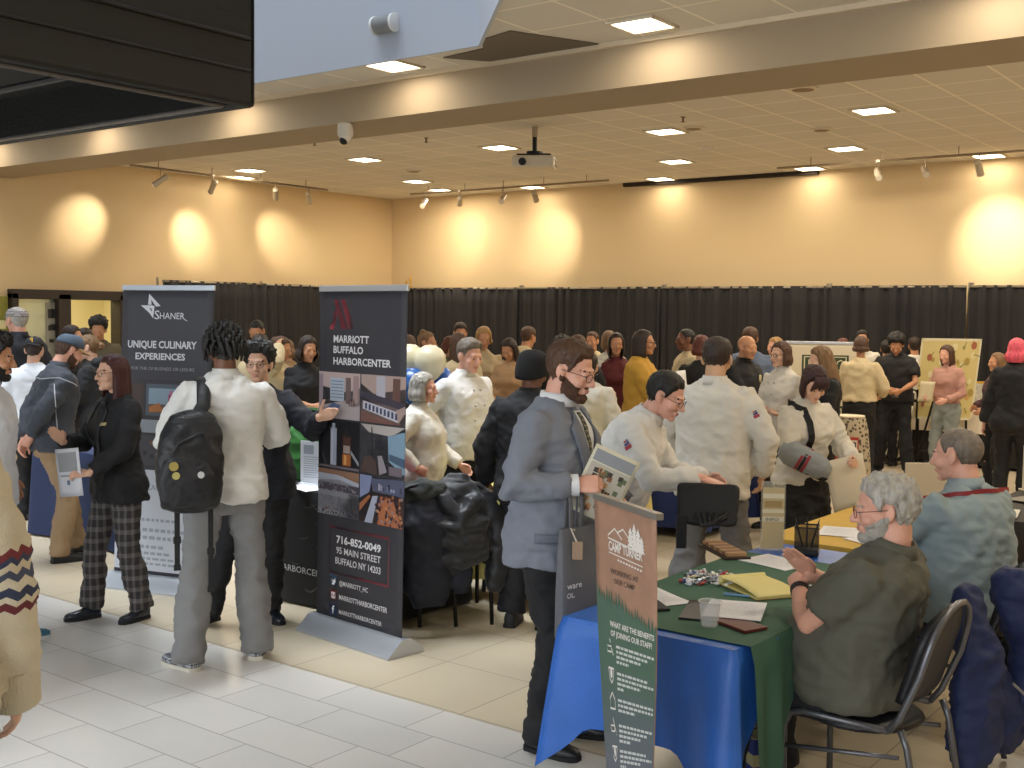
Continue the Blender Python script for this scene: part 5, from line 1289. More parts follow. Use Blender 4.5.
# yellow pad with a rolled page and blue pen
t = thing('legal_pad', 'yellow writing pad with curled pages on the green cloth', 'notepad', (-2.05, 4.42, Z1), R_(58))
g = G(); g.box((0, 0, .006), (.216, .30, .012)); g.build('pages', mat('yellow_pad', 'd8c87c', .8), t)
g = G(); g.grid(lambda i, j: V(((i - .5) * .215, -.15 + .30 * j, .013 + .022 * max(0, math.sin(j * 2.6)) * (1 - .3 * i) + .03 * max(0, j - .75))), 6, 14); g.build('top_page', mat('yellow_page', 'e2d58f', .8), t, smooth=True, solid=-.0015)
g = G(); g.tube([(-.108, .135, .026), (.108, .135, .026)], .016, 12); g.build('curled_pages', mat('yellow_page', 'e2d58f', .8), t, smooth='auto')
g = G(); g.box((0, .0, .002), (.218, .305, .003)); g.build('backing_board', mat('pad_board', '7a6048', .8), t)
def pen(label, p, d, colr, L=.14):
    t = thing('pen', label, 'pen', p, 0, 'pens'); d = V(d).normalized()
    g = G(); g.tube([(0, 0, 0), d * L * .85], .0045, 8); g.build('barrel', mat('pen_' + colr, colr, .3), t, smooth='auto')
    g = G(); g.tube([d * L * .85, d * L], [.0042, .001], 8); g.build('tip', mat('pen_tip', '22242a', .3), t)
    g = G(); g.tube([d * .0 + V((0, 0, .006)), d * L * .3 + V((0, 0, .007))], .0015, 6); g.build('clip', mat('pen_clip', '9aa0a8', .3, .7), t)
pen('light blue pen beside the yellow writing pad', (-2.13, 4.25, Z1 + .005), (.8, .25, 0), '6fa0cc', .17)
pen('blue pen beside the white form near the pen cup', (-2.24, 5.16, Z1 + .005), (.9, -.25, 0), '35579a')
# wrapped candies, loose pile
wr = [mat('wrapper_white', 'd6d6da', .25, .2), mat('wrapper_silver', 'a9adb8', .2, .6), mat('wrapper_blue', '3b4a86', .3, .2), mat('wrapper_red', 'a5413c', .3, .2), mat('wrapper_cream', 'd9c9a0', .3, .1)]
rnd = random.Random(21); cm = []
for k, m in enumerate(wr):
    g = G(); g.ell((0, 0, .009), (.014, .010, .008), None, 10, 6)
    for s in (-1, 1): g.tube([(s * .012, 0, .009), (s * .018, 0, .009), (s * .028, .002, .011)], [.004, .003, .010], 8, flat=.4)
    o = g.build('wrapped_candy', m, None, smooth='auto'); cm.append(o)
nm_ = ('white', 'silver', 'blue', 'red', 'cream')
for k in range(52):
    src = cm[k % 5] if rnd.random() < .4 else cm[rnd.choice((0, 1))]; ki = cm.index(src)
    o = src if k < 5 else src.copy()
    if k < 5: o = cm[k]; ki = k
    else: COL.objects.link(o)
    a_ = rnd.uniform(0, 6.28); r = .145 * math.sqrt(rnd.random()); lay = 0 if r > .09 else rnd.choice((0, 0, 1))
    o.location = (-2.30 + r * math.cos(a_) * .85, 4.44 + r * math.sin(a_), Z1 - .001 + lay * .013 + rnd.uniform(0, .003)); o.rotation_euler = (rnd.uniform(-.3, .3), rnd.uniform(-.3, .3), rnd.uniform(0, 6.28))
    tag(o, 'small %s wrapped candy in the loose pile on green cloth' % nm_[ki], 'candy', 'wrapped %s candies in the pile on the green table' % nm_[ki])
# acrylic brochure holder, wood block tray, mesh pen cup
t = thing('brochure_holder', 'tall clear acrylic brochure holder at the far table end', 'holder', (-2.37, 5.24, Z1), R_(35))
acr = mat('acrylic', 'e9e2cc', .05, alpha=.22); ins = mat('brochure_tan', 'c9ae78', .6, var=.2)
g = G(); g.box((0, .03, .004), (.13, .10, .006)); g.box((0, 0, .17), (.12, .005, .34)); g.build('acrylic_frame', acr, t, bevel=.002)
fn2 = lambda x, y, off=0: V(((x - .5) * .105, -.004 - off, .01 + .30 * (1 - y)))
a = Art(fn2); a.rect(0, 0, 1, 1, M_('c7b184')); a.rect(.0, .1, 1, .18, M_('e2d6b8'), 1); a.rect(0, .36, 1, .42, M_('dfd3b4'), 1); a.rect(.0, .48, 1, .56, M_('d9cfb6'), 1); a.text('INFO', .15, .55, -.05, .6, M_('6b5c44'), .01, 3); a.rect(.1, .22, .9, .33, M_('a98e5a'), 1); a.build('insert', t)
t = thing('wooden_tray', 'low tray of small wooden blocks at the far table end', 'tray', (-2.52, 5.02, Z1), R_(50))
g = G(); g.box((0, 0, .006), (.13, .34, .012)); g.build('tray_base', mat('dark_wood', '2e2019', .5), t, bevel=.003)
for k in range(9):
    g = G(); g.box((0, -.14 + .035 * k, .022), (.10, .028, .02)); g.build('wood_block', mat(('block_tan', 'block_brown')[k % 2], ('b08a62', '8a6244')[k % 2], .6), t, bevel=.003)
t = thing('pen_cup', 'black wire mesh pen cup on the blue cloth', 'pen cup', (-2.20, 5.26, Z1), R_(20)); msh = mat('black_wire_mesh', '14151a', .4, .4, alpha=.42)
g = G(); w = .055; 
for (sx, sy, dx, dy) in ((0, 1, 2 * w, .003), (0, -1, 2 * w, .003), (1, 0, .003, 2 * w), (-1, 0, .003, 2 * w)): g.box((sx * w, sy * w, .07), (dx, dy, .13))
g.build('mesh_wall', msh, t)
g = G(); g.box((0, 0, .012), (.118, .118, .024)); g.build('base', mat('black_plastic', '121215', .35), t, bevel=.006)
g = G(); g.tube([(-w, -w, .136), (w, -w, .136), (w, w, .136), (-w, w, .136)], .004, 6, closed=True); g.build('rim', dk, t)
for k, c_ in enumerate(('1b1c22', '22242c', '2c2e38')): pen(('black pen leaning left in the mesh cup', 'black pen upright in the mesh cup', 'dark pen leaning right in the mesh cup')[k], V((-2.20 - .02 + .02 * k, 5.26, Z1 + .03)), (-.25 + .25 * k, -.1 + .1 * k, 1), c_, .15)
# box on the floor by the table
t = thing('cardboard_box', 'small yellow and blue carton on the floor under the table', 'box', (-2.02, 4.38, 0), R_(52))
t.location = (on_z(757, 764, 0).x, on_z(757, 764, 0).y, 0)
g = G(); g.box((0, 0, .075), (.15, .22, .15)); g.build('carton', mat('carton_blue', '2b3c88', .6), t, bevel=.004)
g = G(); g.box((0, 0, .1515), (.146, .216, .003)); g.build('lid', mat('carton_cream', 'd3cda0', .6), t)
g = G(); g.box((0, 0, .06), (.152, .222, .05)); g.build('band', mat('carton_tan', 'c2b98a', .6), t)
a = Art(lambda x, y, off=0: V(((x - .5) * .13, (.5 - y) * .2, .1535 + off))); a.rect(.3, .45, .7, .53, M_('5c5a4a')); a.build('print', t)

# leaflets at the right edge
rnd = random.Random(4)
for k, (x, y, rz, c_, lb) in enumerate(((-1.80, 7.15, 10, 'd9d4c8', 'open booklet nearest the blue shirted man on the leaflet table'), (-1.5, 7.4, 40, 'cfc9bc', 'booklet lying askew on the near part of the leaflet table'), (-1.75, 7.8, -15, '8d867a', 'grey leaflet stack on the leaflet table'), (-1.75, 8.3, 20, 'd6cfbf', 'cream leaflet at the middle of the leaflet table'), (-1.4, 8.1, 5, '6a6460', 'dark brochure on the right of the leaflet table'), (-1.8, 8.7, 30, 'd8d2c4', 'white leaflet at the far end of the leaflet table'))):
    paper(lb, x, y, .22, .30, rz, .747 + .001 * k, mat('leaf_' + c_, c_, .7), True, 'leaflet', 'leaflets at the right edge', 2 + k % 2)
t = thing('sign_holder', 'small clear sign holder standing on the leaflet table', 'sign', (-2.0 + .12, 8.25, .747), R_(38))
g = G(); g.box((0, 0, .16), (.11, .006, .30)); g.box((0, 0, .006), (.12, .09, .010)); g.build('acrylic_frame', mat('acrylic_card', 'd8cdb8', .3), t, bevel=.002)
a = Art(lambda x, y, off=0: V(((x - .5) * .10, -.0035 - off, .02 + .28 * (1 - y))))
for k in range(7): a.rect(.35, .12 + .11 * k, .65, .17 + .11 * k, M_('77706a'))
a.build('print', t)
t = thing('display_board', 'cream board standing on the floor left of the blue shirted man', 'board', at_depth(940, 8.7), R_(37))
zz = z_at(940, 464, 8.7)
g = G(); g.box((0, 0, zz / 2 + .02), (.46, .02, zz - .04)); g.build('panel', mat('cream_board', 'd6c9b2', .7), t, bevel=.004)
for s in (-1, 1):
    g = G(); g.box((s * .18, 0, .02), (.03, .30, .04)); g.build('foot', dk, t)
# framed picture and papers on the rear white table, hotel table items, bottle, green bag
pt = at_depth(984, 15.0)
t = thing('picture_frame', 'small yellow framed picture on the rear white table', 'picture', (pt.x, 15.62, .748), R_(25))
g = G(); g.box((0, 0, .17), (.30, .02, .34)); g.build('frame', mat('gold_frame', 'c79a35', .5), t, bevel=.004)
g = G(); g.box((0, -.012, .17), (.24, .004, .28)); g.build('picture', mat('pale_print', 'b8b4a8', .6, var=.3, vscale=20), t)
paper('stack of papers on the rear white table', pt.x + .25, 15.45, .25, .3, 20, .748, None, False, n=6)
t = thing('water_bottle', 'clear water bottle on the pale yellow table', 'bottle', (-4.83, 6.05, .748)); bt = mat('bottle_plastic', 'dfe6ea', .06, alpha=.35)
g = G(); g.lathe([(.030, 0), (.033, .01), (.033, .06), (.031, .065), (.033, .07), (.033, .135), (.026, .165), (.013, .185), (.013, .20)], n=20); g.build('bottle_wall', bt, t, smooth='auto')
g = G(); g.lathe([(.015, .198), (.015, .216)], n=16); g.build('cap', mat('white_cap', 'e6e6e6', .4), t)
g = G(); g.lathe([(.0335, .075), (.0335, .115)], n=20); g.build('label_wrap', mat('bottle_label', 'c9d3da', .5), t)
paper('white paper beside the water bottle on the pale yellow cloth', -4.75, 6.35, .21, .28, 30, .748)
t = thing('document_stand', 'white page in an upright holder on the hotel table', 'sign', (-5.62, 5.22, .748), R_(12))
g = G(); g.box((0, 0, .15), (.215, .006, .28)); g.box((0, .02, .005), (.22, .10, .010)); g.build('acrylic_frame', mat('white_page', 'd9dce2', .5), t, bevel=.002)
a = Art(lambda x, y, off=0: V(((x - .5) * .2, -.0035 - off, .015 + .27 * (1 - y)))); a.rect(.1, .08, .5, .3, M_('9aa3ad'))
for k in range(10): a.rect(.1, .36 + .055 * k, .85 - .1 * (k % 3), .38 + .055 * k, M_('a8abb4'))
a.build('print', t)
paper('white sheet at the edge of the hotel table', -5.55, 5.12, .22, .3, 75, .748, None, False)
paper('pink red folder on the hotel table right of the tall banner', -4.92, 5.35, .24, .32, 70, .748, mat('pink_folder', 'b5344e', .6), False, 'folder', None, 2)
t = thing('tote_bag', 'bright green tote bag behind the tall M banner', 'bag', (-5.80, 5.36, .748), R_(10)); t.scale = (1.25, 1.25, 1.35)
blob(t, 'bag_body', mat('green_tote', '2f6b2a', .6, bump=.2), lambda g: g.rings([super_ring(V((0, 0, z)), V((w_, 0, 0)), V((0, d_, 0)), 20, 4) for z, w_, d_ in ((0, .13, .06), (.08, .14, .065), (.2, .14, .05), (.27, .135, .02))]), .010, .010, 3)
for s in (-1, 1):
    g = G(); g.tube([(-.07, s * .02, .25), (-.06, s * .03, .36), (.06, s * .03, .36), (.07, s * .02, .25)], .006, 6); g.build('handle', mat('green_strap', '2c5a26', .7), t, smooth=True)
# balloons behind the chefs
for k, (px, py, d, r, c_, lb) in enumerate(((410, 361, 8.75, .125, 'd9cfae', 'left cream balloon beside the tall M banner'), (430, 362, 8.6, .125, 'dcd2b2', 'right cream balloon above the blue balloons'), (413, 385, 8.55, .125, '2f5c9c', 'left blue balloon behind the grey haired chef'), (438, 382, 8.8, .125, '2c58a0', 'right blue balloon behind the grey haired chef'))):
    p = CP + ray(px, py) * d
    t = thing('balloon', lb, 'balloon', p, 0, 'balloon cluster')
    bmx = mat('balloon_' + c_, c_, .25)
    g = G(); g.rings([[V((math.cos(q * math.pi / 10) * r_, math.sin(q * math.pi / 10) * r_, z)) for q in range(20)] for r_, z in ((.006, -r * 1.28), (.02, -r * 1.2), (r * .5, -r * .95), (r * .85, -r * .55), (r, 0), (r * .93, r * .42), (r * .68, r * .78), (r * .35, r * .98), (.004, r * 1.04))]); g.build('skin', bmx, t, smooth=True)
    g = G(); g.tube([(0, 0, -r * 1.25), (0, 0, -r * 1.34)], [.004, .014], 8); g.build('knot', bmx, t)
    g = G(); zb = p.z - .755; g.tube([(0, 0, -r * 1.3), (.02, .01, -r * 2.2), (.0 - (k - 1.5) * .05, .0, -max(.4, zb))], .0018, 5); g.build('ribbon', mat('ribbon_white', 'cfcabd', .6), t)
bp = CP + ray(421, 372) * 8.67
table('folding table under the dark cloth holding the balloons', bp.x - .62, bp.x + .14, bp.y - .35, bp.y + .35)
cloth('dark cloth on the balloon table behind the grey haired chef', bp.x - .62, bp.x + .14, bp.y - .35, bp.y + .35, .7, fab('dark_cloth', '201d1c'), .742, .015, 'senw', .2, 3.3)
t = thing('balloon_weight', 'small weight holding the balloon ribbons', 'weight', (bp.x, bp.y, .748)); g = G(); g.lathe([(.05, 0), (.05, .02), (.03, .06), (.008, .09)], n=16); g.build('foil_cone', mat('foil_silver', 'b9bcc4', .25, .8), t, smooth='auto'); g = G(); g.lathe([(.012, .085), (.012, .095)], n=10); g.build('tie', mat('ribbon_white', 'cfcabd', .6), t)
# gold ornament on the pipe by the corner
t = thing('gold_ornament', 'small gold ornament standing on top of the drape in the corner', 'ornament', (-14.98, 16.28, 2.36)); gd = mat('gold_paint', 'c9962f', .35, .7)
for x, h in ((0, .14), (.10, .22)):
    g = G(); g.lathe([(.03, 0), (.012, .02), (.01, h * .5), (.022, h * .7), (.008, h)], (x, 0, 0), 10); g.build('figure', gd, t, smooth=True)
# leaflet rack and orange box on the table by the bald man
t = thing('leaflet_rack', 'black tilted rack with leaflets in front of the crossed arms chef', 'rack', (-4.86, 9.40, .748), R_(38))
g = G(); g.box((0, 0, .16), (.22, .02, .34), 0, rotx(R_(-18))); g.box((0, .04, .01), (.24, .20, .02)); g.build('rack_frame', dk, t, bevel=.003)
for k, (x, z) in enumerate(((-.05, .24), (.05, .22), (-.05, .10), (.05, .09))):
    g = G(); g.box((x, -.02 + (.16 - z) * -.3, z), (.085, .008, .12), 0, rotx(R_(-18))); g.build('leaflet', mat('rack_leaf%d' % k, ('ddd3bf', 'c7c3b8', 'd8cfbb', '9b8d78')[k], .7), t)
t = thing('snack_box', 'orange red box on the blue table behind the big chef', 'box', (-4.95, 8.95, .748), R_(20))
g = G(); g.box((0, 0, .06), (.22, .14, .12)); g.build('carton', mat('orange_carton', 'c2512b', .6), t, bevel=.004); g = G(); g.box((0, 0, .1215), (.21, .13, .003)); g.build('lid', mat('carton_dark', '6a2a1c', .6), t)
# ================================================================ PEOPLE IN THE PHOTO
def cm_(n, c, **k): return mat('cloth_' + n, c, k.pop('rough', .8), bump=k.pop('bump', .3), bscale=k.pop('bscale', 34), var=k.pop('var', .05), vscale=7, **k)
WH = cm_('chef_white', 'dbd9d4'); WH2 = cm_('chef_cream', 'd3cec3'); BK = cm_('black', '17171a'); BK2 = cm_('soft_black', '1f1e20'); NV = cm_('navy_black', '191c26'); GS = cm_('suit_grey', '7a7f8b', rough=.7); WS_ = cm_('white_shirt', 'dfe2e8')
GP = cm_('grey_trousers', '6b6a6a'); TN = cm_('chino_tan', '93795a'); CRM = cm_('cream_shirt', 'cdbb95'); JN = cm_('light_jeans', '8d938f'); JB = cm_('blue_jeans', '4c5f7a'); MAR = cm_('maroon', '5a1c1f'); YEL = cm_('mustard', 'c99a3a'); PNK = cm_('dusty_pink', 'b98b7c'); TANT = cm_('tan_top', 'c09a72'); OLV = cm_('olive_top', '5f5640'); BLU = cm_('blue_shirt', '61708a'); TEA = cm_('slate_blue_shirt', '8b9a9e')
def checks(name, base, l1, fx, fz, w):
    m = mat(name, base, .8); n = Nodes(m); s, co = n.coords()
    vx = n.math('GREATER_THAN', n.math('FRACT', n.math('MULTIPLY', n.math('ADD', s[0], s[1]), fx)), w); vz = n.math('GREATER_THAN', n.math('FRACT', n.math('MULTIPLY', s[2], fz)), w)
    sm = n.math('MULTIPLY', n.math('ADD', vx, vz), .5)
    n.link(n.mix(sm, lin(base), lin(l1)), n.b.inputs['Base Color']); return m
PLD = checks('dark_plaid', '2e2b2c', '6d6664', 18, 14, .62)
HND = cm_('grey_small_check', '848383', bump=.5, bscale=220)
# fair-isle knit
FI = mat('fair_isle_knit', 'd8cdb4', .9); n = Nodes(FI); s, co = n.coords()
th = n.math('ARCTAN2', s[0], s[1]); zig = n.math('PINGPONG', n.math('MULTIPLY', n.math('ADD', s[0], s[1]), 14), .5)
zq = n.math('ADD', n.math('MULTIPLY', s[2], 1), n.math('MULTIPLY', zig, .03))
rmp = n.new('ShaderNodeValToRGB'); rmp.color_ramp.interpolation = 'CONSTANT'; e = rmp.color_ramp.elements
e[0].position = 0; e[0].color = lin('d8cdb4'); e[1].position = .10; e[1].color = lin('6d2f35')
for p, c_ in ((.20, 'd8cdb4'), (.28, '39415a'), (.40, 'd8cdb4'), (.52, '4a5268'), (.62, 'd8cdb4'), (.72, '39415a'), (.80, '7a3238'), (.90, 'd8cdb4')):
    q = e.new(p); q.color = lin(c_)
n.link(n.math('DIVIDE', n.math('SUBTRACT', zq, 1.13), .20), rmp.inputs[0]); n.link(rmp.outputs[0], n.b.inputs['Base Color'])
wv = n.new('ShaderNodeTexNoise'); wv.inputs['Scale'].default_value = 160; b_ = n.new('ShaderNodeBump'); b_.inputs['Strength'].default_value = .5; b_.inputs['Distance'].default_value = .01; n.link(co, wv.inputs['Vector']); n.link(wv.outputs[0], b_.inputs['Height']); n.link(b_.outputs[0], n.b.inputs['Normal'])

def held(name, label, cat, P, s, build, off=(0, .06, -.03), group=None):      # a thing in the hand s; frame: x = hand side, y = fingers, z = back of hand
    y, x, z = P.hand_r[s][0], P.hand_r[s][1], P.hand_r[s][2]
    x_, y_, z_ = P.hand_r[s]
    p = P.hand_w[s] + x_ * off[0] + y_ * off[1] + z_ * off[2]
    t = thing(name, label, cat, p, 0, group); build(t, x_, y_, z_); return t
def sheet(w, l, ax, ay, m, name='sheet', th=.002, art=None):
    def b(t, x, y, z):
        u, v = V(ax).normalized(), V(ay).normalized(); n_ = u.cross(v).normalized()
        g = G(); g.grid(lambda i, j: u * ((i - .5) * w) + v * ((j - .5) * l) + n_ * (.006 * math.sin(i * 3.1)), 6, 6); g.build(name, m, t, smooth=True, solid=-th)
        if art:
            for sg in (1, -1):
                a = Art(lambda X, Y, off=0: u * ((X - .5) * w) + v * ((.5 - Y) * l) + n_ * (.006 * math.sin(X * 3.1) + sg * (off + (th if sg > 0 else th))))
                art(a)
                a.build('print', t)
    return b
def wdir(phi_d, up=0, P=None):      # world direction: (image right, towards camera, up)
    r = V((CR.x, CR.y, 0)).normalized(); toc = V((-CF.x, -CF.y, 0)).normalized()
    return r * phi_d[0] + toc * phi_d[1] + V((0, 0, phi_d[2]))
def pool(a):
    rr = random.Random(8)
    a.rect(.06, .05, .94, .22, M_('8d8f93'), 0, 9); a.rect(.06, .24, .94, .95, M_('b9b2a2'), 0, 9)
    for k in range(46): q, r_ = rr.random(), rr.random(); a.rect(.1 + .72 * q, .27 + .60 * r_, .20 + .72 * q, .34 + .60 * r_, M_(rr.choice(['8a5a34', '3b2f2a', 'b98a5a', '5f6a4a'])), 1)
PAP = mat('white_paper', 'e8e8ec', .7)

# --- the man in the grey suit
P = person('person in grey suit with beard and glasses holding a booklet and tote', 553, 5.02, 338, 66, fat=.45, nod=14, lean=4, up=('suit_jacket', GS, 'long', .80, .026), low=(BK, 1.12), hair=('swept', 'brown'), skin='pink', beard='brown', glasses='dark',
           RH=(.19, .19, 1.165), LH=(-.02, .30, 1.08), RP=(.5, -.6, -.4), LP=(-.6, -.2, -.5), hp=('grip', 'grip'), Rd=(-.25, .9, .1), Rn=(-.8, 0, -.5), collar=mat('shirt_collar_white', 'e6e8ec', .7), RF=(.13, .02, 0), LF=(-.12, .06, 0))
SUIT = P
P_sh = mat('shirt_white_front', 'e2e4e8', .7); patch(P, 'shirt_front', P_sh, ((-6, 1.06), (8, 1.06), (24, 1.46), (-24, 1.46)), 8, 12, .002, .003)
patch(P, 'necktie', checks('patterned_tie', '23262b', 'a9a37a', 60, 45, .72), ((-5, 1.04), (6, 1.04), (5, 1.455), (-5, 1.455)), 4, 14, .007, .004)
lap = cm_('suit_lapel', '6c717e')
for sg in (1, -1): patch(P, 'lapel', lap, ((sg * 5, 1.05), (sg * 9, 1.05), (sg * 46, 1.40), (sg * 22, 1.47)) if sg > 0 else ((-9, 1.05), (-5, 1.05), (-22, 1.47), (-46, 1.40)), 6, 12, .010, .006)
patch(P, 'pocket_flap', lap, ((48, .915), (80, .915), (80, .955), (48, .955)), 6, 3, .006, .004)
dots(P, 'button', mat('dark_button', '1d2026', .4), [(2, 1.02), (2, .93)], .010)
a_, e_, w_ = P.arm[1]; g = G(); d_ = (w_ - e_).normalized(); g.tube([(w_ - d_ * .035) * P.S, (w_ + d_ * .016) * P.S], .046 * P.S, 18, flat=1.0); g.build('shirt_cuff', P_sh, P.root, smooth='auto')
bk = held('booklet', 'open booklet with a food photo held by the man in grey', 'booklet', P, 1, sheet(.20, .30, wdir((.80, .1, -.35)), wdir((.38, .1, .86)), mat('booklet_cream', 'd8d2b8', .6), 'cover', .006, pool), (-.02, .115, -.055))
# tote bag hanging from his right wrist
p = P.hand_w[1] - P.hand_r[1][1] * .02
t = thing('tote_bag', 'grey felt tote bag hanging from the suit man\'s wrist', 'bag', V((p.x, p.y, p.z)), 0)
flt = mat('grey_felt', '696a6f', .95, bump=.4, bscale=120, var=.08)
ux, uy = wdir((.70, -.71, 0)), wdir((.71, .70, 0)); hb = .50
def tb(x, z, y): return ux * x + uy * y + V((0, 0, z))
zt, zb_ = -.17, -.64
g = G(); rg = []
for z, w_, d_ in ((zb_, .112, .030), (zb_ + .02, .118, .036), (-.45, .118, .034), (-.28, .116, .026), (zt, .112, .014)): rg.append(super_ring(tb(.02, z, .035), ux * w_, uy * d_, 20, 4.5))
g.rings(rg); g.build('bag_body', flt, t, smooth='auto')
for o in (.045, .015):
    g = G(); pts = [tb(-.035, zt - .04, o), tb(-.030, -.07, o * .8), tb(-.015, .032, 0), tb(.02, .036, -.01), tb(.035, -.02, o * .8), tb(.03, -.09, o), tb(.02, zt - .04, o)]; g.tube(pts, .013, 8, flat=.35, hint=tuple(ux)); g.build('handle', flt, t, smooth=True)
g = G(); g.box(tb(-.03, zt - .09, .075), (.045, .012, .075), 0, rotz(YAW)); g.build('hang_tag', mat('tan_tag', 'a58a72', .7), t, bevel=.003)
g = G(); g.tube([tb(-.03, zt - .06, .075), tb(-.045, zt + .0, .05), tb(-.02, zt - .01, .05)], .004, 6); g.build('tag_loop', mat('loop_cream', 'c9bfae', .6), t)
a = Art(lambda X, Y, off=0: tb(-.10 + X * .23, zt - (zt - zb_) * Y, .0735 + off)); a.text('ware', .04, .52, -.055, .40, M_('dfe0e4'), .014); a.text('OL.', .04, .60, -.045, .22, M_('dfe0e4'), .014); a.build('lettering', t)

# --- backpack man seen from behind
P = person('person with short locs in white chef jacket, back turned, carrying black backpack', 225, 6.08, 323, 187, nod=8, up=('chef_jacket', WH, '3q', .86, .022), low=(HND, 1.42), hair=('locs', 'black'), skin='brown', RH=(.14, .30, 1.12), LH=(-.14, .30, 1.10), RP=(.7, -.35, -.35), LP=(-.7, -.35, -.35),
           RF=(.17, .06, 0, -22), LF=(-.19, -.04, 0, 32), collar=WH, shoe=(checks('checked_canvas_shoe', '2c2d33', 'aeb0b4', 60, 60, .5), mat('shoe_sole_cream', 'cfc9bb', .6)), hem=.04)
BP = P
Bm = P.mw; S = P.S
t = thing('backpack', 'black backpack with pins slung on the white jacket\'s left shoulder', 'backpack', P.pos, P.rz)
bkp = mat('black_backpack_nylon', '131316', .5, bump=.3, bscale=45)
cx, cz = -.20, 1.12
def bb(g): g.rings([super_ring(V((cx + o, -.245 + dy, z)), V((w_, 0, 0)), V((0, d_, 0)), 22, 3) for z, w_, d_, dy, o in ((.845, .085, .05, .015, .0), (.87, .135, .085, 0, 0), (.98, .155, .105, -.01, 0), (1.10, .160, .10, -.005, 0), (1.22, .145, .085, .01, .01), (1.31, .105, .06, .025, .02), (1.335, .05, .03, .03, .025))])
blob(t, 'pack_body', bkp, bb, .012, .006, 6)
blob(t, 'front_pocket', mat('backpack_pocket', '19191d', .55, bump=.3, bscale=45), lambda g: g.rings([super_ring(V((cx - .02, -.335 + dy, z)), V((w_, 0, 0)), V((0, .035, 0)), 18, 3) for z, w_, dy in ((.885, .10, .01), (.91, .125, 0), (1.02, .13, -.005), (1.10, .11, .012), (1.125, .07, .025))]), .011, .005, 7)
g = G(); g.tube([(cx - .11, -.325, 1.09), (cx - .06, -.345, 1.19), (cx + .05, -.335, 1.24), (cx + .11, -.30, 1.16)], .006, 6); g.build('zip', mat('zip_black', '2c2c31', .4), t)
for x, z, r, c_ in ((cx - .085, 1.085, .022, 'a89450'), (cx - .075, 1.04, .018, 'b9b06a'), (cx + .04, 1.04, .016, 'c9c9c9')):
    g = G(); g.tube([(x, -.372, z), (x, -.380, z)], r, 14); g.build('pin_badge', mat('pin_' + c_, c_, .4), t, smooth='auto')
for k, (x, y, l_) in enumerate(((cx - .06, -.24, .30), (cx + .10, -.23, .42))):
    g = G(); g.box((x, y, .87 - l_ / 2), (.026, .006, l_)); g.box((x, y, .87 - l_), (.034, .012, .03)); g.box((x, y, .87 - l_ * .55), (.036, .014, .035)); g.build('loose_strap', bkp, t, bevel=.003)
g = G(); rows = []
for k in range(15):
    q = k / 14; th_ = lerp(200, 212, q); z = lerp(1.26, 1.475, q)
    p = surf(P, -150, z, .010); rows.append(p)
p_top = P.spine(1.45)[0]
pts = [V((cx + .03, -.215, 1.29)), V((-.125, -.17, 1.36)), V((-.12, -.125, 1.42)), V((-.115, -.075, 1.462)), V((-.118, -.01, 1.480)), V((-.122, .06, 1.46)), V((-.13, .12, 1.36)), V((-.15, .13, 1.2)), V((-.21, .05, 1.02)), V((cx - .06, -.16, .93))]
g = G(); g.tube(pts, .034, 10, flat=.28, hint=(1, 0, 0)); g.build('shoulder_strap', bkp, t, smooth=True)
t.scale = (S, S, S)

# --- woman in the blazer
P = person('person with long auburn hair and glasses in black blazer and plaid trousers', 116, 6.95, 353, -62, fem=True, up=('blazer', BK, 'long', .80, .024), low=(PLD, 1.28), hair=('long', 'auburn', .27), glasses='dark', RH=(.06, .34, 1.20), LH=(-.20, .30, 1.02), RP=(.5, -.4, -.5), LP=(-.5, -.6, -.4), hp=('flat', 'pinch'),
           Rd=(-.25, .75, .75), Rn=(-.6, .4, -.1), Ld=(.35, .9, .05), Ln=(.6, 0, -.6), RF=(.13, .12, 0, -8), LF=(-.12, -.10, 0, 12), shoe=mat('navy_loafer', '20242e', .25), hem=.07, group=None)
patch(P, 'blouse', mat('black_blouse', '0e0e10', .6), ((-7, 1.08), (7, 1.08), (26, 1.45), (-26, 1.45)), 6, 10, .003, .003)
for sg in (1, -1): patch(P, 'lapel', mat('blazer_lapel', '222226', .6), ((sg * 6, 1.06), (sg * 10, 1.06), (sg * 42, 1.38), (sg * 24, 1.45)) if sg > 0 else ((-10, 1.06), (-6, 1.06), (-24, 1.45), (-42, 1.38)), 5, 10, .009, .005)
patch(P, 'name_tag', mat('gold_tag', 'b8ab7c', .4), ((-44, 1.305), (-30, 1.30), (-30, 1.32), (-44, 1.325)), 3, 2, .012, .003)
held('flyer', 'folded white flyer in the blazer woman\'s lower hand', 'paper', P, -1, sheet(.17, .28, wdir((.93, .35, .12)), wdir((-.10, 0, 1)), mat('flyer_white', 'd9dbe2', .6), 'page', .003, lambda a: (a.rect(.1, .08, .9, .48, M_('9a9c9f'), 0, 9), a.rect(.15, .55, .85, .58, M_('8a8e9a'), 0, 9), a.rect(.42, .66, .54, .76, M_('6f7a92')))), (.03, .10, -.03))

# --- woman in black suit reaching out
P = person('person in black suit with glasses, arm stretched toward the tall banner', 260, 6.92, 343, -8, fem=True, fat=.25, turn=-6, up=('blazer', NV, 'long', .80, .026), low=(BK, 1.15), hair=('curly', 'black'), glasses='dark', skin='light', RH=(.20, .22, 1.05), LH=(-.40, .34, 1.33), LP=(-.3, -.4, -.9), hp=('relax', 'spread'),
           Ld=(-.75, .35, .30), Ln=(.1, .85, .1), shoe=mat('navy_loafer', '20242e', .25), RF=(.30, .06, 0, -40), LF=(-.06, -.05, 0, 30), hem=.05)
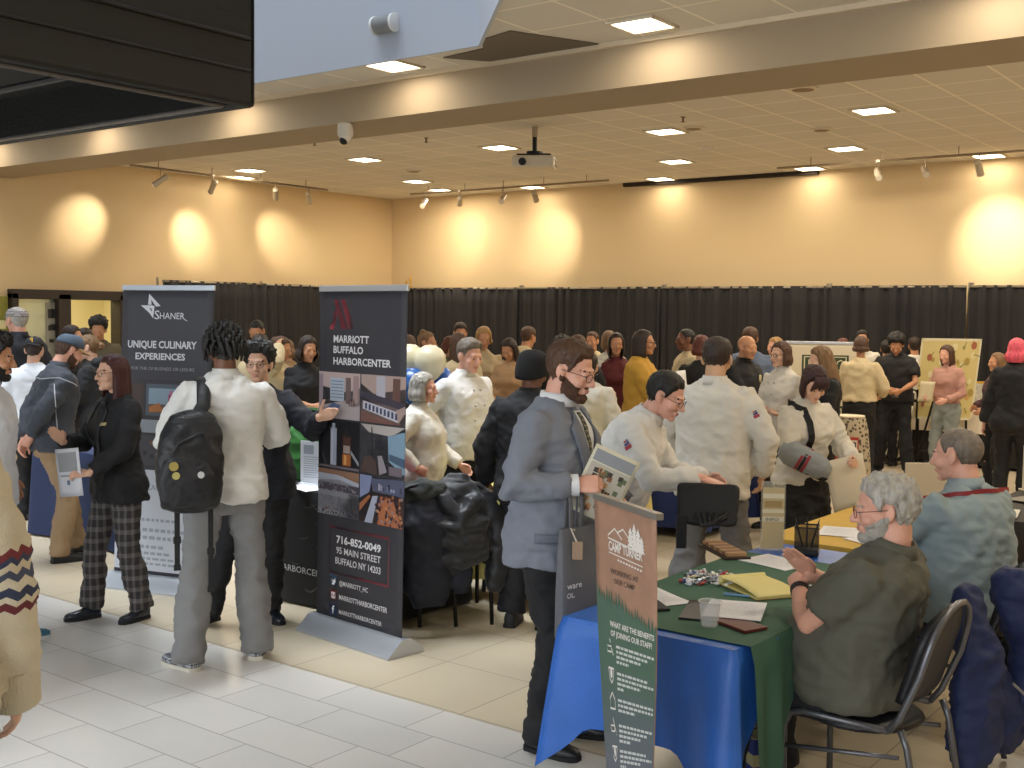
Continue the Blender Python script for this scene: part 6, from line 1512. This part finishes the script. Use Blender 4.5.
# --- quarter-zip man
P = person('person in grey quarter zip and two tone cap, hands clasped behind back', 52, 8.55, 331, 112, nod=24, lean=8, up=('pullover', cm_('charcoal_pullover', '3c4049'), 'long', .86, .020), low=(TN, 1.32), hair=('cap', 'brown', mat('cap_slate', '465464', .8), mat('visor_tan', 'a5835a', .7)), skin='pink', beard='brown',
           RH=(.06, -.20, .98), LH=(-.06, -.20, .94), RP=(.8, -.5, .0), LP=(-.8, -.5, 0), hp=('fist', 'relax'), RF=(.10, .0, 0), LF=(-.10, .22, 0), collar=cm_('charcoal_pullover', '3c4049'), shoe=mat('black_shoe_leather', '17171a', .35))
pip = mat('white_piping', 'b9bcc2', .6)
band(P, 'piping', pip, [(70, 1.36), (110, 1.41), (150, 1.39), (180, 1.385), (210, 1.39)], .007, 20, .003, .003)
band(P, 'piping', pip, [(118, 1.36), (112, 1.2), (104, 1.05), (100, .92)], .007, 20, .003, .003)
# --- left-edge man in the white shirt
P = person('person with dark curly hair and beard in untucked white shirt at left edge', -14, 6.35, 334, 78, nod=8, up=('shirt', WS_, 'long', .80, .026), low=(JB, 1.2), hair=('curly', 'black'), beard='black', skin='tan', RH=(.25, .02, .93), LH=(-.25, .05, .92), RF=(.12, .04, 0), LF=(-.1, .10, 0, 4), shoe=(mat('teal_trainer', '3a6a80', .6), mat('trainer_sole', 'd0d3d2', .6)), collar=WS_)
# --- sweater man, cropped by the left edge
P = person('person in cream fair isle knit sweater, partly cut by left edge', -114, 2.74, 345, 172, up=('sweater', FI, 'long', .84, .034), low=(BK, 1.2), hair=('short', 'brown'), RH=(.25, .10, .87), LH=(-.28, .06, .9), RP=(.9, -.5, -.2), hp=('relax', 'relax'), sleeve_fit=1.02, h=1.84)
a_, e_, w_ = P.arm[1]; d_ = (w_ - e_).normalized(); g = G()
g.tube([(w_ - d_ * .05) * P.S, (w_ - d_ * .03) * P.S, (w_ + d_ * .05) * P.S, (w_ + d_ * .06) * P.S], [.062, .069, .064, .050], 28)
g.build('ribbed_cuff', mat('ribbed_knit', 'd8cdb4', .9, bump=.9, bscale=60, stretch=(4, 4, .1)), P.root, smooth='auto')

# --- chefs in the middle
P = person('person with grey bob in white chef jacket, hand on hip beside balloons', 421, 7.75, 372, 72, fem=True, fat=.75, up=('chef_jacket', WH2, 'long', .80, .022), low=(BK, 1.2), hair=('bob', 'grey', .10), skin='pink', RH=(.27, .06, 1.02), LH=(-.2, .28, 1.0), RP=(.8, -.7, 0), hp=('fist', 'relax'), Rd=(-.5, .6, -.3), collar=WH2)
arm_badge(P, 1, .25, ('5d6a9a', '8b8fa8', '3a3f5a'), -50)
P = person('person with swept grey brown hair in white chef jacket by the balloons', 466, 8.35, 338, 42, fat=.35, turn=-4, nod=10, up=('chef_jacket', WH, 'long', .86, .024), low=(BK, 1.2), hair=('swept', 'greybrown'), skin='pink', RH=(.22, -.10, .95), LH=(-.24, -.05, .93), RP=(.8, -.6, 0), LP=(-.8, -.6, 0), collar=WH)
dots(P, 'button', mat('chef_button', 'c9c4ba', .5), [(-14, 1.38), (-14, 1.27), (-14, 1.16), (16, 1.38), (16, 1.27), (16, 1.16)], .009)
P = person('person in black beanie and black clothes standing behind the grey suit', 531, 6.85, 349, 158, fat=.2, nod=12, up=('jacket', BK, 'long', .82, .030), low=(cm_('black_cargo', '1b1c22'), 1.5), hair=('beanie', 'black', mat('black_knit', '0f0f11', .95, bump=.6, bscale=150)), skin='brown', RH=(.20, .28, 1.05), LH=(-.30, .02, .90), collar=BK, shoe=mat('black_boot', '121214', .6), hem=.09, h=1.67)
P = person('person with black hair and glasses in white chef jacket leaning over the table', 614, 5.95, 372, 74, fat=.6, lean=29, nod=22, turn=-4, up=('chef_jacket', WH, 'long', .70, .026), low=(cm_('grey_checked', '5a5d5e'), 1.3), hair=('short', 'black'), glasses='dark', skin='pink', RH=(.16, .52, 1.15), LH=(-.14, .50, 1.10), RP=(.6, -.5, -.5), hp=('flat', 'relax'), Rd=(-.35, .9, -.25), Rn=(-.2, -.1, -1), collar=WH, h=1.67)
LEAN = P
arm_badge(P, 1, .30, ('a8404a', '4a5288', 'c9a24a'), -15, .042)
t = thing('portfolio_bag', 'black padded document bag under the leaning chef\'s hand', 'bag', P.hand_w[1] + P.hand_r[1][0] * .10 - V((0, 0, .035)), 0)
u_, n__ = wdir((.98, .15, -.02)).normalized(), wdir((-.15, .9, .35)).normalized(); v_ = n__.cross(u_).normalized()
blob(t, 'padded_case', mat('black_neoprene', '121214', .6, bump=.2, bscale=80), lambda g: g.rings([super_ring(u_ * .03 + v_ * y, u_ * w_, n__ * .022, 20, 5) for y, w_ in ((-.16, .09), (-.15, .14), (0, .15), (.03, .152), (.045, .14))]), .009, .003, 2)
for k in range(4):
    g = G(); g.tube([u_ * (-.02 + .03 * k) + v_ * -.10 + n__ * .03, u_ * (.0 + .02 * k) + v_ * -.17 + n__ * .05, u_ * (.06 + .02 * k) + v_ * (-.16 + .02 * k) + n__ * .05, u_ * (.12 - .01 * k) + v_ * -.12 + n__ * .03], .010, 7, flat=.5); g.build('strap', bkp, t, smooth=True)
g = G(); g.box(u_ * -.09 + v_ * -.20 + n__ * .02, (.05, .015, .16), 0, rotz(YAW)); g.build('hanging_flap', bkp, t, bevel=.004)
P = person('person seen from behind in white chef jacket with short dark hair', 716, 6.95, 337, 168, fat=.80, nod=10, up=('chef_jacket', WH2, 'long', .80, .026), low=(GP, 1.75), hair=('short', 'darkbrown'), skin='olive', RH=(.28, .10, .93), LH=(-.22, .24, 1.02), RP=(.7, -.5, -.2), LP=(-.7, -.4, -.2), collar=WH2, RF=(.19, .0, 0), LF=(-.17, .0, 0))
arm_badge(P, 1, .42, ('a8404a', '3d4a7a', '3d4a7a'), -70, .035)
g = G(); hd_ = P.hand_w[-1]
# --- girl with the sling
P = person('person with short maroon hair in white blouse with one arm in a sling', 806, 7.45, 371, 38, fem=True, nod=30, turn=-14, lean=6, up=('blouse', cm_('white_blouse', 'dad4c6'), 'long', .90, .030), low=(BK, 1.5), low_name='skirt', hair=('bangs', 'maroon'), skin='light', RH=(.02, .26, 1.02), LH=(-.16, .34, 1.10), RP=(.8, -.2, -.4), LP=(-.6, -.5, -.5), hp=('relax', 'grip'), Rd=(-.9, .3, .15), sleeve_fit=1.12, hem=.35, h=1.60)
GIRL = P
a_, e_, w_ = P.arm[1]
t = thing('arm_sling', 'black and grey arm sling with red stripes on the white blouse', 'sling', P.pos, P.rz); S = P.S
d_ = (w_ - e_).normalized()
blob(t, 'forearm_pouch', mat('sling_grey', '8f9598', .8, bump=.3, bscale=60), lambda g: g.tube([e_ - d_ * .01, e_.lerp(w_, .5), w_ - d_ * .01], [.090, .086, .076], 14, flat=1.1, round_ends=True), .011, .004, 2)
blob(t, 'pouch_trim', mat('sling_black', '16161a', .7), lambda g: (g.tube([e_ - d_ * .04 + V((0, 0, -.035)), e_.lerp(w_, .5) + V((0, .015, -.045)), w_ + V((0, 0, -.04))], [.05, .046, .04], 12, round_ends=True), g.tube([e_ - d_ * .03 + V((0, 0, .035)), e_.lerp(w_, .4) + V((0, 0, .05))], [.045, .035], 12, round_ends=True)), .011, .006, 3)
for k in range(3):
    q = .30 + .09 * k; c = e_.lerp(w_, q); g = G(); g.tube([c - d_ * .010, c + d_ * .010], .0915, 18); g.build('stripe', mat(('sling_red', 'sling_black', 'sling_red')[k], ('8f2f38', '16161a', '8f2f38')[k], .7), t, smooth='auto')
band(P, 'neck_strap', mat('sling_black', '16161a', .7), [(30, 1.12), (26, 1.25), (30, 1.36), (45, 1.44), (90, 1.465), (140, 1.46)], .045, 30, .012, .005)
t.scale = (S, S, S)
held('document_sheet', 'large cream sheet held by the person with the sling', 'paper', P, -1, sheet(.24, .34, wdir((.9, .1, .25)), wdir((-.22, 0, 1)), mat('cream_sheet', 'd9cfb8', .7), 'page', .003), (.02, .03, -.03)).location += V((0, 0, -.16))

# --- the two seated men
P = person('person with grey wavy hair and beard seated at the table in olive polo', 898, 4.35, 478, -112, place=tuple(at_depth(866, 4.26)), h=1.74, seat=.515, fat=1.3, lean=-16, nod=6, turn=26, up=('polo_shirt', cm_('olive_grey_polo', '59584d'), 'short', .885, .020), low=(cm_('dark_navy_trousers', '15161c'), 1.35), hair=('wavy', 'grey'), skin='pink', beard='grey', glasses='red',
           RH=(.02, .20, .91), LH=(-.02, .23, .86), RP=(.8, -.3, -.5), LP=(-.8, -.3, -.5), hp=('flat', 'grip'), Rd=(-.6, .35, .65), Rn=(-.7, .2, .3), RF=(.20, .40, 0), LF=(-.18, .46, 0), collar=cm_('olive_grey_polo', '59584d'))
SEAT = P
def seat_chair(label, Q, back): f_ = V((-math.sin(Q.rz), math.cos(Q.rz), 0)); return chair(label, Q.pos - f_ * back, Q.rz, steel, blackpad)
seat_chair('grey tube stacking chair under the seated grey haired man', P, .05)
a_, e_, w_ = P.arm[-1]; g = G(); d_ = (w_ - e_).normalized(); g.tube([(w_ - d_ * .04) * P.S, (w_ - d_ * .012) * P.S], .036, 16); g.build('wrist_band', mat('dark_band', '222028', .6), P.root, smooth='auto')
P = person('person with thinning hair seated in slate blue shirt and red lanyard', 962, 5.4, 433, -128, place=(-1.50, 5.50, 0), h=1.80, seat=.545, fat=.85, lean=6, nod=6, turn=18, up=('shirt', TEA, 'long', .86, .024), low=(BK, 1.3), hair=('thin', 'greybrown'), skin='pink', RH=(.05, .36, .95), LH=(-.1, .38, .92), RP=(.8, -.3, -.5), LP=(-.8, -.3, -.5), hp=('relax', 'relax'), RF=(.18, .42, 0), LF=(-.18, .44, 0), collar=TEA)
SEAT2 = P
seat_chair('stacking chair under the seated man in the slate blue shirt', P, .08)
band(P, 'lanyard', mat('red_lanyard', '8e2a2e', .6), [(24, 1.36), (50, 1.44), (110, 1.468), (180, 1.475), (250, 1.468), (310, 1.44), (336, 1.36)], .02, 30, .012, .003)
band(P, 'belt', mat('black_belt', '121214', .4), [(i * 30, .875) for i in range(13)], .035, 40, .004, .005)
ct = thing('draped_coat', 'royal blue jacket hanging on the olive polo man\'s chair back', 'coat', (-1.27, 4.72, 0), R_(70), 'coats on chairs')
blob(ct, 'coat_shell', mat('royal_jacket', '192752', .7, bump=.3, bscale=30), lambda g: (g.tube([(-.12, -.06, .80), (-.10, -.11, .60), (-.14, -.12, .26)], [.08, .12, .13], 14, flat=.55, round_ends=True), g.tube([(.16, -.05, .84), (.22, -.12, .6), (.20, -.15, .30)], [.075, .09, .06], 12, round_ends=True), g.tube([(-.05, -.08, .5), (.1, -.10, .30)], [.10, .13], 12, flat=.5, round_ends=True)), .014, .016, 8)
g = G(); g.tube([(-.02, -.20, .50), (.05, -.22, .44), (.08, -.22, .34), (.06, -.21, .22)], .006, 6); g.build('zip', mat('zip_silver', '8f9298', .4, .6), ct)
ct = thing('draped_coat', 'long black coat hanging behind the slate blue shirt', 'coat', (-1.06, 5.28, 0), R_(70), 'coats on chairs')
blob(ct, 'coat_shell', mat('black_wool_coat', '131317', .85, bump=.3, bscale=60), lambda g: (g.tube([(0, .0, .72), (0, -.04, .5), (.02, -.05, .06)], [.20, .24, .22], 16, flat=.5, round_ends=True), g.tube([(-.22, .02, .7), (-.26, 0, .45), (-.25, 0, .2)], [.08, .08, .06], 12, round_ends=True)), .016, .016, 9)

# ---------------------------------------------------------------- people further back
relaxed = dict()
person('person with plaid flat cap and dark shirt seen from behind at far left', 19, 11.2, 306, 215, fat=.5, up=('shirt', NV, 'long', .88, .022), low=(BK, 1.1), hair=('flatcap', 'grey', checks('plaid_cap', '5d5755', 'a39c98', 40, 40, .5)), skin='pink', collar=NV)
P = person('person in black cap with yellow letter, white top, behind the quarter zip', 33, 10.2, 336, 165, nod=10, up=('shirt', WS_, 'long', .88, .018), low=(BK, 1.1), hair=('cap', 'darkbrown', mat('cap_black', '17171b', .8), mat('cap_black', '17171b', .8), True), skin='light')
a = Art(lambda X, Y, off=0: (P.HC + P.HR @ V((.028 - .056 * X, -.118 + .012 * abs(X - .5) * 0 - off, .105 - .05 * Y))) * P.S); a.text('P', .25, .9, -.8, .5, M_('d9a92e'), .03, 3); o_ = a.build('cap_letter', P.root)
P = person('person with blond bun and glasses in black hoodie at left', 92, 10.6, 334, 258, fem=True, nod=6, up=('hoodie', cm_('charcoal_hoodie', '26272a'), 'long', .84, .030), low=(BK, 1.1), hair=('bun', 'dirtyblond', (0, -.125, .0)), glasses='red', skin='light', RH=(.1, .3, 1.0), LH=(-.1, .3, 1.0))
blob(P.root, 'hood', cm_('charcoal_hoodie', '26272a'), lambda g: g.tube([(-.10 * P.S, -.06 * P.S, 1.49 * P.S), (0, -.13 * P.S, 1.46 * P.S), (.10 * P.S, -.06 * P.S, 1.49 * P.S)], [.05, .07, .05], 12, round_ends=True), .014, .006, 2)
person('person with dark curly hair and olive top in front of the kitchen', 99, 13.2, 317, -5, nod=18, up=('shirt', OLV, 'long', .88, .02), low=(BK, 1.1), hair=('curly', 'black'), skin='tan')
person('person with brown hair facing right below the kitchen shelf', 70, 11.8, 325, 70, fem=True, up=('top', BK2, 'long', .88, .016), low=(BK, 1.1), hair=('bob', 'darkbrown', .08), skin='tan')
person('person with dark hair just left of the blond bun', 84, 12.1, 328, 160, up=('shirt', BK2, 'long', .88, .018), low=(BK, 1.1), hair=('short', 'darkbrown'), skin='light')
# behind the black suit woman
person('person with shaved dark hair in cream top before the left drape', 258, 13.2, 318, -12, nod=26, up=('shirt', CRM, 'long', .88, .02), low=(BK, 1.1), hair=('buzz', 'black'), skin='tan')
person('person with brown hair hidden behind the curly haired woman in glasses', 259, 11.6, 334, 150, up=('shirt', CRM, 'long', .88, .02), low=(BK, 1.1), hair=('short', 'darkbrown'), skin='light')
person('person in cream robe with one hand raised to the head', 277, 11.1, 335, 62, fem=True, nod=14, up=('robe', CRM, 'long', .70, .028), low=(BK, 1.1), hair=('bun', 'brown', (0, -.10, .06)), skin='tan', RH=(.16, .10, 1.66), LH=(-.1, .3, 1.05), RP=(.8, .5, -.2), sleeve_fit=1.3)
person('person with loose brown hair turned away beside the black tee', 288, 12.3, 339, 200, fem=True, nod=10, up=('top', cm_('beige_top', 'a98a63'), 'long', .88, .02), low=(BK, 1.1), hair=('longwavy', 'dirtyblond', .10), skin='light')
P = person('person with dark wavy hair in black tee holding a white card', 306, 10.5, 335, 24, fem=True, nod=10, up=('tshirt', BK, 'short', .86, .020), low=(BK, 1.2), hair=('longwavy', 'darkbrown', .12), skin='tan', RH=(.06, .30, 1.10), LH=(-.10, .32, 1.08), hp=('grip', 'grip'))
held('card', 'white card held upright by the person in black tee', 'paper', P, -1, sheet(.10, .22, wdir((1, .1, 0)), wdir((0, 0, 1)), PAP, 'page', .003), (0, .07, -.02)).location += V((0, 0, .10))
# centre back row
person('person with straight brown hair at the edge of the tall M banner', 408, 11.2, 334, 178, fem=True, up=('top', BK2, 'long', .88, .02), low=(BK, 1.1), hair=('long', 'brown', .16), skin='light')
person('person with curly high bun in profile above the cream balloons', 425, 12.0, 331, 62, fem=True, up=('top', BK, 'long', .88, .02), low=(BK, 1.1), hair=('bun', 'dirtyblond', (0, -.06, .11)), skin='tan')
person('person with dark hair and cream top in front of the drape, facing out', 460, 14.6, 322, 5, nod=14, up=('shirt', CRM, 'long', .88, .02), low=(BK, 1.1), hair=('short', 'darkbrown'), skin='tan')
person('person with red brown bob looking down above the balloons', 447, 13.0, 335, 45, fem=True, nod=22, up=('top', OLV, 'long', .88, .02), low=(BK, 1.1), hair=('bob', 'red', .08), skin='light')
person('person with long brown hair seen from behind in cream sweater', 459, 10.9, 332, 200, fem=True, up=('sweater', CRM, 'long', .84, .028), low=(BK, 1.1), hair=('long', 'brown', .26), skin='light')
person('person with blond hair in beige top, arms folded, facing out', 483, 12.4, 326, 8, fem=True, nod=12, up=('top', cm_('beige_chef', 'b9a683'), '3q', .88, .024), low=(BK, 1.1), hair=('bob', 'blond', .06), skin='tan', RH=(-.10, .22, 1.12), LH=(.10, .20, 1.08), RP=(.9, -.1, -.5), LP=(-.9, -.1, -.5))
person('person with short hair and cream shirt bending right by the drape', 520, 13.9, 325, 140, lean=14, nod=10, up=('shirt', CRM, 'long', .88, .024), low=(BK, 1.1), hair=('short', 'brown'), skin='tan')
person('person with dark hair in tan top looking down behind the beanie', 512, 11.8, 336, -28, fem=True, nod=26, up=('top', TANT, 'long', .84, .022), low=(TN, 1.1), hair=('long', 'darkbrown', .16), skin='tan', RH=(.1, .3, 1.05), LH=(-.1, .3, 1.05))
person('person with dark hair just above the suit man\'s head', 562, 12.6, 337, 170, up=('shirt', BK2, 'long', .88, .02), low=(BK, 1.1), hair=('curly', 'black'), skin='tan')
person('person with brown hair behind the suit man facing away', 578, 11.0, 335, 185, up=('shirt', BK2, 'long', .88, .02), low=(BK, 1.1), hair=('short', 'brown'), skin='light')
person('person with tied hair and cream top right of the suit man\'s head', 593, 14.0, 331, -20, fem=True, up=('top', CRM, 'long', .88, .02), low=(BK, 1.1), hair=('bun', 'brown', (0, -.10, .05)), skin='tan')
person('person with fair hair turned away behind the maroon top', 609, 13.0, 330, 190, fem=True, up=('top', WH2, 'long', .88, .02), low=(BK, 1.1), hair=('long', 'dirtyblond', .10), skin='light')
P = person('person with dark hair in maroon top and white sleeves facing out', 616, 11.9, 332, 6, fem=True, up=('vest', MAR, 'none', .84, .026), low=(BK, 1.15), hair=('long', 'darkbrown', .16), skin='tan', RH=(.10, .26, 1.12), LH=(-.20, .20, .98), hp=('fist', 'relax'))
sl = G()
for s in (1, -1):
    a_, e_, w_ = P.arm[s]; sl = G(); sl.tube([a_ * P.S, e_ * P.S, (e_.lerp(w_, .9)) * P.S], [.066, .056, .046], 12, round_ends=True); sl.build('sleeve', WH2, P.root, smooth=True)
P = person('person with dark hair and glasses in mustard sweater, facing right', 641, 11.0, 329, 82, fem=True, fat=.5, up=('sweater', YEL, 'long', .84, .034), low=(cm_('rust_skirt', '6f4a2a'), 1.2), hair=('long', 'darkbrown', .18), glasses='dark', skin='tan', RH=(.08, .36, 1.12), LH=(-.08, .36, 1.12), hp=('grip', 'grip'), sleeve_fit=1.15)
held('folder', 'white folder held by the person in the mustard sweater', 'folder', P, 1, sheet(.22, .34, wdir((.35, -.6, .0)), wdir((-.12, 0, 1)), PAP, 'cover', .006), (0, .06, -.02)).location += V((0, 0, .10))
P = person('person in cream jacket partly hidden right of the suit man\'s tie', 588, 9.0, 352, 170, up=('jacket', WH2, 'long', .84, .026), low=(BK, 1.1), hair=('short', 'darkbrown'), skin='light')
person('person with cropped hair and cream shirt left of the big chef, facing left', 688, 12.7, 328, -68, up=('shirt', CRM, 'long', .88, .024), low=(BK, 1.1), hair=('buzz', 'black'), skin='brown')
person('person with red brown hair in black jacket beside the big chef\'s head', 701, 11.3, 335, 165, fem=True, up=('jacket', BK, 'long', .88, .024), low=(BK, 1.1), hair=('bob', 'red', .08), skin='light')
person('person with brown hair in blue shirt behind the bald man', 750, 12.8, 327, 178, fat=.3, up=('shirt', BLU, 'long', .88, .024), low=(BK, 1.1), hair=('short', 'brown'), skin='tan')
P = person('person with shaved head in black polo with round chest badge', 742, 11.3, 334, 52, fat=.35, nod=4, turn=-6, lean=4, up=('polo_shirt', BK, 'short', .88, .022), low=(BK, 1.15), hair=('none', 'brown'), skin='tan', RH=(.18, .34, .92), LH=(-.22, .22, .86), hp=('relax', 'relax'), collar=BK)
g = G(); c_ = surf(P, -32, 1.33, .010) * P.S; dv = (c_ - P.spine(1.33)[0] * P.S); dv.z = 0; dv.normalize(); g.tube([c_ - dv * .012, c_ + dv * .006], .038, 16); g.build('badge', mat('badge_cream', 'cdbf93', .5), P.root, smooth='auto')
a_, e_, w_ = P.arm[-1]; g = G(); d_ = (w_ - e_).normalized(); g.tube([(w_ - d_ * .03) * P.S, (w_ - d_ * .004) * P.S], .036, 14); g.build('wrist_watch', dk, P.root, smooth='auto')
person('person with blond hair glimpsed behind the crossed arms chef', 777, 13.7, 337, -50, fem=True, up=('top', WH2, 'long', .88, .02), low=(BK, 1.1), hair=('bob', 'blond', .05), skin='pink')
P = person('person with brown wavy hair and glasses in chef jacket, arms crossed', 783, 10.2, 341, -42, fem=True, fat=.4, up=('chef_jacket', WH2, '3q', .80, .026), low=(BK, 1.15), hair=('bob', 'brown', .10), glasses='dark', skin='light', RH=(-.13, .22, 1.10), LH=(.13, .22, 1.06), RP=(.9, -.1, -.5), LP=(-.9, -.1, -.5), hp=('relax', 'relax'), Rd=(-1, .1, 0), Ld=(1, .1, .1), collar=WH2)
dots(P, 'button', mat('chef_button', 'c9c4ba', .5), [(-14, 1.38), (-14, 1.28), (14, 1.38), (14, 1.28)], .010)
P = person('person with long blond brown hair in black clothes, facing left', 826, 9.75, 345, -70, fem=True, nod=12, up=('top', BK, 'long', .84, .020), low=(BK, 1.1), hair=('longwavy', 'dirtyblond', .40), skin='light', RH=(.06, .32, 1.08), LH=(-.14, .28, 1.02))
person('person with auburn hair behind the blonde, dark straps on white top', 843, 14.3, 338, 178, fem=True, up=('top', WH2, 'none', .88, .02), low=(BK, 1.1), hair=('bob', 'red', .07), skin='light')
person('person with dark hair facing out behind the cream shirt', 862, 15.4, 330, 2, up=('shirt', WH2, 'long', .88, .02), low=(BK, 1.1), hair=('short', 'black'), skin='tan')
person('person with wavy brown hair seen from behind in cream shirt and black skirt', 861, 13.2, 336, 176, fem=True, fat=.3, up=('shirt', CRM, 'long', .98, .030), low=(BK, 1.25), hair=('bob', 'brown', .06), skin='tan', RH=(.24, .24, 1.05), LH=(-.15, .25, 1.0), RF=(.12, .0, 0), LF=(-.12, .1, 0))
P = person('person with dark curly fringe in black polo looking at a phone', 897, 14.0, 332, -4, fat=.25, nod=34, up=('polo_shirt', BK, 'short', .90, .024), low=(BK, 1.3), hair=('curly', 'black'), skin='tan', RH=(.08, .27, 1.06), LH=(-.08, .28, 1.05), RP=(.9, -.4, -.4), LP=(-.9, -.4, -.4), hp=('grip', 'grip'), collar=BK, RF=(.18, .0, 0), LF=(-.18, .12, 0))
held('mobile_phone', 'black phone held by the person in black polo', 'phone', P, -1, lambda t, x, y, z: (lambda g: (g.box((0, 0, 0), (.075, .15, .010), 0, Matrix((wdir((1, 0, 0)), wdir((0, -.6, .75)).normalized(), wdir((0, .75, .6)).normalized())).transposed()), g.build('case', mat('phone_black', '1c1e20', .3), t, bevel=.003)))(G()), (.0, .07, -.03))
person('person with dark hair left of the black polo, facing away', 887, 14.7, 340, 172, up=('shirt', BK2, 'long', .88, .02), low=(BK, 1.1), hair=('short', 'black'), skin='tan')
person('person with dark hair and white shirt right of the black polo', 915, 15.4, 337, 190, up=('shirt', WH2, 'long', .88, .024), low=(BK, 1.1), hair=('short', 'darkbrown'), skin='tan')
P = person('person with long brown hair in dusty pink top and light jeans', 949, 13.5, 344, -36, fem=True, nod=8, up=('top', PNK, 'long', 1.0, .016), low=(JN, 1.3), hair=('long', 'brown', .16), skin='pink', RH=(.10, .30, 1.08), LH=(-.16, .24, 1.05), RF=(.10, .06, 0), LF=(-.10, -.02, 0))
held('brochure', 'pale brochure held by the person in pink', 'paper', P, 1, sheet(.16, .24, wdir((.9, .3, 0)), wdir((.15, 0, 1)), mat('brochure_cream', 'cdbf9c', .6), 'page', .003), (0, .06, -.02)).location += V((0, 0, .08))
person('person with pink hair and black jacket, back turned, at right edge', 1017, 11.3, 338, 172, fem=True, fat=.25, up=('jacket', BK, 'long', .84, .030), low=(BK, 1.2), hair=('longwavy', 'pink', .12), skin='pink', RH=(.28, .06, .90), LH=(-.29, .05, .88))
person('person with fair hair in plum sleeve facing left beside the pink hair', 1000, 12.6, 352, -60, fem=True, up=('jacket', cm_('plum', '4a2c2e'), 'long', .86, .03), low=(BK, 1.1), hair=('long', 'dirtyblond', .14), skin='tan', RH=(.08, .26, 1.06), LH=(-.16, .26, 1.04))
